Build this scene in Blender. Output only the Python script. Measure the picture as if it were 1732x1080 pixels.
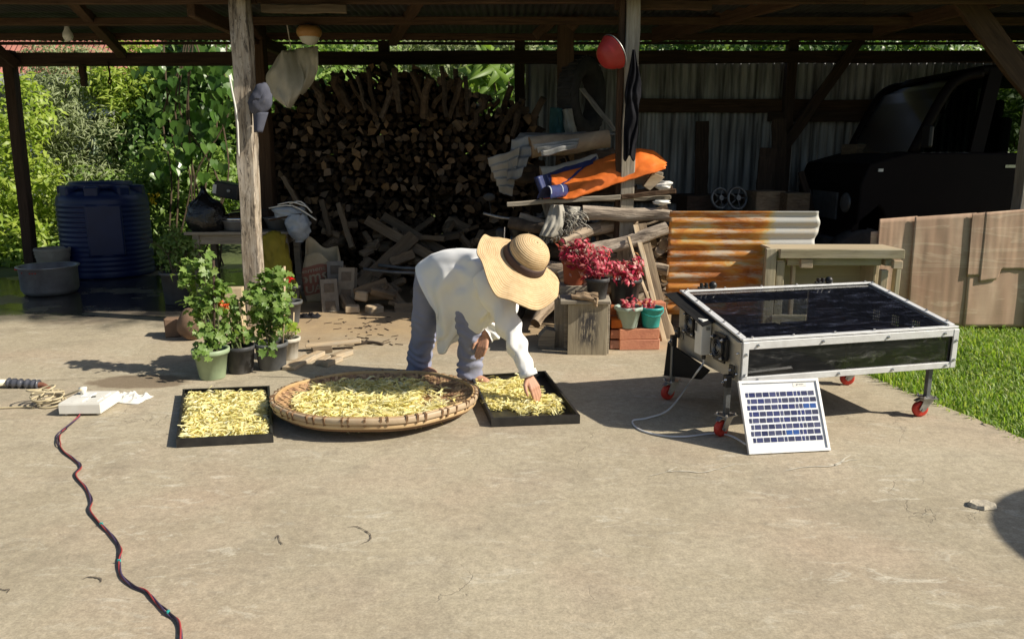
import bpy, math, random
import numpy as np
from mathutils import Vector, Matrix, Euler, Quaternion, noise
R = math.radians
rng = np.random.default_rng(7)
random.seed(7)
scene = bpy.context.scene
col = scene.collection
for o in list(bpy.data.objects):
    bpy.data.objects.remove(o)

# ---------------------------------------------------------------- camera
CAM_H, PITCH, FPX = 1.55, R(12), 1300.0
cam = bpy.data.cameras.new('camera'); cam.sensor_width = 36; cam.lens = 36 * FPX / 1732
cam.clip_start = .05; cam.clip_end = 600
camo = bpy.data.objects.new('camera', cam); col.objects.link(camo)
camo.location = (0, 0, CAM_H); camo.rotation_euler = (R(90) - PITCH, 0, 0)
scene.camera = camo
# ---------------------------------------------------------------- sky, sun, exposure
SUN_EL, SUN_AZ = R(37), R(14.5)            # shadows run towards -x and a little towards +y
world = bpy.data.worlds.new("World"); scene.world = world; world.use_nodes = True
wn = world.node_tree.nodes; wl = world.node_tree.links
sky = wn.new('ShaderNodeTexSky'); sky.sky_type = 'NISHITA'; sky.sun_disc = False
sky.sun_elevation = SUN_EL; sky.sun_rotation = R(104.5); sky.air_density = 1.0; sky.dust_density = 1.5
wl.new(sky.outputs[0], wn['Background'].inputs[0]); wn['Background'].inputs[1].default_value = .07
sun = bpy.data.lights.new('sun', 'SUN'); sun.energy = 5.0; sun.angle = R(.53); sun.color = (1, .92, .78)
suno = bpy.data.objects.new('sun', sun); col.objects.link(suno)
sd = Vector((-math.cos(SUN_EL) * math.cos(SUN_AZ), math.cos(SUN_EL) * math.sin(SUN_AZ), -math.sin(SUN_EL)))
suno.rotation_euler = sd.to_track_quat('-Z', 'Y').to_euler(); suno.location = (20, -5, 18)
vs = scene.view_settings; vs.view_transform = 'Standard'; vs.look = 'None'; vs.gamma = 1; vs.use_curve_mapping = False
vs.exposure = .38
cy = scene.cycles; cy.use_denoising = True; cy.max_bounces = 7; cy.diffuse_bounces = 4; cy.transparent_max_bounces = 16
cy.caustics_reflective = False; cy.caustics_refractive = False; cy.sample_clamp_indirect = 6

# ---------------------------------------------------------------- helpers
def ray(px, py):
    u = (px - 866) / FPX; v = (540 - py) / FPX
    return Vector((u, math.cos(PITCH) + v * math.sin(PITCH), -math.sin(PITCH) + v * math.cos(PITCH)))
def G(px, py, z=0.0):
    d = ray(px, py); t = (z - CAM_H) / d.z
    return Vector((0, 0, CAM_H)) + d * t
def W(px, py, D):
    d = ray(px, py)
    return Vector((0, 0, CAM_H)) + d * (D / d.y)
def V(*a): return Vector(a)
def wm(o):
    if o.parent: return wm(o.parent) @ o.matrix_parent_inverse @ o.matrix_basis
    return o.matrix_basis.copy()
def adopt(o, parent, local=False):
    if parent is None: return
    o.parent = parent
    if not local: o.matrix_parent_inverse = wm(parent).inverted()
def tag(o, label=None, cat=None, group=None, kind=None):
    if label: o['label'] = label
    if cat: o['category'] = cat
    if group: o['group'] = group
    if kind: o['kind'] = kind
    return o
def thing(name, label, cat, loc=(0, 0, 0), rotz=0, group=None):
    o = bpy.data.objects.new(name, None); col.objects.link(o); o.empty_display_size = .1
    o.matrix_basis = Matrix.Translation(Vector(loc)) @ Matrix.Rotation(rotz, 4, 'Z')
    return tag(o, label, cat, group)
def dup(root, mat, label=None, group=None):
    r = root.copy(); col.objects.link(r); r.matrix_basis = mat
    if label: r['label'] = label
    if group: r['group'] = group
    def rec(src, dst):
        for ch in list(src.children):
            c = ch.copy(); col.objects.link(c); c.parent = dst; c.matrix_parent_inverse = ch.matrix_parent_inverse.copy()
            rec(ch, c)
    rec(root, r)
    return r
def inst(name, me, mat, parent=None, local=False):
    o = bpy.data.objects.new(name, me); col.objects.link(o); o.matrix_basis = mat
    adopt(o, parent, local)
    return o
def frame(p, x, z):
    "matrix at p with local X along x and local Z near z"
    x = Vector(x).normalized(); y = Vector(z).cross(x).normalized(); z = x.cross(y)
    m = Matrix((x, y, z)).transposed().to_4x4(); m.translation = Vector(p); return m

class MB:
    def __init__(s): s.v = []; s.f = []; s.m = []
    def add(s, vs, fs, mi=0):
        o = len(s.v); s.v += [tuple(v) for v in vs]
        s.f += [tuple(i + o for i in f) for f in fs]; s.m += [mi] * len(fs); return s
    def box(s, c, size, rot=None, mi=0, jit=0):
        x, y, z = [q / 2 for q in size]; c = Vector(c)
        vs = [Vector((a * x, b * y, d * z)) for a in (-1, 1) for b in (-1, 1) for d in (-1, 1)]
        if jit: vs = [v + Vector([random.uniform(-jit, jit) for _ in range(3)]) for v in vs]
        if rot is not None: vs = [rot @ v for v in vs]
        return s.add([c + v for v in vs], [(0, 1, 3, 2), (4, 6, 7, 5), (0, 4, 5, 1), (2, 3, 7, 6), (0, 2, 6, 4), (1, 5, 7, 3)], mi)
    def bar(s, p0, p1, w, h, up=(0, 0, 1), mi=0, jit=0):
        p0 = Vector(p0); p1 = Vector(p1); d = p1 - p0
        m = frame((p0 + p1) / 2, d, up).to_3x3()
        return s.box((p0 + p1) / 2, (d.length, w, h), m, mi, jit)
    def loft(s, rings, close=True, cap0=True, cap1=True, mi=0):
        n = len(rings[0]); vs = [p for r in rings for p in r]; fs = []
        for k in range(len(rings) - 1):
            for i in range(n if close else n - 1):
                j = (i + 1) % n
                fs.append((k * n + i, k * n + j, (k + 1) * n + j, (k + 1) * n + i))
        if cap0: fs.append(tuple(range(n - 1, -1, -1)))
        if cap1: fs.append(tuple((len(rings) - 1) * n + i for i in range(n)))
        return s.add(vs, fs, mi)
    def tube(s, pts, rad, n=8, cap=True, mi=0, flat=1.0, round_=False):
        pts = [Vector(p) for p in pts]
        if not hasattr(rad, '__len__'): rad = [rad] * len(pts)
        rad = list(rad)
        if round_:
            d0 = (pts[0] - pts[1]).normalized(); d1 = (pts[-1] - pts[-2]).normalized()
            a = [(.95, .3), (.75, .66), (.4, .92)]
            pts = [pts[0] + d0 * rad[0] * q for q, _ in a] + pts + [pts[-1] + d1 * rad[-1] * q for q, _ in reversed(a)]
            rad = [rad[0] * r for _, r in a] + rad + [rad[-1] * r for _, r in reversed(a)]
        rings = []; up = None
        for i, p in enumerate(pts):
            t = (pts[min(i + 1, len(pts) - 1)] - pts[max(i - 1, 0)])
            if t.length < 1e-9: t = Vector((0, 0, 1))
            t.normalize()
            if up is None:
                up = Vector((0, 0, 1)) if abs(t.z) < .9 else Vector((0, 1, 0))
            sx = t.cross(up).normalized(); up = sx.cross(t).normalized()
            rings.append([p + (sx * math.cos(a) + up * flat * math.sin(a)) * rad[i] for a in [2 * math.pi * k / n for k in range(n)]])
        return s.loft(rings, True, cap, cap, mi)
    def lathe(s, prof, n=24, c=(0, 0, 0), cap0=True, cap1=True, mi=0, wob=None, axis=None):
        c = Vector(c); m = axis if axis is not None else Matrix.Identity(3)
        rings = []
        for r, z in prof:
            rings.append([c + m @ Vector((math.cos(a) * r * (wob(a, z) if wob else 1), math.sin(a) * r * (wob(a, z) if wob else 1), z)) for a in [2 * math.pi * k / n for k in range(n)]])
        return s.loft(rings, True, cap0, cap1, mi)
    def ell(s, c, r, rot=None, n=12, m=8, mi=0):
        c = Vector(c); rings = []
        for k in range(m + 1):
            ph = math.pi * (k + .02) / (m + .04) - math.pi / 2
            ring = [Vector((math.cos(ph) * math.cos(a) * r[0], math.cos(ph) * math.sin(a) * r[1], math.sin(ph) * r[2])) for a in [2 * math.pi * i / n for i in range(n)]]
            if rot is not None: ring = [rot @ q for q in ring]
            rings.append([c + q for q in ring])
        return s.loft(rings, True, True, True, mi)
    def prism(s, poly, y0, y1, mi=0):
        "poly in x,z, extruded along y"
        a = [Vector((x, y0, z)) for x, z in poly]; b = [Vector((x, y1, z)) for x, z in poly]
        n = len(poly); fs = [(i, (i + 1) % n, n + (i + 1) % n, n + i) for i in range(n)]
        return s.add(a + b, fs + [tuple(range(n - 1, -1, -1)), tuple(range(n, 2 * n))], mi)
    def grid(s, fn, nu, nv, mi=0):
        vs = [fn(i / nu, j / nv) for j in range(nv + 1) for i in range(nu + 1)]
        w = nu + 1
        return s.add(vs, [(j * w + i, j * w + i + 1, (j + 1) * w + i + 1, (j + 1) * w + i) for j in range(nv) for i in range(nu)], mi)
    def mesh(s, name, mats, smooth=False):
        me = bpy.data.meshes.new(name); me.from_pydata(s.v, [], s.f)
        for m in (mats if isinstance(mats, (list, tuple)) else [mats]): me.materials.append(m)
        if len(me.materials) > 1: me.polygons.foreach_set('material_index', s.m)
        me.polygons.foreach_set('use_smooth', [smooth] * len(s.f)); me.validate(); me.update(); return me
    def obj(s, name, mats, parent=None, smooth=False, local=False, bevel=0, subd=0, solid=0):
        o = bpy.data.objects.new(name, s.mesh(name, mats, smooth)); col.objects.link(o); adopt(o, parent, local)
        if solid:
            k = o.modifiers.new('solid', 'SOLIDIFY'); k.thickness = solid; k.offset = 0
        if bevel:
            k = o.modifiers.new('bevel', 'BEVEL'); k.width = bevel; k.segments = 2; k.limit_method = 'ANGLE'
        if subd:
            k = o.modifiers.new('sub', 'SUBSURF'); k.levels = subd; k.render_levels = subd
        return o
def spline(pts, n=6):
    P = [Vector(p) for p in pts]; out = []
    for i in range(len(P) - 1):
        a, b, c, d = P[max(i - 1, 0)], P[i], P[i + 1], P[min(i + 2, len(P) - 1)]
        for k in range(n):
            t = k / n
            out.append(.5 * ((2 * b) + (c - a) * t + (2 * a - 5 * b + 4 * c - d) * t * t + (3 * b - a - 3 * c + d) * t ** 3))
    return out + [P[-1]]
def fused(mb, voxel, smooth_it, mats, name, parent, local=False):
    "one continuous skin round overlapping volumes"
    t = bpy.data.objects.new('tmp', mb.mesh('tmp', mats)); col.objects.link(t)
    k = t.modifiers.new('r', 'REMESH'); k.mode = 'VOXEL'; k.voxel_size = voxel
    if smooth_it:
        k = t.modifiers.new('s', 'SMOOTH'); k.iterations = smooth_it; k.factor = .5
    bpy.context.view_layer.update()
    me = bpy.data.meshes.new_from_object(t.evaluated_get(bpy.context.evaluated_depsgraph_get()))
    bpy.data.objects.remove(t); me.name = name
    me.polygons.foreach_set('use_smooth', [True] * len(me.polygons))
    o = bpy.data.objects.new(name, me); col.objects.link(o); adopt(o, parent, local); return o
def npmesh(name, verts, faces, mats, smooth=False):
    "verts Nx3, faces MxK numpy"
    me = bpy.data.meshes.new(name); verts = np.ascontiguousarray(verts, dtype=np.float32); k = faces.shape[1]
    me.vertices.add(len(verts)); me.vertices.foreach_set('co', verts.ravel())
    me.loops.add(faces.size); me.loops.foreach_set('vertex_index', faces.ravel().astype(np.int32))
    me.polygons.add(len(faces)); me.polygons.foreach_set('loop_start', np.arange(0, faces.size, k, dtype=np.int32))
    me.update(calc_edges=True); me.validate()
    for m in (mats if isinstance(mats, (list, tuple)) else [mats]): me.materials.append(m)
    if smooth: me.polygons.foreach_set('use_smooth', [True] * len(faces))
    return me
def unit(a): return a / np.maximum(np.linalg.norm(a, axis=1, keepdims=True), 1e-9)
def leaf_arrays(P, N, L, Wd, fold=.25, droop=.2, broad=.45):
    "folded pointed leaves: 6 verts, 4 tris each"
    n = len(P); r = rng.normal(size=(n, 3)); T = unit(np.cross(N, r)); B = np.cross(N, T)
    L = np.asarray(L).reshape(-1, 1) * np.ones((n, 1)); Wd = np.asarray(Wd).reshape(-1, 1) * np.ones((n, 1))
    v = np.empty((n, 6, 3))
    v[:, 0] = P
    v[:, 1] = P + T * L * broad + B * Wd / 2 + N * Wd * fold
    v[:, 2] = P + T * L * broad - B * Wd / 2 + N * Wd * fold
    v[:, 3] = P + T * L * broad + N * L * droop * .3
    v[:, 4] = P + T * L - N * L * droop
    v[:, 5] = P + T * L * .78 - N * L * droop * .35
    f = np.array([[0, 3, 1], [0, 2, 3], [1, 3, 4], [3, 2, 4]])
    F = (np.arange(n)[:, None, None] * 6 + f[None]).reshape(-1, 3)
    return v.reshape(-1, 3), F
def crown_points(blobs, n, clump=.12, per=14, hollow=3.6):
    wts = np.array([b[1][0] * b[1][1] * b[1][2] for b in blobs]) ** .67; wts /= wts.sum()
    nc = max(3, n // per); pick = rng.choice(len(blobs), nc, p=wts)
    c = np.array([b[0] for b in blobs], float)[pick]; rad = np.array([b[1] for b in blobs], float)[pick]
    d = unit(rng.normal(size=(nc, 3))); r = rng.random((nc, 1)) ** (1 / hollow)
    C = c + d * rad * r
    k = rng.integers(0, nc, n)
    P = C[k] + rng.normal(size=(n, 3)) * clump * .55
    N = unit(d[k] * .55 + np.array([[.34, -.34, .55]]) + rng.normal(size=(n, 3)) * .45)
    return P, N
def foliage(name, blobs, n, L, w, mat, parent=None, clump=.12, per=14, fold=.25, droop=.25, zmin=None, hollow=3.6, broad=.45):
    P, N = crown_points(blobs, n, clump, per, hollow)
    if zmin is not None:
        k = P[:, 2] > zmin; P = P[k]; N = N[k]
    s = rng.uniform(.65, 1.25, len(P))
    v, f = leaf_arrays(P, N, L * s, w * s, fold, droop, broad)
    o = bpy.data.objects.new(name, npmesh(name, v, f, mat)); col.objects.link(o); adopt(o, parent); return o

# ---------------------------------------------------------------- materials
def nt(name):
    m = bpy.data.materials.new(name); m.use_nodes = True
    n = m.node_tree.nodes; l = m.node_tree.links; return m, n, l, n['Principled BSDF']
def c4(c): return (c[0], c[1], c[2], 1)
def ramp(n, l, src, stops, interp='LINEAR'):
    r = n.new('ShaderNodeValToRGB'); r.color_ramp.interpolation = interp; e = r.color_ramp.elements
    while len(e) < len(stops): e.new(.5)
    for q, (p, c) in zip(e, stops): q.position = p; q.color = c4(c) if hasattr(c, '__len__') else (c, c, c, 1)
    l.new(src, r.inputs[0]); return r.outputs[0]
def coord(n, l, kind='Object', scale=(1, 1, 1), rot=(0, 0, 0)):
    t = n.new('ShaderNodeTexCoord'); m = n.new('ShaderNodeMapping'); m.inputs['Scale'].default_value = scale
    m.inputs['Rotation'].default_value = rot
    l.new(t.outputs[kind], m.inputs[0]); return m.outputs[0]
def nz(n, l, vec, scale, detail=6, rough=.55, dist=0):
    t = n.new('ShaderNodeTexNoise'); t.inputs['Scale'].default_value = scale; t.inputs['Detail'].default_value = detail
    t.inputs['Roughness'].default_value = rough; t.inputs['Distortion'].default_value = dist
    l.new(vec, t.inputs['Vector']); return t.outputs[0]
def mix(n, l, fac, a, b, mode='MIX'):
    x = n.new('ShaderNodeMix'); x.data_type = 'RGBA'; x.blend_type = mode; x.clamp_result = False
    for s, k in ((fac, 0), (a, 6), (b, 7)):
        if hasattr(s, 'links'): l.new(s, x.inputs[k])
        elif hasattr(s, '__len__'): x.inputs[k].default_value = c4(s)
        else: x.inputs[k].default_value = s
    return x.outputs[2]
def math_(n, l, op, a, b=0.0, clamp=False):
    x = n.new('ShaderNodeMath'); x.operation = op; x.use_clamp = clamp
    for s, k in ((a, 0), (b, 1)):
        if hasattr(s, 'links'): l.new(s, x.inputs[k])
        else: x.inputs[k].default_value = s
    return x.outputs[0]
def sep(n, l, vec):
    x = n.new('ShaderNodeSeparateXYZ'); l.new(vec, x.inputs[0]); return x.outputs
def step(n, l, v, a, b):
    x = n.new('ShaderNodeMapRange'); x.interpolation_type = 'SMOOTHSTEP'; l.new(v, x.inputs[0])
    x.inputs[1].default_value = a; x.inputs[2].default_value = b; return x.outputs[0]
def bump(n, l, b, h, strength=.3, dist=.01):
    x = n.new('ShaderNodeBump'); x.inputs['Strength'].default_value = strength; x.inputs['Distance'].default_value = dist
    l.new(h, x.inputs['Height']); l.new(x.outputs[0], b.inputs['Normal'])
def M(name, c, c2=None, scale=6, rough=.8, bmp=.15, bscale=60, st=(1, 1, 1), metal=0, spec=.4, rnd=0, lo=.35, hi=.65, bd=.004, coat=0, c3=None, detail=6, sheen=0):
    m, n, l, b = nt(name); vec = coord(n, l, 'Object', st)
    c2 = c2 or tuple(q * .7 for q in c)
    stops = [(lo, c), (hi, c2)] if c3 is None else [(lo, c), ((lo + hi) / 2, c2), (hi, c3)]
    out = ramp(n, l, nz(n, l, vec, scale, detail, .6, .3), stops)
    if rnd:
        oi = n.new('ShaderNodeObjectInfo')
        k = n.new('ShaderNodeMapRange'); l.new(oi.outputs['Random'], k.inputs[0]); k.inputs[3].default_value = 1 - rnd; k.inputs[4].default_value = 1 + rnd
        hs = n.new('ShaderNodeHueSaturation'); l.new(out, hs.inputs['Color']); l.new(k.outputs[0], hs.inputs['Value'])
        w_ = n.new('ShaderNodeTexWhiteNoise'); w_.noise_dimensions = '1D'; l.new(oi.outputs['Random'], w_.inputs['W'])
        k2 = n.new('ShaderNodeMapRange'); l.new(w_.outputs['Value'], k2.inputs[0]); k2.inputs[3].default_value = .7; k2.inputs[4].default_value = 1.15
        l.new(k2.outputs[0], hs.inputs['Saturation']); out = hs.outputs[0]
    l.new(out, b.inputs['Base Color'])
    b.inputs['Roughness'].default_value = rough; b.inputs['Metallic'].default_value = metal; b.inputs['Specular IOR Level'].default_value = spec
    if coat: b.inputs['Coat Weight'].default_value = coat
    if sheen: b.inputs['Sheen Weight'].default_value = sheen
    if bmp: bump(n, l, b, nz(n, l, vec, bscale, 5), bmp, bd)
    return m
def wood(name, c, c2, c3=None, scale=1.0, rough=.85, rnd=.15, bmp=.5, grey=None, GR=(.32, .5, .68), spots=False):
    "grain along local X"
    m, n, l, b = nt(name); vec = coord(n, l, 'Object', (.9 * scale, 14 * scale, 14 * scale))
    g = nz(n, l, vec, 3.0, 8, .65, .6)
    out = ramp(n, l, g, [(GR[0], c), (GR[1], c2), (GR[2], c3 or tuple(q * .55 for q in c2))])
    v2 = coord(n, l, 'Object', (2, 5, 5)); out = mix(n, l, ramp(n, l, nz(n, l, v2, 2.2, 5), [(.45, 0), (.7, .8)]), out, grey or tuple(q * .6 for q in c))
    if spots:
        sp = nz(n, l, coord(n, l, 'Object', (7, 34, 34)), 1.0, 9, .75, .5); out = mix(n, l, ramp(n, l, sp, [(.52, 0), (.60, .85)]), out, (.06, .05, .042)); out = mix(n, l, ramp(n, l, nz(n, l, coord(n, l, 'Object', (9, 30, 30)), 1.3, 8, .7), [(.56, 0), (.64, .6)]), out, (.62, .54, .43))
    oi = n.new('ShaderNodeObjectInfo'); k = n.new('ShaderNodeMapRange'); l.new(oi.outputs['Random'], k.inputs[0]); k.inputs[3].default_value = 1 - rnd; k.inputs[4].default_value = 1 + rnd
    hs = n.new('ShaderNodeHueSaturation'); l.new(out, hs.inputs['Color']); l.new(k.outputs[0], hs.inputs['Value'])
    l.new(hs.outputs[0], b.inputs['Base Color']); b.inputs['Roughness'].default_value = rough; b.inputs['Specular IOR Level'].default_value = .25
    bump(n, l, b, g, bmp, .006); return m
def stain_mat():
    m, n, l, b = nt('stained_board'); vec = coord(n, l, 'Object', (14, 14, .9)); g = nz(n, l, vec, 3, 8, .65, .6)
    out = ramp(n, l, g, [(.3, (.42, .37, .27)), (.5, (.34, .29, .205)), (.7, (.22, .185, .13))])
    pos = coord(n, l, 'Object'); x = sep(n, l, pos)
    near = math_(n, l, 'MULTIPLY', step(n, l, math_(n, l, 'ABSOLUTE', x[0]), .12, .03), step(n, l, math_(n, l, 'ABSOLUTE', math_(n, l, 'SUBTRACT', x[2], .22)), .2, .08))
    st = ramp(n, l, nz(n, l, coord(n, l, 'Object', (22, 22, 3.5)), 2.4, 7, .7), [(.43, 0), (.52, 1)])
    out = mix(n, l, math_(n, l, 'MULTIPLY', near, st), out, (.055, .05, .05)); l.new(out, b.inputs['Base Color']); b.inputs['Roughness'].default_value = .9
    bump(n, l, b, g, .5, .006); return m
def leafm(name, cols, trans=.35, rough=.45, spec=.45, tint=(1.25, 1.3, .6)):
    m, n, l, b = nt(name); g = n.new('ShaderNodeNewGeometry')
    k = len(cols); out = ramp(n, l, g.outputs['Random Per Island'], [(i / max(1, k - 1), c) for i, c in enumerate(cols)])
    l.new(out, b.inputs['Base Color']); b.inputs['Roughness'].default_value = rough; b.inputs['Specular IOR Level'].default_value = spec
    t = n.new('ShaderNodeBsdfTranslucent'); tc = mix(n, l, 1.0, out, tint, 'MULTIPLY'); l.new(tc, t.inputs[0])
    ms = n.new('ShaderNodeMixShader'); ms.inputs[0].default_value = trans
    l.new(b.outputs[0], ms.inputs[1]); l.new(t.outputs[0], ms.inputs[2]); l.new(ms.outputs[0], n['Material Output'].inputs[0]); return m
def glass(name, tint, refl=.08, rough=.03, dirt_haze=.05, dcol=(.5, .5, .48)):
    m, n, l, b = nt(name); n.remove(b)
    t = n.new('ShaderNodeBsdfTransparent'); t.inputs[0].default_value = c4(tint)
    g = n.new('ShaderNodeBsdfGlossy'); g.inputs['Roughness'].default_value = rough
    fr = n.new('ShaderNodeFresnel'); fr.inputs[0].default_value = 1.5
    s = n.new('ShaderNodeMixShader'); l.new(math_(n, l, 'ADD', fr.outputs[0], refl - .04, True), s.inputs[0]); l.new(t.outputs[0], s.inputs[1]); l.new(g.outputs[0], s.inputs[2])
    d = n.new('ShaderNodeBsdfDiffuse'); d.inputs[0].default_value = c4(dcol)
    s2 = n.new('ShaderNodeMixShader'); vec = coord(n, l, 'Object', (2, 9, 9))
    l.new(ramp(n, l, nz(n, l, vec, 2.5, 9, .7, 1.5), [(.5, dirt_haze * .25), (.62, dirt_haze), (.75, dirt_haze * 5)]), s2.inputs[0])
    l.new(s.outputs[0], s2.inputs[1]); l.new(d.outputs[0], s2.inputs[2]); l.new(s2.outputs[0], n['Material Output'].inputs[0]); return m

def concrete_mat():
    m, n, l, b = nt('yard_concrete'); pos = coord(n, l, 'Object'); xyz = sep(n, l, pos)
    big = nz(n, l, pos, .55, 8, .6, .4)
    out = ramp(n, l, big, [(.3, (.315, .268, .188)), (.5, (.38, .328, .234)), (.7, (.44, .385, .28))])
    out = mix(n, l, ramp(n, l, nz(n, l, pos, 4.5, 9, .7, .5), [(.42, 0), (.62, .5)]), out, (.46, .40, .295))
    st = coord(n, l, 'Object', (.8, 2.6, 1), (0, 0, .25)); streak = nz(n, l, st, 1.3, 9, .68, .8)
    out = mix(n, l, ramp(n, l, streak, [(.54, 0), (.74, .4)]), out, (.51, .455, .345))
    out = mix(n, l, ramp(n, l, nz(n, l, pos, 1.1, 5, .5), [(.48, 0), (.72, .42)]), out, (.43, .31, .225))
    out = mix(n, l, ramp(n, l, nz(n, l, pos, 2.3, 7, .6, 1), [(.5, 0), (.72, .5)]), out, (.25, .215, .16))
    chips = nz(n, l, coord(n, l, 'Object', (1, 2.4, 1)), 5, 12, .72, 1.0)
    chipm = ramp(n, l, nz(n, l, pos, .9, 4, .6), [(.42, .15), (.62, 1)])
    out = mix(n, l, math_(n, l, 'MULTIPLY', chipm, ramp(n, l, chips, [(.55, 0), (.62, .6)])), out, (.58, .54, .44))
    out = mix(n, l, ramp(n, l, nz(n, l, pos, 9, 6, .7), [(.57, 0), (.68, .35)]), out, (.20, .165, .12))
    fine = nz(n, l, pos, 95, 6, .8)
    mid_ = nz(n, l, pos, 26, 8, .75)
    out = mix(n, l, .8, out, mix(n, l, 1.0, out, ramp(n, l, mid_, [(.3, .72), (.7, 1.28)]), 'MULTIPLY'))
    out = mix(n, l, .75, out, mix(n, l, 1.0, out, ramp(n, l, fine, [(.3, .6), (.7, 1.38)]), 'MULTIPLY'))
    # hairline cracks here and there
    vo = n.new('ShaderNodeTexVoronoi'); vo.feature = 'DISTANCE_TO_EDGE'; vo.inputs['Scale'].default_value = .8
    wv = n.new('ShaderNodeVectorMath'); wv.operation = 'ADD'; nzc = n.new('ShaderNodeTexNoise'); nzc.inputs['Scale'].default_value = 2.2; nzc.inputs['Detail'].default_value = 8; l.new(pos, nzc.inputs['Vector'])
    l.new(pos, wv.inputs[0]); l.new(nzc.outputs['Color'], wv.inputs[1]); l.new(wv.outputs[0], vo.inputs['Vector'])
    ck = math_(n, l, 'MULTIPLY', step(n, l, vo.outputs['Distance'], .004, .001), ramp(n, l, nz(n, l, pos, .7, 2), [(.52, 0), (.6, 1)]))
    out = mix(n, l, math_(n, l, 'MULTIPLY', ck, .35), out, (.16, .135, .10))
    # orange dust in front of the shed
    edge = math_(n, l, 'ADD', xyz[1], math_(n, l, 'MULTIPLY', nz(n, l, pos, 1.4, 6), 1.6))
    dust = math_(n, l, 'MULTIPLY', step(n, l, edge, 6.5, 7.7), step(n, l, xyz[0], -3.2, -2.3))
    out = mix(n, l, math_(n, l, 'MULTIPLY', dust, .75), out, ramp(n, l, nz(n, l, pos, 3.5, 8, .65), [(.35, (.42, .29, .15)), (.65, (.30, .205, .115))]))
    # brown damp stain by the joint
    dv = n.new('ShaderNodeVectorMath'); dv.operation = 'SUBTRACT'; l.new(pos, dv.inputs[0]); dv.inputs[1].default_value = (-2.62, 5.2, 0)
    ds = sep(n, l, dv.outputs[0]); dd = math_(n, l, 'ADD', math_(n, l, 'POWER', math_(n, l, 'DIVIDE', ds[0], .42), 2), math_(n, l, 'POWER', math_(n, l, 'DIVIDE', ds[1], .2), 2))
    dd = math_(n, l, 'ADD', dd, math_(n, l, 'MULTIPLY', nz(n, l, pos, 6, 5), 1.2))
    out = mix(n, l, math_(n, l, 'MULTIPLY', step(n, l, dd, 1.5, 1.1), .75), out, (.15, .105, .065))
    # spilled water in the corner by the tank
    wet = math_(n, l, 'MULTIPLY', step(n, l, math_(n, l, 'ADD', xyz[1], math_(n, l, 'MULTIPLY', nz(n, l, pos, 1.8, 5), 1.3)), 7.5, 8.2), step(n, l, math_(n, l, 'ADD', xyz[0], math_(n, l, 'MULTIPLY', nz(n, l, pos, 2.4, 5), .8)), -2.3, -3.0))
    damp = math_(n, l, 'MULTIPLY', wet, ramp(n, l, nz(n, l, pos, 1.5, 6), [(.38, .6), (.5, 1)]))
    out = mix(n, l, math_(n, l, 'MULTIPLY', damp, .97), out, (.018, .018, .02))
    l.new(out, b.inputs['Base Color']); b.inputs['Specular IOR Level'].default_value = .4
    rr = n.new('ShaderNodeMapRange'); l.new(damp, rr.inputs[0]); rr.inputs[3].default_value = .88; rr.inputs[4].default_value = .14; l.new(rr.outputs[0], b.inputs['Roughness'])
    h = math_(n, l, 'ADD', math_(n, l, 'MULTIPLY', fine, .5), math_(n, l, 'ADD', math_(n, l, 'MULTIPLY', chips, 1.2), math_(n, l, 'MULTIPLY', ck, -1.5)))
    h = math_(n, l, 'MULTIPLY', h, math_(n, l, 'SUBTRACT', 1.0, math_(n, l, 'MULTIPLY', damp, .85)))
    bump(n, l, b, h, .45, .006); return m
def rust_mat():
    m, n, l, b = nt('rusty_zinc'); pos = coord(n, l, 'Object'); xyz = sep(n, l, pos)
    st = coord(n, l, 'Object', (1.2, 1, 2.5)); a = nz(n, l, st, 2.2, 9, .65, .8)
    fade = math_(n, l, 'ADD', a, math_(n, l, 'MULTIPLY', step(n, l, xyz[0], .78, 1.05), -.42))
    out = ramp(n, l, fade, [(.24, (.46, .46, .44)), (.36, (.52, .40, .17)), (.43, (.60, .27, .045)), (.56, (.46, .15, .022)), (.72, (.24, .085, .03))])
    pale = nz(n, l, coord(n, l, 'Object', (1.5, 1, 9)), 2, 8, .7); out = mix(n, l, ramp(n, l, pale, [(.50, 0), (.62, .85)]), out, (.54, .47, .36))
    l.new(out, b.inputs['Base Color']); b.inputs['Roughness'].default_value = .7; b.inputs['Metallic'].default_value = .1
    bump(n, l, b, a, .3, .004); return m
def card_mat():
    m, n, l, b = nt('cardboard'); v = coord(n, l, 'Object', (3, 1, .8)); a = nz(n, l, v, 1.5, 4, .5, .6)
    out = ramp(n, l, a, [(.3, (.42, .275, .19)), (.55, (.50, .345, .245)), (.7, (.60, .44, .32))])
    v2 = coord(n, l, 'Object', (.7, 1, 5)); s = nz(n, l, v2, 1.4, 6, .55, 1.4); out = mix(n, l, ramp(n, l, s, [(.56, 0), (.60, .55), (.64, .1)]), out, (.66, .52, .38))
    out = mix(n, l, ramp(n, l, nz(n, l, coord(n, l, 'Object'), 2.6, 6), [(.5, 0), (.7, .4)]), out, (.38, .22, .15))
    oi = n.new('ShaderNodeObjectInfo'); k = n.new('ShaderNodeMapRange'); l.new(oi.outputs['Random'], k.inputs[0]); k.inputs[3].default_value = .85; k.inputs[4].default_value = 1.1
    hs = n.new('ShaderNodeHueSaturation'); l.new(out, hs.inputs['Color']); l.new(k.outputs[0], hs.inputs['Value'])
    l.new(hs.outputs[0], b.inputs['Base Color']); b.inputs['Roughness'].default_value = .85; b.inputs['Specular IOR Level'].default_value = .2
    bump(n, l, b, math_(n, l, 'ADD', s, a), .25, .012); return m
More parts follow.
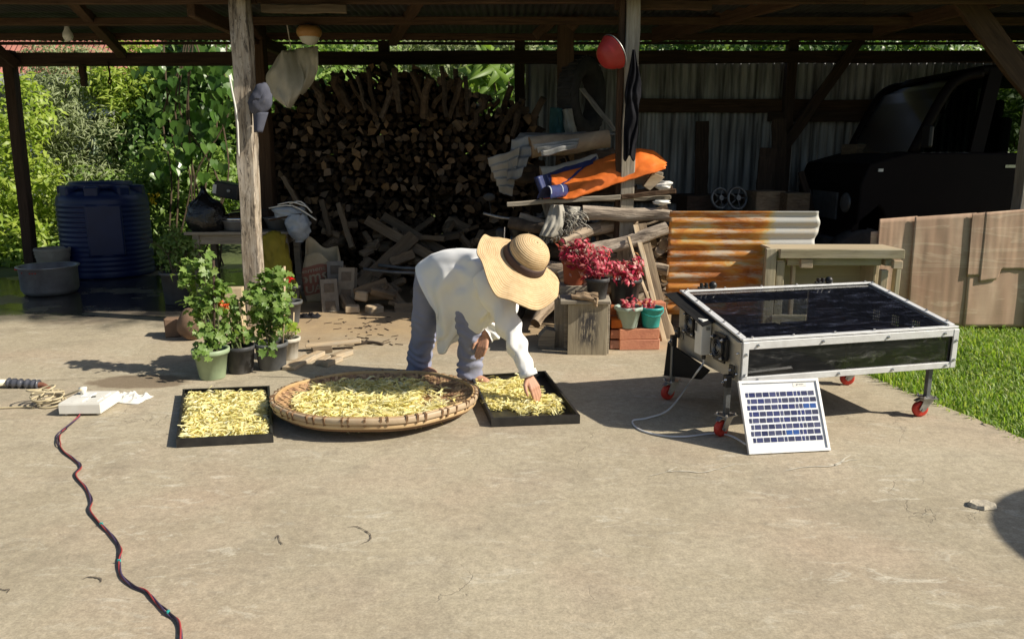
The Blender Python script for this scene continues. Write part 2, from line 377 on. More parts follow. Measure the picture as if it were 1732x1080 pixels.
def straw_mat():
    m, n, l, b = nt('plaited_straw'); t = n.new('ShaderNodeTexCoord'); xyz = sep(n, l, t.outputs['UV'])
    w_ = n.new('ShaderNodeTexWave'); w_.wave_type = 'BANDS'; w_.bands_direction = 'Y'; w_.inputs['Scale'].default_value = 10; w_.inputs['Distortion'].default_value = .6; w_.inputs['Detail'].default_value = 3
    l.new(t.outputs['UV'], w_.inputs['Vector'])
    out = ramp(n, l, w_.outputs[0], [(0, (.46, .31, .165)), (.4, (.58, .42, .235)), (1, (.64, .48, .285))])
    out = mix(n, l, ramp(n, l, nz(n, l, coord(n, l, 'Object'), 40, 4), [(.4, 0), (.7, .35)]), out, (.38, .24, .11))
    l.new(out, b.inputs['Base Color']); b.inputs['Roughness'].default_value = .75; b.inputs['Specular IOR Level'].default_value = .25
    bump(n, l, b, w_.outputs[0], .4, .003); return m

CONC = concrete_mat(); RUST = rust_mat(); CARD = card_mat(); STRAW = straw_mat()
GREYWOOD = wood('weathered_grey_wood', (.40, .36, .29), (.30, .26, .2), (.15, .125, .1))
POSTWOOD = wood('bleached_post_wood', (.42, .36, .28), (.29, .235, .175), (.07, .055, .042), scale=.8, grey=(.52, .47, .40), rnd=.05, GR=(.38, .50, .62), spots=True)
BROWNWOOD = wood('brown_rafter_wood', (.125, .075, .044), (.085, .05, .028), (.04, .024, .015))
DARKWOOD = wood('dark_wood', (.085, .055, .038), (.055, .036, .026), (.025, .018, .014))  # wood colour darkened to deepen the shade inside the shed
PALEWOOD = wood('pale_sawn_wood', (.54, .43, .29), (.46, .35, .225), (.30, .22, .14), grey=(.42, .37, .29), rnd=.12)
LOGBARK = M('firewood_bark', (.10, .07, .045), (.045, .032, .022), 9, .95, .6, 25, rnd=.35, bd=.01)
LOGEND = M('firewood_cut_end', (.20, .13, .07), (.10, .066, .038), 14, .9, .5, 50, rnd=.75)
BARK = M('silvery_bark', (.56, .47, .36), (.41, .32, .23), 2.2, .95, 1, 5, st=(1, 7, 7), rnd=.2, bd=.03, lo=.3, hi=.68, c3=(.10, .07, .048))
ZINC = M('dull_zinc', (.30, .295, .28), (.15, .145, .135), 3, .6, .1, 30, st=(1, 1, .3), metal=.35, rnd=.1)
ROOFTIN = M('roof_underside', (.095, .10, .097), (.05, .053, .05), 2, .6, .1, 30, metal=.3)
WALLTIN = M('wall_tin', (.50, .51, .51), (.11, .11, .11), 2.2, .6, .1, 30, st=(5, 1, .35), metal=.3, rnd=.15)
BLACKP = M('black_plastic', (.016, .016, .018), (.03, .03, .03), 5, .42, .05, 50)
NAVY = M('navy_sky_tint', (.014, .016, .036), (.022, .024, .045), 7, .3, .1)  # navy tone imitates sky reflected in the dryer's lid glass
BLACKT = M('black_tray_paint', (.014, .014, .015), (.035, .034, .032), 12, .38, .15, 60, spec=.5)
MATTEB = M('matte_black_sheet', (.010, .010, .011), (.016, .016, .016), 9, .8, .1, 60, spec=.15)
RUBBER = M('rubber', (.02, .02, .02), (.045, .042, .04), 8, .85, .4, 40)
ALU = M('brushed_aluminium', (.72, .73, .74), (.60, .60, .60), 14, .5, .12, 90, metal=.25, spec=.5)
ALUSHADE = M('shaded_aluminium', (.50, .47, .40), (.40, .37, .31), 3, .45, .06, 60, metal=.3)  # duller copy of the aluminium: shade put into the dryer's left side
STEEL = M('galvanised_steel', (.42, .42, .41), (.28, .27, .26), 20, .42, .1, 80, metal=.75)
DSTEEL = M('grey_painted_steel', (.17, .18, .19), (.11, .115, .12), 12, .45, .1, 60, metal=.4)
CHROME = M('chrome', (.7, .7, .7), (.55, .55, .55), 10, .15, 0, metal=1)
REDPU = M('red_wheel', (.62, .055, .035), (.45, .03, .02), 12, .4, .05)
WHITEP = M('white_plastic', (.78, .77, .72), (.68, .66, .60), 6, .45, .04)
WHITEB = M('white_backsheet', (.80, .82, .84), (.76, .78, .80), 9, .25, 0, spec=.5)
CELL = M('solar_cell', (.028, .032, .095), (.04, .05, .14), 30, .22, 0, rnd=.35, spec=.6)
CELLB = M('bright_solar_cell', (.02, .07, .26), (.03, .10, .33), 30, .22, 0, spec=.6)
BAMBOO = M('bamboo_skin', (.60, .43, .21), (.46, .29, .13), 4, .5, .25, 40, st=(1, 1, 1), rnd=.15)
WEAVE = leafm('bamboo_weave', [(.20, .11, .07), (.42, .26, .13), (.55, .37, .20), (.34, .19, .11)], trans=.05, rough=.55)
RATTAN = M('rattan_lashing', (.27, .16, .085), (.18, .105, .058), 20, .6, .2, 60)
FRUIT = leafm('yellow_shreds', [(.89, .82, .37), (.91, .86, .48), (.87, .77, .28), (.91, .89, .64), (.80, .69, .27)], trans=.3, rough=.5, tint=(1.1, 1.08, .85))
SKIN = M('skin', (.52, .29, .19), (.46, .24, .155), 14, .55, .1, 90)
SHIRT = M('white_cotton', (.85, .85, .84), (.81, .81, .80), 4, .9, .1, 260, sheen=.2, bd=.002)
TROUS = M('blue_grey_trousers', (.27, .285, .385), (.22, .235, .33), 5, .85, .2, 200, bd=.002)
BANDM = M('brown_ribbon', (.085, .05, .042), (.065, .038, .032), 12, .7, .1)
HAIR = M('black_hair', (.012, .010, .009), (.02, .017, .015), 30, .5, .3, 80)
GREENPOT = M('pale_green_pot', (.33, .42, .26), (.24, .31, .19), 5, .5, .06)
GREYPOT = M('grey_pot', (.12, .125, .13), (.075, .078, .08), 6, .6, .1)
BLACKPOT = M('dusty_black_pot', (.035, .036, .04), (.11, .105, .10), 7, .55, .1, lo=.45, hi=.75)
WHITEPOT = M('cream_pot', (.58, .54, .46), (.45, .41, .34), 6, .6, .08)
TERRA = M('red_clay_plastic', (.33, .085, .035), (.26, .062, .03), 6, .55, .06)
SAGE = M('sage_pot', (.34, .43, .37), (.27, .34, .29), 6, .55, .06)
TEAL = M('teal_bucket', (.03, .38, .35), (.025, .30, .28), 6, .45, .04)
BRICK = M('orange_brick', (.52, .19, .085), (.40, .13, .06), 7, .9, .5, 50, rnd=.18, bd=.006)
BLOCKM = M('hollow_block', (.25, .22, .175), (.17, .15, .12), 9, .95, .6, 50, rnd=.2)
STONE = M('brown_stone', (.22, .14, .09), (.13, .085, .06), 6, .9, .6, 20)
SOIL = M('soil', (.09, .06, .04), (.05, .035, .024), 20, .95, .8, 60)
TARPO = M('orange_tarp', (.85, .21, .035), (.74, .16, .025), 4, .5, .3, 12, spec=.35, bd=.012)
TARPB = M('blue_tarp', (.018, .026, .085), (.03, .045, .15), 10, .45, .3, 18, bd=.008)
SACKW = M('dirty_white_sack', (.40, .38, .33), (.28, .26, .22), 5, .8, .4, 25, bd=.01)
SACKP = M('pale_sack', (.66, .62, .54), (.50, .47, .40), 5, .8, .3, 20, bd=.01)
SACKC = M('cement_paper', (.54, .45, .30), (.42, .33, .20), 4, .9, .5, 14, bd=.012)
SACKR = M('red_print', (.36, .12, .08), (.30, .15, .10), 14, .9, .3, 40)
SACKY = M('mustard_sack', (.34, .27, .02), (.23, .18, .015), 4, .7, .4, 16, bd=.012)
BAGB = M('black_bin_bag', (.008, .008, .009), (.012, .012, .013), 5, .25, .8, 9, spec=.6, bd=.03)
PLASTIC = M('milky_plastic_bag', (.42, .46, .5), (.30, .36, .44), 6, .35, .6, 14, bd=.02)
ALUPOT = M('old_aluminium', (.40, .41, .43), (.25, .25, .26), 5, .45, .15, 50, metal=.6)
TANKB = M('blue_tank', (.012, .026, .105), (.008, .018, .075), 2.5, .4, .06)
REDBOWL = M('red_basin', (.44, .045, .04), (.36, .035, .03), 6, .4, .04)
CLOTHB = M('black_cloth', (.012, .012, .014), (.022, .022, .026), 6, 1.0, .4, 30, spec=0, bd=.01)
CAPM = M('grey_cap', (.05, .054, .078), (.085, .09, .12), 6, .85, .3, 120)
CABLEW = M('white_cable', (.70, .70, .70), (.62, .62, .62), 8, .45, 0)
CABLEC = M('cream_cable', (.58, .50, .33), (.48, .41, .26), 8, .5, 0)
CABLER = M('red_wire', (.42, .06, .06), (.32, .045, .045), 8, .45, 0)
CABLEN = M('dark_wire', (.05, .035, .055), (.03, .022, .03), 8, .45, 0)
CABLEU = M('violet_wire', (.09, .06, .13), (.06, .04, .09), 8, .45, 0)
PIPEC = M('cream_pipe', (.74, .69, .55), (.64, .59, .45), 5, .4, 0)
TAPE = M('grey_tape', (.10, .105, .125), (.055, .057, .07), 9, .3, .5, 18, spec=.6, bd=.01)
RUSTY = M('rusted_pipe', (.22, .09, .055), (.13, .055, .035), 12, .8, .4, 40)
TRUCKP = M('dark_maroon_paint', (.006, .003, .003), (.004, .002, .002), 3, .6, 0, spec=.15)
LAMPW = M('lamp_white', (.78, .78, .74), (.72, .72, .68), 6, .35, 0)
LAMPO = M('lamp_orange_rim', (.50, .27, .10), (.42, .21, .07), 6, .4, 0)
LETTER = M('sack_letter', (.46, .39, .27), (.38, .31, .2), 9, .9, .2)
INK = M('grey_ink', (.2, .22, .24), (.25, .26, .28), 9, .8, 0)
GL_TOP = glass('sky_film_glass', (.60, .63, .70), .09, .02, .05, (.30, .34, .52))  # bluish film colour stands in for sky reflected on the lid
GL_FRONT = glass('dusty_glass', (.50, .53, .55), .07, .05, .085)
GL_CLEAR = glass('clear_glass', (.82, .84, .84), .04, .02, .02)
GL_CAR = glass('car_glass', (.13, .15, .14), -.35, .3, .002)
LF_BRIGHT = leafm('light_leaf', [(.25, .36, .03), (.33, .45, .06), (.42, .50, .09), (.19, .30, .025)], trans=.45)
LF_OLIVE = leafm('olive_leaf', [(.20, .25, .10), (.28, .33, .16), (.37, .42, .23), (.14, .19, .07)], trans=.35)
LF_DARK = leafm('dark_leaf', [(.055, .125, .022), (.09, .18, .035), (.15, .25, .06), (.035, .08, .016)], trans=.35, rough=.35)
LF_MID = leafm('mid_leaf', [(.14, .24, .035), (.20, .32, .06), (.27, .38, .085), (.09, .17, .028)], trans=.4)
LF_VINE = leafm('vine_leaf', [(.09, .19, .03), (.13, .24, .045), (.06, .14, .025)], trans=.4, rough=.3)
LF_PALE = leafm('pale_leaf', [(.16, .25, .13), (.20, .29, .15)], trans=.35)
LF_POT = leafm('pot_plant_leaf', [(.13, .23, .045), (.18, .29, .065), (.24, .34, .09), (.09, .17, .03)], trans=.4)
LF_RED = leafm('red_coleus_leaf', [(.40, .015, .05), (.52, .03, .085), (.66, .17, .19), (.26, .01, .035), (.66, .40, .32)], trans=.3)
FLOW_O = leafm('orange_petal', [(.75, .10, .03), (.8, .2, .06)], trans=.3)
FLOW_R = leafm('red_petal', [(.65, .015, .02), (.55, .01, .015)], trans=.3)
FLOW_Y = leafm('yellow_petal', [(.8, .6, .05), (.75, .5, .03)], trans=.3)
GRASSM = leafm('lawn_blade', [(.17, .30, .035), (.24, .38, .06), (.32, .44, .10), (.42, .45, .17)], trans=.5, rough=.5)
HILLM = M('hillside_green', (.10, .15, .035), (.05, .085, .02), .5, .95, .8, 3, bd=.3)
EARTH = M('garden_earth', (.085, .11, .035), (.05, .065, .022), .8, .95, .6, 8, bd=.05)
REDROOF = M('red_roof_tin', (.40, .15, .11), (.30, .12, .09), 1.5, .6, .1, 20)
WALLC = M('pale_green_wall', (.36, .42, .36), (.30, .35, .30), 2, .9, .1)
TRIMW = M('white_trim', (.72, .72, .70), (.62, .62, .60), 3, .6, .05)
STAIN = stain_mat()
PLY = wood('plywood', (.50, .42, .29), (.45, .37, .25), (.36, .29, .19), scale=.4, rnd=.03, bmp=.1, grey=(.42, .35, .25))
SAWN = wood('rough_sawn', (.42, .37, .25), (.34, .295, .195), (.22, .18, .12), scale=1.2, rnd=.1, grey=(.36, .32, .24))
# ================================================================ SETTING
def sheet(name, poly, z, mat, kind='structure'):
    o = MB().add([(x, y, z) for x, y in poly], [tuple(range(len(poly)))]).obj(name, mat); return tag(o, kind=kind)
def terrain(x, y):
    h = -.05
    if y > 13: h += (y - 13) * .16 + max(0, y - 19) * .42
    if x > 10: h += (x - 10) * .02
    if y < -20: h += min(12, (-20 - y) * .12)
    return min(h, 26) + .12 * noise.noise(Vector((x * .3, y * .3, 0))) * (1 if (y > 11.6 or abs(x) > 14) else 0)
def axis_pts():
    a = [-300, -160, -90, -60, -40, -30]; a += list(np.arange(-24, 25, 1.5)); return a + [30, 40, 60, 90, 160, 300]
xs = axis_pts(); ys = axis_pts(); nx = len(xs)
o = MB().add([(x, y, terrain(x, y)) for y in ys for x in xs], [(j * nx + i, j * nx + i + 1, (j + 1) * nx + i + 1, (j + 1) * nx + i) for j in range(len(ys) - 1) for i in range(nx - 1)]).obj('ground', EARTH, smooth=True)
tag(o, kind='structure')
# concrete yard, a slab 8 cm thick with a ragged edge on the lawn side
edge = [(3.55, -4), (3.30, 1.6), (3.02, 3.2), (2.875, 4.07), (2.76, 4.6), (2.64, 5.12), (2.5, 5.7), (2.4, 6.3), (2.3, 7.02), (12, 7.06)]
ep = []
for a, b_ in zip(edge[:-1], edge[1:]):
    for k in range(6):
        t = k / 6; ep.append((a[0] + (b_[0] - a[0]) * t + random.uniform(-.012, .012), a[1] + (b_[1] - a[1]) * t))
poly = [(-14, -4)] + ep + [(12, 7.06), (12, 11.2), (-5.0, 11.2), (-6.9, 9.7), (-7.6, 8.2), (-14, 8.0)]
mb = MB(); n_ = len(poly)
mb.add([(x, y, 0) for x, y in poly] + [(x, y, -.12) for x, y in poly], [tuple(range(n_))] + [(i, n_ + i, n_ + (i + 1) % n_, (i + 1) % n_) for i in range(n_)])
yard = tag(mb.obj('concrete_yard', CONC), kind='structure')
# broken places in the concrete
CRACKM = M('crack_shadow_dirt', (.12, .10, .075), (.16, .13, .10), 20, .95, .3)
CHIPM = M('bare_aggregate', (.50, .45, .35), (.40, .35, .27), 30, .95, .8, 60, bd=.008)
def ribbon(name, pts, w, z=.004, mat=CRACKM, parent=None):
    P = spline(pts, 5); mb = MB(); L = []; Rr = []
    for i, p in enumerate(P):
        t = (P[min(i + 1, len(P) - 1)] - P[max(i - 1, 0)]); t.z = 0; t.normalize(); s = Vector((-t.y, t.x, 0)) * w * random.uniform(.25, 1) * (.2 + math.sin(math.pi * (i + .5) / len(P)))
        q = p + Vector((random.uniform(-1, 1), random.uniform(-1, 1), 0)) * w * .6
        L.append((q.x - s.x, q.y - s.y, z)); Rr.append((q.x + s.x, q.y + s.y, z))
    k = len(P); mb.add(L + Rr, [(i, i + 1, k + i + 1, k + i) for i in range(k - 1)])
    return mb.obj(name, mat, parent)
for c in ([(466, 912), (470, 906), (474, 916), (478, 922)], [(588, 892), (604, 891), (618, 897), (628, 908), (622, 916), (612, 919)],
          [(140, 980), (152, 976), (170, 979), (171, 985)], [(0, 996), (9, 998), (16, 997), (12, 1003)], [(560, 640), (420, 636)], [(150, 640), (220, 637), (290, 634)], [(68, 643), (110, 642), (150, 639)],):
    ribbon('crack', [G(*q) for q in c], .004, parent=yard)
def chip(px, py, rx, ry, h=.012):
    c = G(px, py); pts = []
    for k in range(14):
        a = 2 * math.pi * k / 14; r = random.uniform(.7, 1.1); pts.append((c.x + math.cos(a) * rx * r, c.y + math.sin(a) * ry * r))
    mb = MB(); mb.add([(x, y, .003) for x, y in pts] + [(c.x + (x - c.x) * .85, c.y + (y - c.y) * .85, h * random.uniform(.6, 1)) for x, y in pts], [(i, (i + 1) % 14, 14 + (i + 1) % 14, 14 + i) for i in range(14)] + [tuple(range(14, 28))])
    return mb.obj('concrete_chip', CHIPM, yard)
chip(1660, 855, .085, .055, .022)
SCRATCH = M('pale_scratch', (.60, .56, .46), (.50, .46, .37), 20, .9, .3)
for c in ([(1098, 806), (1130, 798), (1160, 797), (1190, 799), (1220, 792), (1246, 784)], [(1130, 797), (1145, 790)], [(1325, 798), (1360, 790), (1410, 788), (1430, 780), (1456, 777)], [(1412, 788), (1440, 769)]):
    ribbon('scratch', [G(*q) for q in c], .006, mat=SCRATCH, parent=yard)
# lawn: blades beside the slab
lp = [(2.93, 4.0), (2.66, 5.12), (2.42, 6.3), (2.33, 7.0)]
N_ = 75000
px = rng.uniform(2.2, 6.6, N_); py = rng.uniform(3.2, 7.05, N_)
ex = np.interp(py, [-4, 1.6, 3.2, 4.07, 5.12, 6.3, 7.02], [3.55, 3.3, 3.02, 2.875, 2.64, 2.4, 2.3])
keep = px > ex - .03 + rng.uniform(-.03, .02, N_); px, py = px[keep], py[keep]; n_ = len(px)
hgt = rng.uniform(.03, .085, n_) * (1 + .5 * np.sin(px * 3.1) * np.cos(py * 2.3)); ang = rng.uniform(0, 6.28, n_); lean = rng.uniform(.01, .075, n_)
dx, dy = np.cos(ang), np.sin(ang); w_ = rng.uniform(.003, .006, n_)
v = np.empty((n_, 5, 3)); z0 = -.06
v[:, 0] = np.c_[px - dy * w_, py + dx * w_, np.full(n_, z0)]; v[:, 1] = np.c_[px + dy * w_, py - dx * w_, np.full(n_, z0)]
v[:, 2] = np.c_[px + dx * lean * .4 + dy * w_ * .8, py + dy * lean * .4 - dx * w_ * .8, z0 + .03 + hgt * .6]; v[:, 3] = np.c_[px + dx * lean * .4 - dy * w_ * .8, py + dy * lean * .4 + dx * w_ * .8, z0 + .03 + hgt * .6]
v[:, 4] = np.c_[px + dx * lean, py + dy * lean, z0 + .02 + hgt]
F = (np.arange(n_)[:, None, None] * 5 + np.array([[0, 1, 2], [0, 2, 3], [3, 2, 4]])[None]).reshape(-1, 3)
o = bpy.data.objects.new('lawn_grass', npmesh('lawn_grass', v.reshape(-1, 3), F, GRASSM)); col.objects.link(o); tag(o, 'bright green lawn grass growing beside the concrete', 'grass', kind='stuff')
P = np.c_[rng.uniform(2.3, 6.4, 1500), rng.uniform(3.5, 7.0, 1500), rng.uniform(-.05, .03, 1500)]
ex = np.interp(P[:, 1], [-4, 1.6, 3.2, 4.07, 5.12, 6.3, 7.02], [3.55, 3.3, 3.02, 2.875, 2.64, 2.4, 2.3]); P = P[P[:, 0] > ex + .02]
vv, ff = leaf_arrays(P, unit(np.c_[rng.normal(size=(len(P), 2)) * .4, np.ones(len(P))]), rng.uniform(.05, .1, len(P)), rng.uniform(.015, .03, len(P)), .15, .2)
o = bpy.data.objects.new('lawn_weed', npmesh('lawn_weed', vv, ff, GRASSM)); col.objects.link(o); tag(o, 'broad low weeds mixed into the lawn', 'weeds', kind='stuff')
# hillside scrub far behind
P = np.c_[np.r_[rng.uniform(-26, 22, 26000), rng.uniform(-40, 55, 22000)], rng.uniform(15, 38, 48000), np.zeros(48000)]
P[:, 2] = [terrain(x, y) for x, y, _ in P]; P[:, 2] += rng.random(48000) ** 2 * .9
vv, ff = leaf_arrays(P, unit(rng.normal(size=(48000, 3)) * .7 + np.array([[.25, -.5, .6]])), rng.uniform(.2, .5, 48000), rng.uniform(.07, .2, 48000), .2, .25)
o = bpy.data.objects.new('hillside_scrub', npmesh('hillside_scrub', vv, ff, LF_MID)); col.objects.link(o); tag(o, 'sunlit green scrub covering the hillside behind the shed', 'scrub', kind='stuff')

# ================================================================ SHED
shed = thing('open_shed', 'open wooden shed with tin roof and corrugated back wall sheltering the firewood', 'shed', (0, 9, 0))
def timber(name, p0, p1, w, h, mat, parent=None, up=(0, 0, 1), wob=.004, seg=8, label=None, bevel=.006):
    p0 = Vector(p0); p1 = Vector(p1); L = (p1 - p0).length; mb = MB(); rings = []
    for k in range(seg + 1):
        x = L * k / seg; a, c = w / 2, h / 2; ox, oz = random.uniform(-wob, wob), random.uniform(-wob, wob)
        rings.append([Vector((x, ox + q[0] * a + random.uniform(-wob, wob), oz + q[1] * c + random.uniform(-wob, wob))) for q in ((-1, -1), (1, -1), (1, 1), (-1, 1))])
    mb.loft(rings)
    o = inst(name, mb.mesh(name, mat), frame(p0, p1 - p0, up), parent)
    if bevel:
        k = o.modifiers.new('bevel', 'BEVEL'); k.width = bevel; k.segments = 1; k.limit_method = 'ANGLE'
    if label: o['label'] = label
    return o
Y = (0, 1, 0)
SAWNBEAM = wood('dusty_pale_beam', (.24, .19, .13), (.18, .135, .09), (.1, .07, .05))
ROOFZ = 2.97
timber('post', (-2.40, 7.06, 0), (-2.345, 7.06, ROOFZ), .15, .165, POSTWOOD, shed, Y, .007, 12, 'bleached weathered post with dark worn streaks beside the potted plants')
timber('post', (1.04, 7.07, 0), (1.04, 7.07, .72), .165, .15, POSTWOOD, shed, Y, .005, 4, 'short thick grey footing of the post in the log pile')
timber('post', (1.04, 7.07, .72), (1.045, 7.07, ROOFZ), .12, .125, GREYWOOD, shed, Y, .004, 12, 'pale grey sawn post standing in the log pile')
timber('post', (.955, 7.09, 0), (.96, 7.09, ROOFZ), .045, .10, BROWNWOOD, shed, Y, .004, 10, 'narrow brown board nailed to the pale grey post')
timber('post', (-2.84, 9.05, 0), (-2.84, 9.05, ROOFZ), .16, .16, BROWNWOOD, shed, Y, .005, 10, 'brown inner post behind the work table')
timber('post', (.57, 8.6, 0), (.57, 8.6, ROOFZ), .17, .16, BROWNWOOD, shed, Y, .005, 10, 'brown middle post beside the hanging tyre')
timber('post', (4.83, 7.32, 0), (4.83, 7.32, ROOFZ), .16, .15, GREYWOOD, shed, Y, .005, 10, 'grey post rising behind the cardboard sheets')
timber('post', (-6.42, 10.2, -.05), (-6.36, 10.2, 2.85), .13, .13, DARKWOOD, shed, Y, .003, 8, 'slim dark post behind the blue water tank')
timber('post', (-4.83, 7.05, 0), (-4.83, 7.05, .01), .1, .1, DARKWOOD, shed, Y) if 0 else None
for X in (-1.62, .1, 3.55):
    timber('post', (X, 10.25, 0), (X, 10.25, ROOFZ), .13, .12, DARKWOOD, shed, Y)
timber('post', (-6.42, 7.4, 0), (-6.42, 7.4, ROOFZ), .14, .14, DARKWOOD, shed, Y)
# purlins and beams
for D, x0, x1, m_ in ((7.22, -9, -2.25, BROWNWOOD), (7.22, -2.25, 3.1, BROWNWOOD), (7.22, 3.1, 9, BROWNWOOD), (8.35, -9, 9, BROWNWOOD), (9.4, -9, 9, BROWNWOOD), (6.80, -9, 9, BROWNWOOD)):
    timber('purlin', (x0, D, 2.90), (x1, D, 2.90), .05, .075, m_, shed)
timber('purlin', (-9, 10.26, 2.945), (9, 10.26, 2.945), .06, .03, DARKWOOD, shed)
timber('beam', (-2.2, 7.16, 2.81), (-1.45, 7.16, 2.81), .04, .07, SAWNBEAM, shed, label='short pale board nailed under the front purlin')
timber('beam', (.9, 7.16, 2.84), (1.75, 7.16, 2.84), .04, .08, BROWNWOOD, shed)
timber('beam', (-9, 10.18, 2.72), (-2.75, 10.18, 2.755), .12, .155, DARKWOOD, shed)
timber('beam', (-2.75, 10.18, 2.755), (2.2, 10.18, 2.77), .12, .155, DARKWOOD, shed)
timber('beam', (2.2, 10.18, 2.77), (7.2, 10.18, 2.77), .12, .14, DARKWOOD, shed)
timber('beam', (-2.84, 7.2, 2.82), (-2.84, 10.1, 2.82), .07, .13, BROWNWOOD, shed)
# rafters and knee braces
for a, b_, w, h in ((W(118, -6, 7.6), W(207, 92, 10.05), .1, .1), (W(712, -8, 7.6), W(664, 70, 9.6), .1, .11), (W(1350, -8, 7.5), W(1105, 60, 9.3), .06, .17), (W(1690, -8, 7.5), W(1480, 46, 8.8), .06, .2)):
    timber('rafter', a, b_, w, h, BROWNWOOD, shed)
timber('brace', W(1622, -14, 7.3), W(1752, 160, 7.3), .06, .2, BROWNWOOD, shed, (0, 0, 1), label='wide brown knee brace leaning to the grey post')
timber('brace', W(1008, -6, 8.55), W(962, 48, 8.55), .09, .13, BROWNWOOD, shed)
timber('brace', W(905, 62, 8.6), W(950, 22, 8.6), .06, .1, BROWNWOOD, shed)
timber('brace', W(1325, 250, 10.05), W(1462, 56, 10.05), .06, .13, DARKWOOD, shed)
timber('brace', W(400, 5, 8.0), W(440, 60, 8.9), .07, .1, BROWNWOOD, shed)
timber('brace', W(-20, 70, 9.9), W(28, 110, 10.1), .08, .11, DARKWOOD, shed)
timber('rail', (1.5, 10.31, 2.19), (5.6, 10.31, 2.17), .06, .17, BROWNWOOD, shed)
timber('rail', (3.3, 10.24, 2.045), (4.55, 10.24, 2.045), .05, .12, DARKWOOD, shed)
timber('rail', (.2, 10.31, 1.0), (6.6, 10.31, 1.0), .06, .12, DARKWOOD, shed)
# corrugated sheets
def corr_mesh(name, width, length, pitch, amp, mats, nl=2, ragged=0):
    mb = MB(); per = 6; n = int(width / pitch * per)
    def fn(u, t):
        x = u * width; return Vector((x, amp * math.sin(2 * math.pi * x / pitch), t * length + (random.uniform(-ragged, ragged) if t in (0, 1) else 0)))
    mb.grid(fn, n, nl); return mb.mesh(name, mats, True)
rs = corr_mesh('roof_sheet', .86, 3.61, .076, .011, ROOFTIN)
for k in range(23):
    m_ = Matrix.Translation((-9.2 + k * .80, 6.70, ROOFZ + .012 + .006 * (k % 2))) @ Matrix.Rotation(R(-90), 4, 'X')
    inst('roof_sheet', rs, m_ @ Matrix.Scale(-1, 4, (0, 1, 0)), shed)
wsm = corr_mesh('wall_sheet', .82, 2.75, .105, .016, WALLTIN, 3)
for k in range(8):
    inst('wall_sheet', wsm, Matrix.Translation((.15 + k * .76, 10.39 + .008 * (k % 2), random.uniform(-.02, .02))) @ Matrix.Rotation(R(random.uniform(-.5, .5)), 4, 'Y'), shed)

# ================================================================ FIREWOOD STACK
stack = thing('firewood_stack', 'tall dark stack of split firewood with cut ends facing out under the roof', 'firewood', (-1.4, 9.6, 0))
def log_mesh(sides, seed, ln=.6):
    rr = random.Random(seed); kind = rr.random(); n = sides; pts = []
    for k in range(n):
        a = 2 * math.pi * k / n + rr.uniform(-.25, .25); r = rr.uniform(.62, 1.05)
        if kind < .6 and math.sin(a) < -.1: r *= .55
        pts.append((math.cos(a) * r, math.sin(a) * r))
    mb = MB(); r0 = [Vector((x, rr.uniform(-.03, .03), z)) for x, z in pts]
    r05 = [Vector((x * rr.uniform(.9, 1.1), ln * .5, z * rr.uniform(.9, 1.1))) for x, z in pts]; r1 = [Vector((x * .9, ln, z * .9)) for x, z in pts]
    mb.loft([r0, r05, r1], True, False, False, 0); mb.add(r0, [tuple(range(n - 1, -1, -1))], 1); mb.add(r1, [tuple(range(n))], 1)
    return mb.mesh('log', [LOGBARK, LOGEND])
LOGS = [log_mesh(random.choice((3, 4, 4, 5, 6)), 100 + i) for i in range(16)]
def ztop(px): return np.interp(px, [440, 470, 500, 545, 580, 620, 700, 760, 800, 850, 895], [190, 162, 142, 122, 108, 104, 105, 120, 145, 160, 182])
cells = []
zz = .07; row = 0
while zz < 2.70:
    xx = -3.02 + (row % 2) * .06
    while xx < .28:
        p = Vector((xx + random.uniform(-.02, .02), 9.3 + random.uniform(-.09, .07), zz + random.uniform(-.018, .018)))
        s_ = random.uniform(.042, .070)
        sx = p.x / (p.y * math.cos(PITCH) - (p.z - CAM_H) * math.sin(PITCH)) * FPX + 866
        d = p - Vector((0, 0, CAM_H)); yc = 540 - FPX * (d.z * math.cos(PITCH) + d.y * math.sin(PITCH)) / (d.y * math.cos(PITCH) - d.z * math.sin(PITCH))
        if yc > ztop(sx) + 8: cells.append((p, s_, yc))
        xx += random.uniform(.078, .108)
    zz += .080; row += 1
cells.sort(key=lambda c: (c[2] > 400, -c[1]))
fill = MB(); hero = 0
for p, s_, yc in cells:
    q = random.choice(LOGS); m_ = Matrix.Translation(p) @ Euler((R(random.uniform(-5, 5)), random.uniform(0, 6.28), R(random.uniform(-7, 7)))).to_matrix().to_4x4() @ Matrix.Diagonal((s_ * random.uniform(.7, 1.45), 1, s_ * random.uniform(.65, 1.2), 1))
    if hero < 270:
        inst('log', q, m_, stack); hero += 1
    else:
        vs_ = [m_ @ v.co for v in q.vertices]; o_ = len(fill.v); fill.v += [tuple(v) for v in vs_]
        for pl in q.polygons: fill.f.append(tuple(i + o_ for i in pl.vertices)); fill.m.append(pl.material_index)
# rows hidden behind fill the gaps
for k in range(1000):
    x = random.uniform(-3.0, .35); z = random.uniform(.05, 2.35); q = random.choice(LOGS)
    m_ = Matrix.Translation((x, 9.5 + .5 * (k % 2), z)) @ Euler((0, random.uniform(0, 6.28), R(random.uniform(-12, 12)))).to_matrix().to_4x4() @ Matrix.Diagonal((.10 + .04 * (k % 2), 1, .10 + .04 * (k % 2), 1))
    if z > 2.0 and (x < -2.3 or x > -.5): continue
    o_ = len(fill.v); fill.v += [tuple(m_ @ v.co) for v in q.vertices]
    for pl in q.polygons: fill.f.append(tuple(i + o_ for i in pl.vertices)); fill.m.append(pl.material_index)
o = fill.obj('firewood_fill', [LOGBARK, LOGEND], stack); o['kind'] = 'stuff'
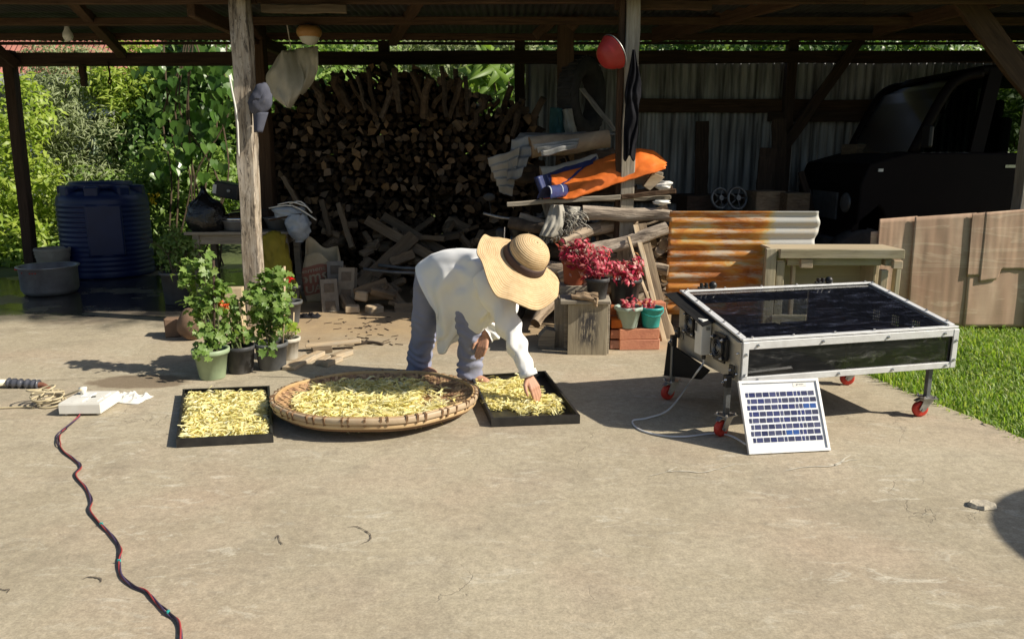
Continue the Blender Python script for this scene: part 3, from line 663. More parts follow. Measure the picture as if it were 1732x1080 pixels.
# crooked sticks thrown on top
def stick_mesh(seed):
    rr = random.Random(seed); mb = MB(); P = [Vector((0, 0, 0))]
    for k in range(1, 5): P.append(Vector((rr.uniform(-.03, .03), rr.uniform(-.03, .03), k / 4)))
    mb.tube(P, [rr.uniform(.8, 1.1) * .05 for _ in P], 6); return mb.mesh('stick', LOGBARK)
STK = [stick_mesh(i) for i in range(7)]
for k in range(24):
    sx = random.uniform(535, 905); top = np.interp(sx, [535, 590, 640, 720, 800, 905], [148, 128, 118, 128, 145, 178]) + random.uniform(-10, 26)
    p = W(sx, top + 55, 9.15 + random.uniform(-.1, .25)); L = random.uniform(.4, .66)
    inst('stick', STK[k % 7], Matrix.Translation(p) @ Euler((R(random.uniform(-30, 10)), R(random.uniform(-38, 38)), random.uniform(0, 6))).to_matrix().to_4x4() @ Matrix.Diagonal((random.uniform(.5, .9), random.uniform(.5, .9), L * .85, 1)), stack)

# loose heap before the stack
HG = 'loose firewood pieces heaped before the stack'
def block(px, py, D, size, rz=0, ry=0, rx=0, mat=None, label=None, name='firewood_piece', cat='firewood', group=HG, lab2=None):
    mb = MB(); L, w, h = size; rings = []
    for k in range(4):
        rings.append([Vector((L * (k / 3 - .5), a * w / 2 * random.uniform(.88, 1.08), c * h / 2 * random.uniform(.88, 1.08))) for a, c in ((-1, -1), (1, -1), (1, 1), (-1, 1))])
    mb.loft(rings); o = inst(name, mb.mesh(name, mat or SAWNDARK), Matrix.Translation(W(px, py, D)) @ Euler((R(rx), R(ry), R(rz))).to_matrix().to_4x4())
    k = o.modifiers.new('bevel', 'BEVEL'); k.width = min(w, h) * .12; k.segments = 1
    zone = 'beside the hollow blocks' if px < 625 else 'under the leaning planks' if px < 715 else 'behind the bending woman' if px < 790 else 'next to the motorcycle'
    tier = 'low in' if py > 480 else 'midway up' if py > 440 else 'high on'
    return tag(o, label or f"{'long' if L > .3 else 'short'} {'thick' if w * h > .0055 else 'thin'} {'upturned' if abs(ry) > 20 else 'level'} firewood block {tier} the loose heap {zone}", cat, group)
SAWNDARK = wood('old_offcut_wood', (.24, .185, .125), (.17, .125, .08), (.085, .06, .04), rnd=.3, bmp=.6)
for k in range(84):
    t = random.random(); D = 7.75 + 1.35 * t + random.uniform(-.08, .08); px_ = random.uniform(560, 860) - 15 * t; base = 520 - 128 * t
    py_ = base - random.uniform(-2, 24)
    block(px_, py_, D, (random.uniform(.12, .34), random.uniform(.05, .13), random.uniform(.04, .09)), random.uniform(-80, 80), random.uniform(-35, 35), random.uniform(-40, 40))
for (x0, y0, x1, y1, D0, D1, w, h, lab) in (
    (607, 488, 700, 402, 8.0, 8.5, .12, .15, 'thick squared beam leaning up the loose firewood heap'),
    (620, 372, 760, 452, 8.8, 8.2, .05, .11, 'long grey plank sloping down across the firewood heap'),
    (648, 366, 768, 436, 8.95, 8.5, .05, .10, 'long dark plank sloping behind the grey plank'),
    (690, 400, 752, 404, 8.6, 8.5, .05, .06, 'short level batten lying high on the firewood heap'),
    (600, 497, 655, 478, 7.75, 7.85, .11, .10, 'sunlit block with a split end on the firewood heap'),
    (652, 486, 690, 530, 7.9, 7.72, .09, .12, 'grey block tipped on end at the foot of the heap'),
    (668, 522, 702, 521, 7.7, 7.7, .1, .11, 'plain flat block lying beside the bending woman\'s legs'),
    (660, 445, 700, 430, 8.2, 8.3, .1, .1, 'short offcut resting behind the iron pipes'),
    (573, 345, 596, 420, 8.95, 8.7, .09, .06, 'upright broken slab leaning on the stack above the hollow blocks'),
    (545, 340, 560, 400, 9.0, 8.8, .1, .06, 'upright dark slab leaning on the stack beside the cement sack'),
    (480, 300, 505, 345, 9.05, 8.95, .12, .05, 'brown square board leaning on the stack behind the plastic bags')):
    o = timber('firewood_plank', W(x0, y0, D0), W(x1, y1, D1), h, w, SAWNDARK, None, (0, -1, .3)); tag(o, lab, 'plank', HG)
for (a, b_, lab) in ((W(615, 455, 7.95), W(712, 462, 7.9), 'thin grey iron pipe lying across the firewood heap'), (W(640, 448, 8.1), W(725, 455, 8.0), 'thin iron pipe lying just above the other pipe')):
    tag(MB().tube([a, (a + b_) / 2 + V(0, 0, -.01), b_], .018, 8).obj('iron_pipe', DSTEEL, smooth=True), lab, 'pipe')
for q, lab in (((596, 522, 7.62, (.14, .12, .07), 10, 0, 0), 'small sunlit block at the foot of the heap'), ((633, 523, 7.64, (.16, .12, .08), 40, 0, 10), 'small sunlit block with a pale top at the foot of the heap'), ((612, 500, 7.72, (.13, .1, .1), 0, 10, 0), 'squat block with a bright end above the sunlit blocks')):
    block(*q, mat=PALEWOOD, label=lab)
# hollow blocks
def hollow(px_, py_, D, rz, rx, label):
    root = tag(inst('hollow_block', MB().box((0, 0, .0), (.17, .10, .36)).mesh('hollow_block', BLOCKM), Matrix.Translation(W(px_, py_, D)) @ Euler((R(rx), 0, R(rz))).to_matrix().to_4x4()), label, 'concrete block', 'hollow concrete blocks by the cement sack')
    for z in (-.09, .09): MB().box((0, -.048, z), (.10, .02, .09)).obj('core_shade', CRACKM, root, local=True)  # dark boxes on the face paint the shade of the hollow cores
    return root
hollow(557, 502, 7.75, 20, -14, 'brown hollow block leaning on the cement sack')
hollow(588, 482, 7.9, -5, -12, 'grey hollow block standing between the cement sack and the big beam')
hollow(568, 470, 8.15, 10, -8, 'narrow grey hollow block standing behind the brown one')
# ================================================================ BAMBOO TRAY
def local_child(mb, name, mats, parent, **k): return mb.obj(name, mats, parent, local=True, **k)
bt = thing('bamboo_tray', 'large round woven bamboo winnowing tray spread with yellow shreds', 'winnowing tray', (-.845, 4.58, 0), 0)
RX, RY = .622, .585
TILT = -.045                                       # front rim a little higher
def tz(x, y): return TILT * y
def bowl(r):                                       # height of the woven dish at relative radius r
    return .03 + .075 * max(0, (r - .62) / .38) ** 1.6
P = []; Fc = []
def strip_set(axis, count):
    global P, Fc
    vs, fs = [], []
    for i in range(count):
        c = (i + .5) / count * 2 - 1
        if abs(c) > .985: continue
        half = math.sqrt(1 - c * c) * .99; n = max(6, int(half * count)); base = len(vs); hw = .84 / count
        for k in range(n + 1):
            t = -half + 2 * half * k / n
            for sgn in (-1, 1):
                a, b_ = (t, c + sgn * hw) if axis == 0 else (c + sgn * hw, t)
                rr_ = min(1, math.hypot(a, b_)); j = int((t + 1) / 2 * count)
                over = .004 if ((j + (i * (1 if axis == 0 else 1))) // 2) % 2 == axis else -.004
                x, y = a * RX * .97, b_ * RY * .97
                vs.append((x, y, bowl(rr_) + over + tz(x, y)))
        for k in range(n): q = base + 2 * k; fs.append((q, q + 1, q + 3, q + 2))
    return vs, fs
mb = MB()
for ax in (0, 1):
    vs_, fs_ = strip_set(ax, 54); mb.add(vs_, fs_)
weave = local_child(mb, 'woven_base', WEAVE, bt)
weave.rotation_euler = (0, 0, 0)
mb = MB()                                          # dark closed underside
rings = []
for r in (.05, .4, .7, .85, .98):
    rings.append([Vector((math.cos(a) * r * RX * .98, math.sin(a) * r * RY * .98, max(.004, bowl(r) - .02) + tz(0, math.sin(a) * r * RY) + .004)) for a in [2 * math.pi * k / 48 for k in range(48)]])
mb.loft(rings, True, True, False); local_child(mb, 'underside', RATTAN, bt, smooth=True)
def hoop(name, scale, z, w, h, mat):
    mb = MB(); n = 96; rings = []
    for k in range(n):
        a = 2 * math.pi * k / n; wob = 1 + .004 * math.sin(5 * a + scale * 9)
        d = Vector((math.cos(a), math.sin(a), 0)); c = Vector((math.cos(a) * RX * scale * wob, math.sin(a) * RY * scale * wob, z + tz(0, math.sin(a) * RY) + .003 * math.sin(7 * a)))
        rings.append([c + d * (q[0] * w / 2) + Vector((0, 0, q[1] * h / 2)) for q in ((-1, -.6), (-.6, -1), (.6, -1), (1, -.6), (1, .6), (.6, 1), (-.6, 1), (-1, .6))])
    rings.append(rings[0]); mb.loft(rings, True, False, False); return local_child(mb, name, mat, bt, smooth=True)
hoop('rim_hoop', 1.0, .100, .022, .036, BAMBOO); hoop('rim_hoop', .972, .108, .012, .028, BAMBOO); hoop('rim_hoop', .985, .066, .018, .026, BAMBOO); hoop('rim_hoop', .95, .042, .016, .018, RATTAN)
lash = MB().box((0, 0, 0), (.032, .005, .048)).box((0, .007, .002), (.030, .004, .046)).mesh('lashing', RATTAN)
for k in range(54):
    a = 2 * math.pi * (k + .3 * math.sin(k * 2.3)) / 54
    inst('lashing', lash, Matrix.Translation((math.cos(a) * RX * .995, math.sin(a) * RY * .995, .098 + tz(0, math.sin(a) * RY))) @ Matrix.Rotation(math.atan2(math.sin(a) / RY, math.cos(a) / RX), 4, 'Z') @ Matrix.Rotation(R(12), 4, 'Y'), bt, True)

def shreds(name, pts, zs, label, L=(.05, .11), W_=(.003, .0068)):
    n = len(pts); ang = rng.uniform(0, 6.28, n); Ls = rng.uniform(*L, n); ws = rng.uniform(*W_, n); curl = rng.normal(size=n) * 12; k = 5; pts = pts - np.c_[np.cos(ang), np.sin(ang)] * Ls[:, None] * .45
    v = np.empty((n, (k + 1) * 2, 3)); x = pts[:, 0].copy(); y = pts[:, 1].copy(); a = ang.copy(); pit = rng.normal(size=n) * .28; roll = rng.normal(size=n) * .5; z = zs.copy()
    for i in range(k + 1):
        sx, sy = -np.sin(a), np.cos(a)
        wv = ws * (.55 if i in (0, k) else 1)
        v[:, 2 * i] = np.c_[x + sx * wv * np.cos(roll), y + sy * wv * np.cos(roll), z + wv * np.sin(roll)]
        v[:, 2 * i + 1] = np.c_[x - sx * wv * np.cos(roll), y - sy * wv * np.cos(roll), z - wv * np.sin(roll)]
        x = x + np.cos(a) * Ls / k; y = y + np.sin(a) * Ls / k; z = z + Ls / k * np.sin(pit); a = a + curl * Ls / k; pit = pit - .16 + rng.normal(size=n) * .1; roll = roll + rng.normal(size=n) * .35
    F = (np.arange(n)[:, None, None] * (2 * k + 2) + np.array([[2 * i, 2 * i + 1, 2 * i + 3, 2 * i + 2] for i in range(k)])[None]).reshape(-1, 4)
    v = v.reshape(-1, 3)
    o = bpy.data.objects.new(name, npmesh(name, v, F, FRUIT)); col.objects.link(o); return tag(o, label, 'fruit shreds', kind='stuff')
def clumpy(n, fn):
    out = []
    while len(out) < n:
        p = fn()
        if p is not None: out.append(p)
    return np.array(out)
def in_tray():
    a, r = random.uniform(0, 6.28), math.sqrt(random.random()) * .79
    x, y = math.cos(a) * r + random.gauss(0, .02), math.sin(a) * r + random.gauss(0, .02)
    if x > .42 and y > -.35 + (x - .42) * .2 and random.random() < .93: return None
    if x < -.72 and random.random() < .6: return None
    if noise.noise(Vector((x * 5, y * 5, 3))) < -.32 and random.random() < .7: return None
    return (bt.location.x + x * RX, bt.location.y + y * RY)
p = clumpy(8500, in_tray)
bump_h = np.array([.02 + .022 * max(0, noise.noise(Vector((x * 9, y * 9, 0))) + .45) for x, y in p])
zs = .006 + np.array([bowl(math.hypot((x - bt.location.x) / RX, (y - 4.58) / RY)) + tz(0, y - 4.58) for x, y in p]) + rng.random(len(p)) * bump_h * 1.5
shreds('yellow_shreds', p, zs, 'curled yellow fruit shreds drying in the round bamboo tray')

# ================================================================ BLACK TRAYS
def tray(name, corners, h, label):
    C = [Vector((c.x, c.y, 0)) for c in corners]; ctr = sum(C, Vector()) / 4
    root = thing(name, label, 'tray', ctr, 0, 'black metal drying trays')
    mb = MB(); pl = [(c.x, c.y, .006) for c in C]; mb.add([(x, y, .003) for x, y, _ in pl] + [(x, y, .008) for x, y, _ in pl], [(3, 2, 1, 0), (4, 5, 6, 7)]); mb.obj('tray_floor', BLACKT, root)
    for i in range(4):
        a, b_ = C[i], C[(i + 1) % 4]; d = (b_ - a).normalized(); nrm = Vector((d.y, -d.x, 0))
        ext = .003 if i % 2 == 0 else -.003
        mb = MB().bar(a - d * ext + nrm * .0 + V(0, 0, h / 2 + .002), b_ + d * ext + V(0, 0, h / 2 + .002), .005, h)
        mb.bar(a + V(0, 0, h + .001) - d * ext - nrm * .006, b_ + V(0, 0, h + .001) + d * ext - nrm * .006, .011, .004)
        mb.obj('tray_side', BLACKT, root)
    return root, C
def quadpt(C, u, v): return C[0] * (1 - u) * (1 - v) + C[1] * u * (1 - v) + C[2] * u * v + C[3] * (1 - u) * v
t1, C1 = tray('drying_tray', [G(300, 757), G(462, 748), G(456, 664), G(311, 670)], .048, 'shallow black tray filled edge to edge with yellow shreds, beside the white socket box')
t2, C2 = tray('drying_tray', [G(832, 722), G(980, 716), G(922, 639), G(797, 647)], .052, 'shallow black tray part filled with yellow shreds under the bending woman\'s hand')
def in1():
    u, v = random.uniform(.06, .94), random.uniform(.04, .92); q = quadpt(C1, u, v); return (q.x, q.y)
p = clumpy(6000, in1); zs = .012 + rng.random(len(p)) * np.array([.026 + .026 * max(0, noise.noise(Vector((x * 11, y * 9, 7))) + .5) for x, y in p])
shreds('yellow_shreds', p, zs, 'curled yellow fruit shreds filling the black tray beside the socket box', (.04, .08), (.003, .006))
def in2():
    u, v = random.uniform(.04, .9), random.uniform(.16, .93)
    if u < .35 and v < .3: return None
    if v < .24 and random.random() < .75: return None
    if u > .62 + .35 * (1 - v) + random.gauss(0, .04) and v > .5: return None
    q = quadpt(C2, u, v); return (q.x, q.y)
p = clumpy(4200, in2); zs = .012 + rng.random(len(p)) * np.array([.02 + .024 * max(0, noise.noise(Vector((x * 11, y * 9, 2))) + .5) for x, y in p])
shreds('yellow_shreds', p, zs, 'curled yellow fruit shreds in the black tray under the woman\'s hand', (.04, .09), (.003, .0065))

# ================================================================ SOCKET BOX, CABLES
sb0, sb1, sb3 = G(100, 704), G(170, 704), G(118, 676)
rz = math.atan2(sb1.y - sb0.y, sb1.x - sb0.x); wid = (sb1 - sb0).length; dep = .26
box = thing('socket_box', 'white plastic socket box with a plug in it lying on the concrete', 'socket box', sb0, rz + R(2))
mb = MB()
for x, y in ((.03, .03), (wid - .03, .03), (.03, dep - .03), (wid - .03, dep - .03)): mb.box((x, y, .008), (.014, .014, .016))
local_child(mb, 'rubber_foot', WHITEP, box)
local_child(MB().box((wid / 2, dep / 2, .045), (wid, dep, .062)), 'housing', WHITEP, box, bevel=.004)
local_child(MB().box((wid / 2, dep / 2, .0785), (wid * .97, dep * .96, .006)), 'face_plate', WHITEP, box, bevel=.002)
for i, (x, y) in enumerate(((.10, .07), (.10, .17), (.19, .07), (.19, .17))):
    local_child(MB().box((x, y, .084), (.066, .075, .006)), 'socket', WHITEP if i != 1 else WHITEB, box, bevel=.003)
local_child(MB().box((.155, .125, .0845), (.022, .016, .006)), 'switch', BLACKP, box)
local_child(MB().lathe([(.016, .08), (.018, .10), (.024, .115), (.024, .125), (.010, .13)], 14, (.06, .19, 0)), 'plug', WHITEP, box, smooth=True)
# white bag scrap
c_ = G(210, 677)
def crumple(c, sx, sy, h, seed, rot=0):
    def fn(u, t):
        x, y = (u - .5) * sx, (t - .5) * sy; e = (1 - (2 * u - 1) ** 4) * (1 - (2 * t - 1) ** 4)
        a = noise.noise(Vector((u * 5 + seed, t * 4, seed))) + .6 * noise.noise(Vector((u * 11, t * 12, seed * 2)))
        xr = x * (1 + .18 * noise.noise(Vector((t * 3, seed, 1)))); yr = y * (1 + .2 * noise.noise(Vector((u * 3, seed, 4))))
        return Vector((c.x + xr * math.cos(rot) - yr * math.sin(rot), c.y + xr * math.sin(rot) + yr * math.cos(rot), c.z + .004 + max(0, h * (.45 + .8 * a) * e)))
    return MB().grid(fn, 26, 16)
tag(crumple(V(c_.x + .02, c_.y + .02, 0), .25, .17, .05, 3, -.15).obj('plastic_wrapper', WHITEP, smooth=True), 'crumpled white plastic wrapper lying beside the socket box', 'wrapper')
# taped pipe coming in from the side, coil of cream cable over its rusty end
pipe = thing('water_pipe', 'cream pipe joined with grey tape to a bent rusty end above the concrete', 'pipe', G(0, 690))
pA, pB, pC, pD = W(-60, 646, 5.02), W(16, 647, 5.05), W(66, 650, 5.05), W(84, 662, 5.0)
MB().tube([W(-420, 640, 5.0), pA, pB], .024, 12).obj('pipe_body', PIPEC, pipe, smooth=True)
mb = MB(); P_ = spline([pB - V(.01, 0, 0), (pB + pC) / 2, pC], 10); mb.tube(P_, [.031 + .006 * math.sin(i * 1.7) - (.006 if 8 < i < 11 else 0) for i in range(len(P_))], 12); mb.obj('tape_wrap', TAPE, pipe, smooth=True)
MB().tube(spline([pC - V(.02, 0, 0), pC + V(.03, -.0, -.01), pD, pD + V(.012, -.02, -.07)], 5), .021, 10).obj('rusty_end', RUSTY, pipe, smooth=True)
MB().tube([W(-420, 640, 5.05), V(-4.9, 5.04, 0)], .03, 8).obj('pipe_support', RUSTY, pipe)
cc = G(80, 686); mb = MB()
for k in range(7):
    r = random.uniform(.06, .115); c = cc + V(random.uniform(-.03, .03), random.uniform(-.02, .05), .012 + .014 * k); t0 = random.uniform(0, 6)
    tx, ty = random.uniform(-.35, .35), random.uniform(-.1, .4)
    mb.tube([c + V(math.cos(a + t0) * r, math.sin(a + t0) * r * .8, math.cos(a) * r * tx + math.sin(a) * r * ty + r * .12) for a in np.linspace(0, 6.28, 22)], .0055, 6)
mb.tube(spline([cc + V(.06, 0, .03), G(105, 684) + V(0, 0, .05), box.location + V(.06, .16, .12)], 6), .0055, 6)
mb.tube(spline([cc + V(-.05, -.06, .01), G(40, 690) + V(0, 0, .01), G(-40, 694) + V(0, 0, .01)], 6), .0055, 6)
tag(mb.obj('cable_coil', CABLEC, smooth=True), 'loose coil of cream cable hung on the rusty pipe end', 'cable')
# twisted wire across the yard
pts = [(135, 700), (132, 708), (112, 725), (98, 742), (105, 762), (125, 778), (137, 790), (128, 806), (145, 826), (155, 848), (152, 866), (172, 890), (190, 908), (204, 930), (202, 950), (206, 975), (225, 993), (248, 1003), (264, 1020), (285, 1040), (303, 1056), (306, 1100), (300, 1150)]
base = spline([G(*q) for q in pts], 8); base[0].z = .05
tw = thing('twisted_wire', 'red and dark twisted wire snaking down the concrete from the socket box', 'wire', G(150, 850))
for k, (mat_, ph, rad) in enumerate(((CABLER, 0, .0032), (CABLEN, 2.1, .0034), (CABLEU, 4.2, .0032))):
    P_ = []
    for i, p in enumerate(base):
        t = (base[min(i + 1, len(base) - 1)] - base[max(i - 1, 0)]); t.z = 0; t.normalize(); s = Vector((-t.y, t.x, 0)); a = i * .24 + ph
        spread = .0028 + .004 * max(0, noise.noise(Vector((i * .09, 0, 5)))) + (.007 if 16 < i < 30 else 0)
        P_.append(Vector((p.x, p.y, 0)) + s * math.cos(a) * spread + V(0, 0, .004 + .004 * (1 + math.sin(a)) + (.05 if i == 0 else 0)))
    MB().tube(P_, rad, 6).obj('strand', mat_, tw, smooth=True)
for i in (88, 113, 152):
    if i < len(base): MB().box((base[i].x, base[i].y, .014), (.012, .006, .010), Matrix.Rotation(i, 3, 'Z')).obj('green_tie', TEAL, tw)

# ================================================================ POTS
def pot(name, base, r0, r1, h, mat, label, cat='flower pot', rim=.012, rimh=.03, wob=None, group='flower pots', n=28, soil=True):
    root = thing(name, label, cat, base, 0, group)
    prof = [(r0 * .96, 0), (r0, .006), (r1 * .97, h - rimh), (r1 + rim * .6, h - rimh), (r1 + rim, h - rimh * .6), (r1 + rim, h), (r1 + rim - .006, h + .002), (r1 * .93, h - .004), (r1 * .88, h * .8)]
    local_child(MB().lathe(prof, n, wob=wob, cap1=False), 'pot_body', mat, root, smooth=True)
    if soil:
        mb = MB(); mb.grid(lambda u, t: Vector((math.cos(u * 6.2832) * t * r1 * .9, math.sin(u * 6.2832) * t * r1 * .9, h * .83 + .012 * noise.noise(Vector((u * 9, t * 5, r1 * 50))))), 20, 4); local_child(mb, 'soil', SOIL, root)
    return root
gp = pot('flower_pot', G(360, 638), .088, .118, .215, GREENPOT, 'pale green plastic pot with a tall leafy plant', rimh=.035)
bp = pot('flower_pot', G(408, 628), .088, .108, .20, BLACKPOT, 'dusty black pot standing next to the pale green pot', rim=.004)
gy = pot('flower_pot', G(461, 622), .098, .118, .20, GREYPOT, 'grey pot with a tall leafy plant, next to the dusty black pot', rim=.006)
wp = pot('flower_pot', G(489, 606), .066, .085, .17, WHITEPOT, 'small cream ribbed pot tucked behind the grey pot', wob=lambda a, z: 1 + .02 * math.sin(16 * a))
g2 = pot('flower_pot', G(490, 546), .088, .118, .215, GREYPOT, 'grey rimmed pot standing farther back beside the weathered post', rim=.012)
g3 = pot('flower_pot', G(492, 528), .09, .11, .28, BLACKPOT, 'black pot just behind the grey rimmed pot')
bkt = pot('bucket', G(300, 512), .12, .145, .34, GREYPOT, 'tall grey bucket half hidden behind the leafy potted plants', 'bucket', group=None)
def stems(root_name, base, tops, rad, mat, parent, n=6):
    mb = MB()
    for t in tops:
        a = Vector(base) + V(random.uniform(-.03, .03), random.uniform(-.03, .03), 0); b_ = Vector(t); m_ = (a + b_) / 2 + V(random.uniform(-.04, .04), random.uniform(-.03, .03), .03)
        mb.tube(spline([a, m_, b_], 4), [rad * (1 - .5 * i / 8) for i in range(9)], 5)
    return mb.obj(root_name, mat, parent)
STEMM = M('green_stem', (.09, .13, .04), (.13, .11, .06), 9, .7, .2)
def lobed_leaves(name, blobs, n, L, mat, parent, clump=.04, zmin=None, per=9):
    "chrysanthemum-like leaves: three broad lobes"
    P, N = crown_points(blobs, n, clump, per); 
    if zmin: k = P[:, 2] > zmin; P, N = P[k], N[k]
    n = len(P); r = rng.normal(size=(n, 3)); T = unit(np.cross(N, r)); B = np.cross(N, T); s = (L * rng.uniform(.6, 1.25, n))[:, None]
    tmpl = [(0, 0, 0), (.25, .22, .05), (.3, .55, .02), (.55, .30, .07), (.75, .42, 0), (.8, .18, .04), (1.08, 0, -.12), (.8, -.18, .04), (.75, -.42, 0), (.55, -.30, .07), (.3, -.55, .02), (.25, -.22, .05), (.55, 0, -.03)]
    v = np.stack([P + T * s * a + B * s * b_ + N * s * c for a, b_, c in tmpl], 1)
    f = np.array([[12, i, i + 1] for i in range(11)] + [[12, 11, 0]])
    F = (np.arange(n)[:, None, None] * 13 + f[None]).reshape(-1, 3)
    o = bpy.data.objects.new(name, npmesh(name, v.reshape(-1, 3), F, mat)); col.objects.link(o); adopt(o, parent); return o
def flower(name, c, r, mat, parent, n=18):
    Pp = np.array([c] * n) + rng.normal(size=(n, 3)) * r * .25; v, f = leaf_arrays(Pp, unit(rng.normal(size=(n, 3)) + np.array([[0, -.8, .6]])), r * rng.uniform(.7, 1.2, n), r * .6, .2, .1)
    o = bpy.data.objects.new(name, npmesh(name, v, f, mat)); col.objects.link(o); adopt(o, parent); return o
PG = 'leafy flowering plants in the pots by the post'
def potplant(name, label, pot_root, top_h, blobs, n, L, mat=LF_POT, flowers=(), group=PG):
    b_ = pot_root.location + V(0, 0, top_h); r = thing(name, label, 'potted plant', b_, 0, group)
    stems('stem', b_ - V(0, 0, .03), [bl[0] for bl in blobs for _ in range(2)], .006, STEMM, r)
    lobed_leaves('foliage', blobs, n, L, mat, r)
    for c, rad, m_ in flowers: flower('flower', c, rad, m_, r)
    return r
potplant('potted_plant', 'tall leaning green plant growing from the pale green pot', gp, .18,
         [(W(352, 565, 5.3), (.10, .1, .10)), (W(345, 520, 5.32), (.11, .1, .10)), (W(330, 475, 5.36), (.10, .1, .09)), (W(345, 450, 5.4), (.08, .08, .07)), (W(365, 500, 5.36), (.07, .07, .1)), (W(312, 455, 5.42), (.05, .05, .05)), (W(345, 590, 5.2), (.07, .05, .05))], 520, .052)
potplant('potted_plant', 'shorter green plant with an orange flower in the dusty black pot', bp, .16,
         [(W(388, 530, 5.5), (.09, .08, .08)), (W(378, 560, 5.46), (.09, .08, .06)), (W(410, 560, 5.5), (.06, .06, .06)), (W(398, 510, 5.55), (.05, .05, .05))], 230, .05, flowers=[(W(379, 518, 5.42), .04, FLOW_O), (W(374, 512, 5.45), .03, FLOW_O)])
potplant('potted_plant', 'tall bushy green plant growing from the grey pot', gy, .16,
         [(W(452, 565, 5.5), (.11, .1, .07)), (W(450, 530, 5.55), (.12, .1, .09)), (W(455, 492, 5.58), (.11, .1, .09)), (W(440, 505, 5.5), (.08, .08, .08)), (W(465, 470, 5.6), (.08, .08, .05)), (W(470, 525, 5.56), (.09, .08, .1)), (W(455, 590, 5.42), (.06, .05, .04))], 560, .058)
potplant('potted_plant', 'small light green seedling in the cream ribbed pot', wp, .14, [(W(490, 556, 5.84), (.06, .06, .04)), (W(500, 560, 5.84), (.05, .05, .03))], 60, .045, LF_BRIGHT)
potplant('potted_plant', 'thin green stem with a red flower rising from the grey rimmed pot', g2, .18, [(W(487, 500, 7.0), (.05, .05, .05)), (W(484, 485, 7.0), (.04, .04, .06))], 40, .05, LF_POT, [(W(487, 472, 6.95), .05, FLOW_R), (W(484, 464, 6.97), .04, FLOW_R)])
for a, b_, r_, lab in ((W(361, 592, 5.3), W(361, 440, 5.36), .009, 'dark wooden stake standing in the pale green pot'), (W(413, 580, 5.45), W(404, 510, 5.48), .008, 'bamboo stake leaning in the dusty black pot'), (W(478, 580, 5.55), W(481, 450, 5.62), .009, 'bamboo stake standing in the grey pot'), (W(493, 570, 5.84), W(497, 528, 5.9), .005, 'thin cane standing in the cream ribbed pot')):
    tag(MB().tube([a, (a + b_) / 2 + V(.006, 0, 0), b_], r_, 7).obj('plant_stake', DARKWOOD if 'dark' in lab else BAMBOO, smooth=True), lab, 'stake')
# stones, timber block by the pots
def rock(c, r, seed, mat, name, label, cat):
    mb = MB().ell(c, r, None, 14, 10)
    mb.v = [tuple(Vector(v) + (Vector(v) - c) * (.28 * noise.noise(Vector(v) * 7 + Vector((seed, 0, 0))) + .12 * noise.noise(Vector(v) * 19))) for v in mb.v]
    return tag(mb.obj(name, mat, smooth=True), label, cat)
rock(G(316, 579) + V(0, .12, .135), (.12, .11, .14), 2, STONE, 'stone', 'big brown stone on the concrete behind the pale green pot', 'stone')
tag(MB().box(G(288, 571) + V(0, .08, .08), (.13, .16, .16), Matrix.Rotation(.2, 3, 'Z'), 0, .012).obj('stone_block', STONE, bevel=.012), 'squarish dark stone block beside the big brown stone', 'stone')
tag(crumple(G(523, 536) + V(0, 0, 0), .22, .14, .05, 8).obj('black_rag', CLOTHB, smooth=True), 'flat black rag lying on the dusty floor near the cement sack', 'rag')
q_ = W(394, 486, 6.85); tag(MB().box((q_.x, q_.y, q_.z / 2), (.17, .12, q_.z), Matrix.Rotation(.15, 3, 'Z')).obj('cardboard_carton', SACKC, bevel=.004), 'small pale carton standing against the weathered post behind the plants', 'carton')
# bricks and laths before the round tray
LG = 'short pale wood offcuts lying before the pots'
def offcut(px_, py_, L, w, h, rz, z=0, ry=0, lab=None, mat=PALEWOOD):
    p = G(px_, py_); mb = MB().box((0, 0, 0), (L, w, h), None, 0, .004)
    o = inst('wood_offcut', mb.mesh('wood_offcut', mat), Matrix.Translation((p.x, p.y, h / 2 + z + .002)) @ Euler((0, R(ry), R(rz))).to_matrix().to_4x4())
    k = o.modifiers.new('bevel', 'BEVEL'); k.width = .004; k.segments = 1
    return tag(o, lab or 'short pale wood offcut lying in the row between the pots and the round tray', 'wood offcut', LG)
offcut(507, 616, .36, .10, .03, 78, lab='wide pale offcut, first of the row beside the cream ribbed pot')
for q_, n_ in (((527, 607, .28, .075, .03, 72), 'second'), ((548, 612, .20, .06, .03, 80), 'third'), ((562, 615, .20, .065, .035, 68), 'fourth'), ((578, 604, .20, .075, .04, 62), 'fifth')): offcut(*q_, lab=n_ + ' pale wood offcut of the row, counted from the cream ribbed pot')
offcut(565, 591, .44, .07, .025, 12, .04, -3, 'long thin lath laid across the tops of the pale offcuts'); offcut(545, 596, .16, .08, .04, 20, lab='dark offcut under the long thin lath', mat=SAWNDARK)
tag(MB().tube(spline([G(600, 585) + V(0, 0, .02), G(625, 582) + V(0, 0, .02), G(648, 584) + V(0, 0, .012)], 4), .012, 6).obj('twig', LOGBARK, smooth=True), 'short crooked twig on the dusty ground near the offcuts', 'twig')
lit = MB()
for k in range(70):
    p = G(random.choice([random.gauss(630, 25), random.gauss(560, 60), random.uniform(480, 940)]), random.uniform(536, 585)); lit.box((p.x, p.y, .004), (random.uniform(.02, .09), .006, .006), Matrix.Rotation(random.uniform(0, 3), 3, 'Z'))
tag(lit.obj('ground_litter', LOGBARK), 'scattered bark chips and straw on the dusty ground', 'litter', kind='stuff')

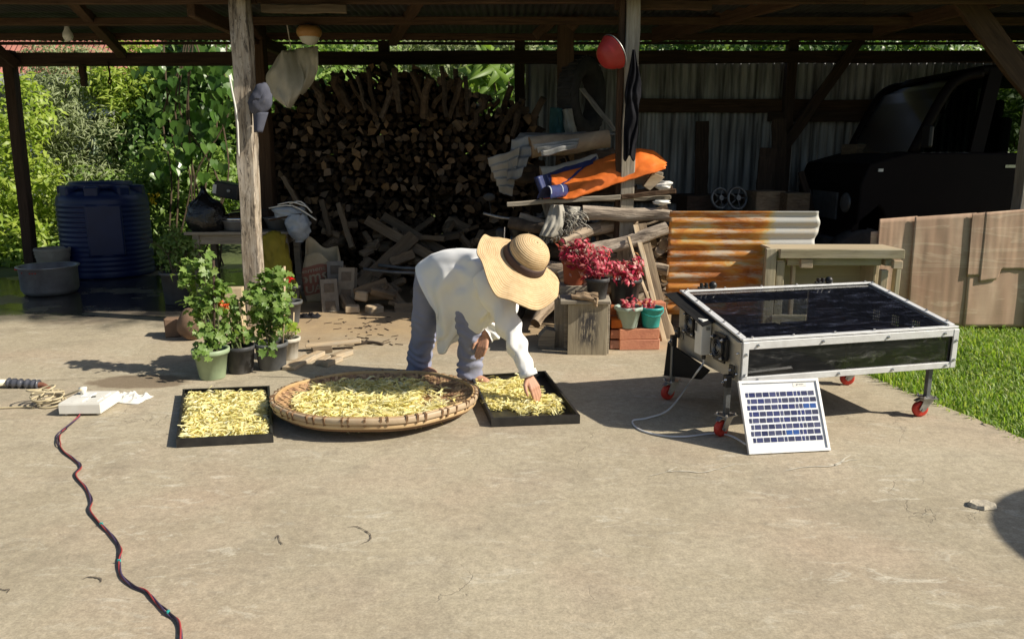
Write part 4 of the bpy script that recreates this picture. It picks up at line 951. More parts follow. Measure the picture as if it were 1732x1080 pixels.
# ================================================================ WORK TABLE AND WHAT STANDS ON IT
tb = thing('work_table', 'rough grey wooden table carrying pans and bags behind the potted plants', 'table', (-2.95, 8.6, 0), R(2))
for y in (-.24, -.06, .12, .29): local_child(MB().box((random.uniform(-.03, .03), y, .735), (1.16, .172, .03), None, 0, .003), 'plank', GREYWOOD, tb, bevel=.003)
local_child(MB().box((0, -.27, .665), (1.02, .03, .10)), 'apron', GREYWOOD, tb, bevel=.003)
for x in (-.48, .48):
    local_child(MB().box((x, .0, .665), (.035, .5, .10)), 'apron', GREYWOOD, tb)
    for y in (-.265, .27): local_child(MB().bar((x, y, 0), (x * .98, y, .72), .07, .08, (0, 1, 0)), 'leg', GREYWOOD, tb, bevel=.004)
TOPZ = .752
def bag(c, rx, ry, h, seed, neck=True):
    mb = MB(); rings = []; n = 26
    for k in range(12):
        t = k / 11; r = float(np.interp(t, [0, .08, .3, .55, .68, .78, .86, 1], [.78, .98, 1.06, .92, .66, .34, .17, .10])); ring = []
        for i in range(n):
            a = 2 * math.pi * i / n; q = Vector((math.cos(a), math.sin(a), t * 3)); f = 1 + .18 * noise.noise(q * 1.6 + V(seed, 0, 0)) + .10 * math.sin(a * 12 + 5 * noise.noise(V(t * 3, a, 2))) * t + .22 * noise.noise(V(a * 3, t * 2, seed)) * (.3 + t)
            ring.append(c + V(math.cos(a) * rx * r * f - (.05 * max(0, t - .7)), math.sin(a) * ry * r * f, h * t + .02 * noise.noise(q * 2)))
        rings.append(ring)
    return mb.loft(rings)
tag(bag(V(-3.33, 8.42, TOPZ), .19, .17, .48, 4).obj('garbage_bag', BAGB, smooth=True), 'tied black garbage bag standing on the work table', 'garbage bag')
pan = thing('cooking_pan', 'wide aluminium pan with a shiny lid on the work table behind the weathered post', 'pan', (-2.99, 8.5, TOPZ))
local_child(MB().lathe([(.15, 0), (.17, .01), (.19, .10), (.2, .105), (.2, .115), (.18, .112), (.16, .02)], 26), 'pan_body', ALUPOT, pan, smooth=True)
local_child(MB().lathe([(.195, .118), (.19, .14), (.14, .185), (.05, .20), (.004, .202)], 26), 'lid', CHROME, pan, smooth=True)
tag(MB().lathe([(.10, 0), (.12, .005), (.165, .12), (.175, .125), (.17, .132), (.155, .12), (.10, .02)], 26, (-2.6, 8.62, TOPZ + .0)).obj('basin', ALUPOT, smooth=True), 'deep aluminium basin on the work table beside the plastic bags', 'basin')
tag(MB().box((-2.95, 8.82, TOPZ + .10), (.42, .24, .2)).obj('dark_crate', DARKWOOD, bevel=.01), 'dark crate standing at the back of the work table', 'crate')
rd = thing('radio', 'tilted black radio with a pale side panel on top of the dark crate', 'radio', W(390, 322, 8.8), R(-12))
local_child(MB().box((0, 0, 0), (.30, .2, .17), Matrix.Rotation(R(10), 3, 'Y')), 'casing', BLACKP, rd, bevel=.012)
local_child(MB().box((-.135, -.102, .02), (.045, .006, .1), Matrix.Rotation(R(10), 3, 'Y')), 'panel', WHITEP, rd); local_child(MB().lathe([(.02, 0), (.02, .012), (.012, .016)], 12, (.04, -.101, .0), axis=Matrix.Rotation(R(90), 3, 'X')), 'knob', STEEL, rd)
tag(MB().lathe([(.03, 0), (.034, .03), (.03, .05), (.02, .055)], 14, W(372, 352, 8.62)).obj('jar_lid', REDBOWL, smooth=True), 'small red lid behind the cooking pan on the table', 'lid')
tag(MB().box((-2.45, 8.75, TOPZ + .07), (.2, .3, .14)).obj('wooden_box', DARKWOOD, bevel=.006), 'small dark wooden box under the plastic bags at the table end', 'box')
def hang_bag(c, w, h, seed, d=.1):
    def fn(u, t):
        a = u * 2 * math.pi; r = .35 + .65 * math.sin(min(1, t * .95 + .12) * math.pi) ** .6
        q = Vector((math.cos(a) * 2, math.sin(a) * 2, t * 4 + seed)); f = 1 + .28 * noise.noise(q) + .12 * noise.noise(q * 3)
        return c + V(math.cos(a) * w * r * f + .05 * noise.noise(Vector((t * 3, seed, 0))), math.sin(a) * d * r * f, -h * t)
    return MB().grid(fn, 30, 16)
tag(hang_bag(W(487, 350, 8.35), .17, .14, 2).obj('plastic_bag', PLASTIC, smooth=True), 'crumpled milky plastic bag lying on the wooden box', 'plastic bag')
tag(hang_bag(W(503, 362, 8.3), .13, .30, 6).obj('plastic_bag', PLASTIC, smooth=True), 'bluish plastic bag hanging off the table end', 'plastic bag')
mb = MB()
for a, b_ in (((455, 352), (535, 372)), ((470, 346), (520, 350)), ((490, 345), (528, 360))): mb.tube(spline([W(*a, 8.3), W((a[0] + b_[0]) / 2, a[1] - 4, 8.27), W(*b_, 8.25)], 4), .008, 6)
tag(mb.obj('plastic_strip', WHITEP, smooth=True), 'pale plastic strips lying over the plastic bags', 'strips')
tag(timber('lath', W(455, 372, 8.3), W(510, 362, 8.25), .03, .02, BROWNWOOD), 'short brown lath lying across the plastic bags', 'lath')
# sacks
def drape(pts_top, pts_bot, seed, nu=22, nv=18, amp=.05):
    A = spline(pts_top, nu // (len(pts_top) - 1)); B = spline(pts_bot, nu // (len(pts_bot) - 1)); n = min(len(A), len(B)) - 1
    def fn(u, t):
        i = min(n, int(round(u * n))); p = A[i].lerp(B[i], t); q = Vector((u * 4, t * 4, seed))
        return p + V(.3 * amp * noise.noise(q + V(9, 0, 0)), -amp * (math.sin(math.pi * t) * .8 + noise.noise(q) + .5 * noise.noise(q * 2.7)), 0)
    return MB().grid(fn, n, nv)
tag(drape([W(440, 404, 8.1), W(462, 392, 8.1), W(480, 398, 8.15)], [W(438, 500, 7.85), W(474, 508, 7.75), W(512, 512, 7.65)], 3, amp=.06).obj('mustard_sack', SACKY, smooth=True, solid=.05), 'mustard yellow sack slumped beside the work table', 'sack')
cs = thing('cement_sack', 'open paper cement sack with faded red print beside the firewood heap', 'cement sack', G(545, 511) + V(0, .1, 0))
def sackpt(a, t, off=0):
    sq = 1 / max(abs(math.cos(a)) ** 1, abs(math.sin(a))) ** .75; r = (.95 + .12 * math.sin(math.pi * t) - (.0 if t < .8 else (t - .8) * .3)) * sq * .93
    q = Vector((math.cos(a) * 1.5, math.sin(a) * 1.5, t * 3)); f = 1 + .07 * noise.noise(q * 1.4)
    h = .53 + (.10 * math.cos(a - 2.6) + .06 * math.sin(3 * a)) * max(0, t - .6) / .4
    return V(math.cos(a) * (.205 * r * f + off), math.sin(a) * (.12 * r * f + off), t * h + .10 * max(0, math.cos(a - 1.4)) * max(0, t - .75) * 4 * .5)
mb = MB(); mb.grid(lambda u, t: sackpt(u * 2 * math.pi, t), 48, 16); mb.add([sackpt(2 * math.pi * k / 24, 0) for k in range(24)], [tuple(range(24))])
sk = local_child(mb, 'sack_body', SACKC, cs, smooth=True); k_ = sk.modifiers.new('s', 'SOLIDIFY'); k_.thickness = .006
# red printed panel follows the front of the sack
def print_pt(u, t): return sackpt(R(207 + 88 * u), .18 + .58 * t + .14 * (u - .5), .0055)
mb = MB(); mb.grid(print_pt, 20, 10); local_child(mb, 'printed_panel', SACKR, cs, smooth=True)
def lettering(txt, fn, name, mat, parent, size=1.0):
    cu = bpy.data.curves.new(name, 'FONT'); cu.body = txt; cu.size = size; cu.resolution_u = 2; cu.offset = .015
    t = bpy.data.objects.new('tmp', cu); col.objects.link(t); bpy.context.view_layer.update()
    me = bpy.data.meshes.new_from_object(t.evaluated_get(bpy.context.evaluated_depsgraph_get())); bpy.data.objects.remove(t)
    xs_ = [v.co.x for v in me.vertices]; ys_ = [v.co.y for v in me.vertices]; x0, x1, y0, y1 = min(xs_), max(xs_), min(ys_), max(ys_)
    for v in me.vertices: v.co = fn((v.co.x - x0) / (x1 - x0), (v.co.y - y0) / (y1 - y0))
    me.materials.clear(); me.materials.append(mat); me.name = name
    o = bpy.data.objects.new(name, me); col.objects.link(o); adopt(o, parent, True); return o
def on_print(u, t): return sackpt(R(207 + 88 * u), .18 + .58 * t + .14 * (u - .5), .009)
lettering('oms', lambda u, t: on_print(.08 + .86 * u, .40 + .30 * t), 'lettering', LETTER, cs)
lettering('nUA', lambda u, t: on_print(.06 + .70 * u, .06 + .26 * t), 'lettering', LETTER, cs)
lettering('cement', lambda u, t: on_print(.10 + .80 * u, .78 + .13 * t), 'lettering', LETTER, cs)
# ================================================================ BLUE TANK, BIG POT, PAIL
tk = thing('water_tank', 'big ribbed dark blue plastic water tank under the shed roof', 'water tank', G(150, 473) + V(0, .55, 0))
TKS = .90; prof = [(.60, 0), (.625, .02)]
for k in range(60):
    z = .04 + .92 * k / 59; prof.append(((.615 + .006 * math.sin(k * 2 * math.pi / 4)), z))
prof += [(.61, .98), (.60, 1.03), (.56, 1.075), (.50, 1.10), (.40, 1.13), (.34, 1.14)]
local_child(MB().lathe([(r_ * TKS, z_) for r_, z_ in prof], 48), 'tank_body', TANKB, tk, smooth=True)
local_child(MB().lathe([(.36, 1.13), (.38, 1.15), (.38, 1.21), (.36, 1.225), (.29, 1.225), (.28, 1.20), (.27, 1.16)], 36), 'collar', TANKB, tk, smooth=True)
local_child(MB().lathe([(.285, 1.17), (.20, 1.175), (.01, 1.176)], 30), 'lid', BLACKP, tk, smooth=True)
for k in range(8):
    a = 2 * math.pi * (k + .3) / 8; m_ = Matrix.Rotation(a, 3, 'Z')
    local_child(MB().box(m_ @ V(.43, 0, 1.10), (.17, .17, .15), m_), 'shoulder_lug', TANKB, tk, bevel=.025)
for a in (-63,):
    m_ = Matrix.Rotation(R(a), 3, 'Z'); local_child(MB().box(m_ @ V(.532, 0, .62), (.05, .42, .66), m_), 'flat_panel', TANKB, tk, bevel=.024)
bigpot = thing('cooking_pot', 'large dented aluminium cooking pot standing on the wet floor', 'cooking pot', G(71, 500) + V(0, .18, 0))
local_child(MB().lathe([(.24, 0), (.27, .015), (.295, .06), (.30, .30), (.325, .315), (.325, .325), (.29, .32), (.285, .06), (.25, .03), (.01, .03)], 40), 'pot_body', ALUPOT, bigpot, smooth=True)
local_child(MB().box((-.235, -.212, .305), (.035, .008, .02)), 'red_mark', REDBOWL, bigpot)
for a in (-118, -96, -90, -84): m_ = Matrix.Rotation(R(a), 3, 'Z'); local_child(MB().box(m_ @ V(.302, 0, .27), (.006, .016, .012), m_), 'red_mark', REDBOWL, bigpot)
pail = thing('pail', 'dull white ribbed pail standing behind the large cooking pot', 'pail', G(75, 480) + V(0, .25, 0))
local_child(MB().lathe([(.16, 0), (.19, .30), (.2, .31), (.195, .34), (.205, .35), (.2, .38), (.21, .39), (.205, .42), (.185, .42), (.17, .1)], 30), 'pail_body', SACKW, pail, smooth=True)
# ================================================================ THINGS HUNG IN THE SHED
bulb = thing('light_bulb', 'bare white light bulb hanging from a purlin', 'light bulb', W(112, 36, 8.45))
p = W(112, 36, 8.45)
MB().tube([V(p.x, p.y, 2.86), p], .006, 6).obj('wire', BLACKP, bulb); MB().lathe([(.022, -.03), (.024, 0), (.02, .02)], 14, p).obj('holder', RUSTY, bulb, smooth=True)
MB().lathe([(.014, -.20), (.038, -.185), (.052, -.15), (.048, -.12), (.028, -.08), (.022, -.03)], 18, p).obj('glass_globe', LAMPW, bulb, smooth=True)
p = W(523, 56, 8.35); lamp = thing('hanging_lamp', 'round white lamp with an orange rim hanging on two wires', 'lamp', p)
for x in (-.10, .10): MB().tube([p + V(x, 0, .06), V(p.x + x * 1.3, p.y, 2.9)], .004, 5).obj('wire', BLACKP, lamp)
MB().lathe([(.05, .07), (.10, .065), (.125, .035), (.13, 0), (.115, -.035), (.09, -.05)], 26, p).obj('rim', LAMPO, lamp, smooth=True)
MB().lathe([(.105, -.03), (.10, -.055), (.075, -.095), (.03, -.115), (.003, -.118)], 24, p).obj('diffuser', LAMPW, lamp, smooth=True); MB().box(p + V(0, -.05, .07), (.05, .03, .03)).obj('clip', BLACKP, lamp)
# white sack over the beam
def hung(pts_l, pts_r, seed, amp, n=26, m=22, belly=.12):
    A = spline(pts_l, m // (len(pts_l) - 1)); B = spline(pts_r, m // (len(pts_r) - 1)); k = min(len(A), len(B)) - 1
    def fn(u, t):
        i = min(k, int(round(t * k))); p = A[i].lerp(B[i], u); q = Vector((u * 3, t * 3, seed))
        return p + V(0, -belly * math.sin(math.pi * u) * (1 - .4 * t) - amp * (noise.noise(q * 1.2) + .7 * noise.noise(V(u * 7, t * 2.5, seed)) + .1 * math.sin(u * 14 + t * 3 + seed)), 0)
    return MB().grid(fn, n, k)
tag(hung([W(474, 92, 8.52), W(462, 112, 8.47), W(450, 128, 8.42), W(455, 150, 8.37), W(470, 170, 8.32), W(488, 182, 8.32)], [W(500, 86, 8.52), W(508, 110, 8.42), W(514, 130, 8.37), W(512, 150, 8.32), W(502, 168, 8.32), W(490, 183, 8.32)], 3, .05, belly=.16).obj('white_sack', SACKP, smooth=True, solid=.01), 'dirty white sack hanging from the dark beam', 'sack')
tag(hung([W(482, 90, 8.57), W(492, 112, 8.522), W(500, 135, 8.52), W(506, 158, 8.52)], [W(537, 78, 8.57), W(538, 105, 8.52), W(532, 132, 8.52), W(510, 160, 8.52)], 8, .05, belly=.08).obj('white_sack', SACKP, smooth=True, solid=.01), 'wider grey white sack hanging behind the first sack', 'sack')
for x, lab in ((493, 'short cord tying the dirty white sack up to a purlin'), (532, 'short cord tying the wider grey white sack up to a purlin')):
    q_ = W(x, 88 if x < 500 else 80, 8.5); tag(MB().tube([q_, V(q_.x, 8.37, 2.92)], .006, 5).obj('cord', SACKP), lab, 'cord')
# cap
cp = thing('baseball_cap', 'grey baseball cap hanging on the weathered post with its peak down', 'cap', W(438, 165, 7.0))
def capfn(u, t):
    a = u * math.pi * 2; ph = t * math.pi / 2; c = W(441, 168, 6.97)
    d = V(math.cos(a) * math.cos(ph) * (.10 - .02 * math.sin(a)), -math.sin(ph) * .09, math.sin(a) * math.cos(ph) * .14)
    return c + d * (1 + .14 * noise.noise(d * 22)) + V(.03 * math.sin(a), 0, 0)
MB().grid(capfn, 26, 9).obj('crown', CAPM, cp, smooth=True)
def peak(u, t): 
    a = W(428 + 26 * u, 190, 6.95); b_ = W(430 + 14 * u, 224, 6.93); q = a.lerp(b_, t); return q + V(0, -.03 * math.sin(math.pi * u), 0)
MB().grid(peak, 10, 8).obj('peak', CAPM, cp, smooth=True, solid=.005)
# pale strap beside the post, red basin, black cloth
tag(MB().tube(spline([W(388, 128, 6.95), W(393, 155, 6.93), W(401, 200, 6.93), W(404, 265, 6.95)], 6), [.012] + [.008] * 18, 7).obj('bent_handle', WHITEP, smooth=True), 'thin pale bent handle hanging along the weathered post', 'handle')
ax_ = (V(-.85, -.35, -.55)).normalized(); m_ = frame((0, 0, 0), ax_.orthogonal(), ax_).to_3x3()
tag(MB().lathe([(.15, 0), (.155, .006), (.145, .012), (.125, .07), (.09, .12), (.05, .135), (.003, .137)], 28, W(1038, 88, 6.95), axis=m_).obj('red_basin', REDBOWL, smooth=True), 'red plastic basin hung on the pale grey post', 'basin')
tag(MB().lathe([(.152, 0), (.157, .003), (.157, -.006), (.13, -.004)], 28, W(1038.5, 87.5, 6.95), axis=m_).obj('steel_lid', STEEL, smooth=True), 'thin metal lid held against the red basin', 'lid')
def cloth(u, t):
    wd = np.interp(t, [0, .1, .3, .42, .5, .75, 1], [4, 10, 25, 28, 23, 24, 20]); cx_ = np.interp(t, [0, .3, .5, 1], [1072, 1072, 1069, 1064]) 
    y = 84 + 184 * t + 5 * math.sin(u * 9) * (t > .93); D = 6.94 - .02 - .03 * math.sin(u * math.pi) - .018 * math.sin(u * 14 + 3 * t + 5 * noise.noise(V(u * 2, t * 4, 1))) - .02 * math.exp(-((t - .42) / .04) ** 2)
    return W(cx_ + (u - .5) * wd, y, D)
tag(MB().grid(cloth, 34, 40).obj('black_cloth', CLOTHB, smooth=True, solid=.004), 'black cloth hanging in folds down the pale grey post', 'cloth')
# tyre and sacks at the back
ty = thing('truck_tyre', 'old truck tyre hanging beside the brown middle post', 'tyre', W(985, 165, 8.75))
c_ = W(985, 163, 8.75); axm = Matrix.Rotation(R(58), 3, 'Z') @ Matrix.Rotation(R(90), 3, 'X')
local_child(MB().lathe([(.25, -.09), (.33, -.11), (.40, -.10), (.425, -.07), (.43, 0), (.425, .07), (.40, .10), (.33, .11), (.25, .09), (.24, 0), (.25, -.09)], 44, V(0, 0, 0), False, False, axis=axm), 'tyre_body', RUBBER, ty, smooth=True)
for k in range(36):
    a = 2 * math.pi * k / 36; local_child(MB().box(axm @ V(math.cos(a) * .43, math.sin(a) * .43, 0), (.02, .035, .16), axm @ Matrix.Rotation(a, 3, 'Z')), 'tread', RUBBER, ty)
tag(hung([W(932, 182, 8.3), W(930, 205, 8.3), W(930, 226, 8.3)], [W(952, 186, 8.3), W(958, 206, 8.3), W(956, 226, 8.3)], 2, .03, belly=.1).obj('teal_sack', M('teal_sack', (.03, .10, .10), (.02, .07, .07), 6, .7, .3), smooth=True, solid=.02), 'teal sack hanging behind the bent roofing sheet', 'sack')
tag(hung([W(950, 186, 8.25), W(953, 205, 8.25), W(957, 226, 8.25)], [W(966, 184, 8.25), W(970, 206, 8.25), W(976, 226, 8.25)], 6, .03, belly=.08).obj('grey_sack', SACKW, smooth=True, solid=.02), 'grey sack hanging next to the teal sack', 'sack')
tag(timber('plank', W(984, 150, 8.2), W(1040, 222, 7.8), .07, .02, GREYWOOD), 'pale plank leaning diagonally under the truck tyre', 'plank')

# ================================================================ LOG PILE ROUND THE GREY POST
RG = 'grey logs piled round the pale grey post'
def logpiece(x0, y0, D0, x1, y1, D1, r0, r1, label, mat=BARK, knob=True, group=RG, n=12):
    a, b_ = W(x0, y0, D0), W(x1, y1, D1); L = (b_ - a).length; mb = MB(); rings = []; sd_ = random.uniform(0, 50)
    for k in range(11):
        t = k / 10; r = r0 + (r1 - r0) * t; oy = .03 * noise.noise(V(t * 2.5, sd_, 0)); oz = .03 * noise.noise(V(t * 2.5, sd_, 9))
        rings.append([V(t * L, oy + math.cos(q) * r * (1 + .22 * noise.noise(V(math.cos(q) * 1.4, math.sin(q) * 1.4, t * 3 + sd_)) + .1 * noise.noise(V(math.cos(q) * 4, math.sin(q) * 4, t * 2 + sd_))), oz + math.sin(q) * r * (1 + .22 * noise.noise(V(math.cos(q) * 1.4, math.sin(q) * 1.4, t * 3 + sd_)))) for q in [2 * math.pi * i / n for i in range(n)]])
    mb.loft(rings, True, False, False, 0); mb.add(rings[0], [tuple(range(n))], 1); mb.add(rings[-1], [tuple(range(n - 1, -1, -1))], 1)
    o = inst('log', mb.mesh('log', [mat, LOGEND], True), frame(a, b_ - a, (0, 0, 1)))
    return tag(o, label, 'log', group)
logpiece(985, 362, 7.0, 1136, 366, 6.98, .062, .058, 'topmost grey log with peeling bark lying level across the pile')
logpiece(935, 400, 6.95, 1075, 372, 7.2, .055, .06, 'forked grey log slanting under the topmost log')
logpiece(952, 410, 6.85, 1055, 372, 7.2, .05, .06, 'broken ended log slanting down behind the red plants')
logpiece(960, 436, 6.8, 1128, 388, 6.9, .062, .058, 'thick pale log slanting across below the topmost log')
logpiece(945, 470, 7.0, 1110, 415, 7.1, .07, .06, 'dark log low in the pile behind the red potted plants')
logpiece(905, 545, 6.7, 955, 490, 7.1, .05, .06, 'short dark log leaning behind the wooden stool')
logpiece(928, 330, 7.6, 955, 430, 7.3, .09, .09, 'dark upright log at the side of the pile under the frayed sack')
for k in range(36):
    x = random.uniform(905, 1125); y = random.uniform(378, 520); D = random.uniform(7.12, 7.5)
    if x < 960 and y > 500: continue
    L = random.uniform(45, 80); s = random.uniform(-28, 18); logpiece(x - L, y - s, D, x + min(L, 1130 - x), y + s, D + random.uniform(-.3, .3), random.uniform(.045, .075), random.uniform(.045, .07), ('dark' if k % 3 == 1 else 'silvery') + ' rough log stacked ' + ('high' if y < 430 else 'low') + (' beside the motorcycle' if x < 1000 else ' right behind the grey post' if x < 1070 else ' by the leaning boards') + ' in the pile', LOGBARK if k % 3 == 1 else BARK)
for k in range(12):
    x = random.uniform(1092, 1122); y = 395 + k * 11; logpiece(x - 10, y, 7.25, x + random.uniform(2, 12), y + random.uniform(-5, 5), 6.93, random.uniform(.035, .055), random.uniform(.035, .05), 'split log end by the rusty sheet, number %s from the top of its column' % ('one two three four five six seven eight nine ten eleven twelve'.split()[k]), BARK)
# second layer above: dark logs, bent roofing sheet, stump, tarp
for k in range(14):
    x = random.uniform(850, 1050); y = 265 + 70 * random.random(); D = random.uniform(7.4, 7.9)
    logpiece(x - 30, y, D, x + random.uniform(20, 50), y + random.uniform(-15, 15), D + .15, random.uniform(.05, .08), random.uniform(.05, .08), 'dark log in the pile ' + ('above' if y < 300 else 'under') + (' the bent roofing scrap' if x < 900 else ' the large pale log' if x < 975 else ' the tarp beside the grey post'), LOGBARK)
logpiece(896, 252, 7.35, 1028, 236, 7.5, .10, .085, 'large pale log with ragged bark under the bent roofing sheet', M('pale_stump_bark', (.40, .32, .22), (.27, .2, .13), 4, .9, .8, 16, bd=.015))
logpiece(915, 293, 7.3, 1010, 270, 7.4, .055, .05, 'grey log wrapped in torn plastic above the tarp', SACKW)
def roof_scrap(P0, P1, P2, P3, name, label, amp=.016, waves=5, across=True, seed=1):
    def fn(u, t):
        p = P0 * (1 - u) * (1 - t) + P1 * u * (1 - t) + P2 * u * t + P3 * (1 - u) * t; q = (t if across else u)
        return p + V(0, -amp * math.sin(q * waves * 2 * math.pi) * .6 + .02 * noise.noise(V(u * 3, t * 3, seed)), amp * math.sin(q * waves * 2 * math.pi) + .015 * noise.noise(V(u * 2.5, t * 2.5, seed + 5)))
    return tag(MB().grid(fn, 40, 40).obj(name, ZINC, smooth=True, solid=.003), label, 'roofing sheet', 'scrap corrugated roofing on the log pile')
roof_scrap(W(824, 268, 7.5), W(880, 250, 7.3), W(866, 332, 7.3), W(846, 326, 7.4), 'roofing_scrap', 'bent grey corrugated scrap sticking out beside the firewood stack', waves=5)
roof_scrap(W(866, 236, 7.45), W(912, 228, 7.35), W(880, 300, 7.2), W(856, 306, 7.3), 'roofing_scrap', 'crumpled grey corrugated scrap folded over the pile', waves=4, seed=4)
roof_scrap(W(868, 242, 7.5), W(1042, 228, 7.7), W(985, 226, 8.3), W(880, 226, 8.2), 'roofing_scrap', 'flat grey corrugated sheet lying on top of the pile', waves=7, seed=7)
roof_scrap(W(900, 246, 7.2), W(980, 236, 7.25), W(975, 250, 7.15), W(918, 262, 7.1), 'roofing_scrap', 'curled grey corrugated edge hanging over the large pale log', waves=3, seed=9)
# tarp
tp = thing('orange_tarp', 'folded orange tarpaulin with a blue border thrown over the log pile', 'tarpaulin', W(1010, 310, 7.05))
def tarp(u, t):
    top = np.interp(u, [0, .15, .4, .65, .8, .9, 1], [300, 289, 275, 257, 250, 256, 275]); bot = np.interp(u, [0, .25, .45, .7, .9, 1], [337, 335, 322, 303, 292, 284]); x = 912 + 214 * u
    lft = 8 * (1 - u) * t; q = V(u * 5, t * 2.2, 2)
    D = 7.28 - .30 * t - .06 * math.sin(math.pi * t) - .028 * noise.noise(q) - .008 * noise.noise(q * 3) - .03 * math.sin(u * 9 + t * 6) * (1 - u)
    p = W(x + lft + 4 * noise.noise(q * 2), top + (bot - top) * t, D); return p + V(0, 0, .016 * noise.noise(q * 1.6 + V(5, 0, 0)) + .006 * noise.noise(q * 5))
MB().grid(tarp, 60, 24).obj('tarp_sheet', TARPO, tp, smooth=True, solid=.006)
def tband(u0, u1, t0, t1, off, skew=0):
    def fn(a, b_): p = tarp(u0 + (u1 - u0) * a + skew * b_, t0 + (t1 - t0) * b_); return p + V(0, -off, off * .8)
    return fn
MB().grid(tband(0, .42, -.04, .10, .007), 30, 4).obj('blue_border', TARPB, tp, smooth=True); MB().grid(tband(.0, .085, .1, 1.0, .008), 6, 16).obj('blue_border', TARPB, tp, smooth=True)
MB().grid(lambda a, b_: tarp(.09 + .36 * a, .62 - .75 * a + .085 * b_) + V(0, -.009, .007), 30, 3).obj('blue_border', TARPB, tp, smooth=True)
def roll(u, t):
    a = W(919, 336, 6.74).lerp(W(950, 331, 7.05), u); ang = math.pi * t; rr_ = .070 + .004 * noise.noise(V(u * 3, t * 3, 4)); ax = (W(950, 331, 7.05) - W(919, 336, 6.74)).normalized(); sx = ax.cross(V(0, 0, 1)).normalized()
    return a + sx * (math.cos(ang) * rr_ * .9) + V(.03 * math.sin(ang), 0, math.sin(ang) * rr_ * 1.5)
def roll_unused(u, t): 
    a = W(910 + 42 * u, 324 - 2 * u, 6.97) ; ang = -.7 + 3.3 * t; r_ = .055 * (1 + .3 * noise.noise(V(u * 3, t * 3, 4))); return a + V(.02 * math.sin(ang), -math.cos(ang) * r_, math.sin(ang) * r_ - .03) + V(0, 0, -.012 * math.sin(u * 6))
MB().grid(roll, 16, 16).obj('blue_fold', TARPB, tp, smooth=True, solid=.004)
for u0 in (.02, .66): MB().grid(lambda u, t: roll(u0 + .045 * u, t) + V(0, -.004, .004), 2, 16).obj('pale_seam', PLASTIC, tp, smooth=True)
MB().grid(lambda u, t: W(903 + 22 * u + 10 * t, 300 + 28 * t - 6 * u, 7.05 - .03 * math.sin(6 * u)), 10, 8).obj('blue_fold', TARPB, tp, smooth=True, solid=.004)
# poles under the tarp
PGp = 'long poles laid on the log pile under the tarp'
for x0, y0, D0, x1, y1, D1, r, lab, mt in ((857, 346, 6.98, 1050, 333, 7.0, .020, 'long pale pole lying lowest under the tarp', GREYWOOD), (1050, 333, 7.0, 1143, 323, 7.0, .020, 'brown pole end poking out past the grey post', BROWNWOOD), (930, 336, 7.15, 1138, 318, 7.1, .018, 'upper brown pole behind the pale pole', BROWNWOOD), (950, 340, 7.1, 1135, 334, 7.05, .017, 'grey pole between the other poles', GREYWOOD)):
    o = timber('pole', W(x0, y0, D0), W(x1, y1, D1), r * 2, r * 2, mt); tag(o, lab, 'pole', PGp)
tag(MB().box(W(1090, 300, 7.25), (.30, .2, .14), Matrix.Rotation(R(8), 3, 'Y')).obj('wood_slab', GREYWOOD, bevel=.01), 'grey wood slab under the end of the orange tarp', 'wood slab')
tag(MB().prism([(0, 0), (.13, .12), (.02, .16), (-.06, .04)], -.04, .04).obj('wood_wedge', PALEWOOD, bevel=.004), 'pale wedge of wood under the orange tarp end', 'wood wedge').location = W(1098, 322, 7.1)
tag(hang_bag(W(1122, 306, 7.1), .075, .09, 12, .06).obj('plastic_bag', WHITEP, smooth=True), 'crumpled white plastic bag at the end of the poles', 'plastic bag')
tag(hang_bag(W(1118, 338, 7.0), .075, .05, 15, .06).obj('plastic_bag', WHITEP, smooth=True), 'flat white plastic bag pressed under the brown pole end', 'plastic bag')
# frayed sack
fs = thing('frayed_sack', 'pale frayed sack hanging out of the log pile', 'sack', W(945, 385, 6.95))
hung([W(932, 346, 6.95), W(925, 366, 6.9), W(918, 384, 6.86), W(912, 398, 6.84)], [W(952, 346, 6.95), W(956, 366, 6.9), W(950, 388, 6.86), W(938, 402, 6.84)], 5, .03, 18, 18, .05).obj('sack_cloth', SACKW, fs, smooth=True, solid=.004)
hung([W(950, 347, 7.0), W(955, 362, 6.95), W(957, 374, 6.95)], [W(985, 350, 7.0), W(982, 366, 6.95), W(972, 384, 6.93)], 8, .05, 18, 12, .05).obj('sack_cloth', SACKW, fs, smooth=True, solid=.004)
mb = MB()
for k in range(60):
    t = random.random(); a = W(912 + 60 * t, 399 - 18 * t + random.uniform(-6, 6), 6.86); mb.tube([a, a + V(random.uniform(-.03, .03), -.02, -.03), a + V(random.uniform(-.06, .04), -.01, random.uniform(-.08, -.04))], .0025, 3, False)
for k in range(40):
    a = W(random.uniform(950, 985), random.uniform(352, 380), 6.9); mb.tube(spline([a, a + V(.05, -.03, -.02), a + V(random.uniform(-.02, .1), -.02, -.06)], 2), .003, 3, False)
mb.obj('fringe', SACKW, fs)
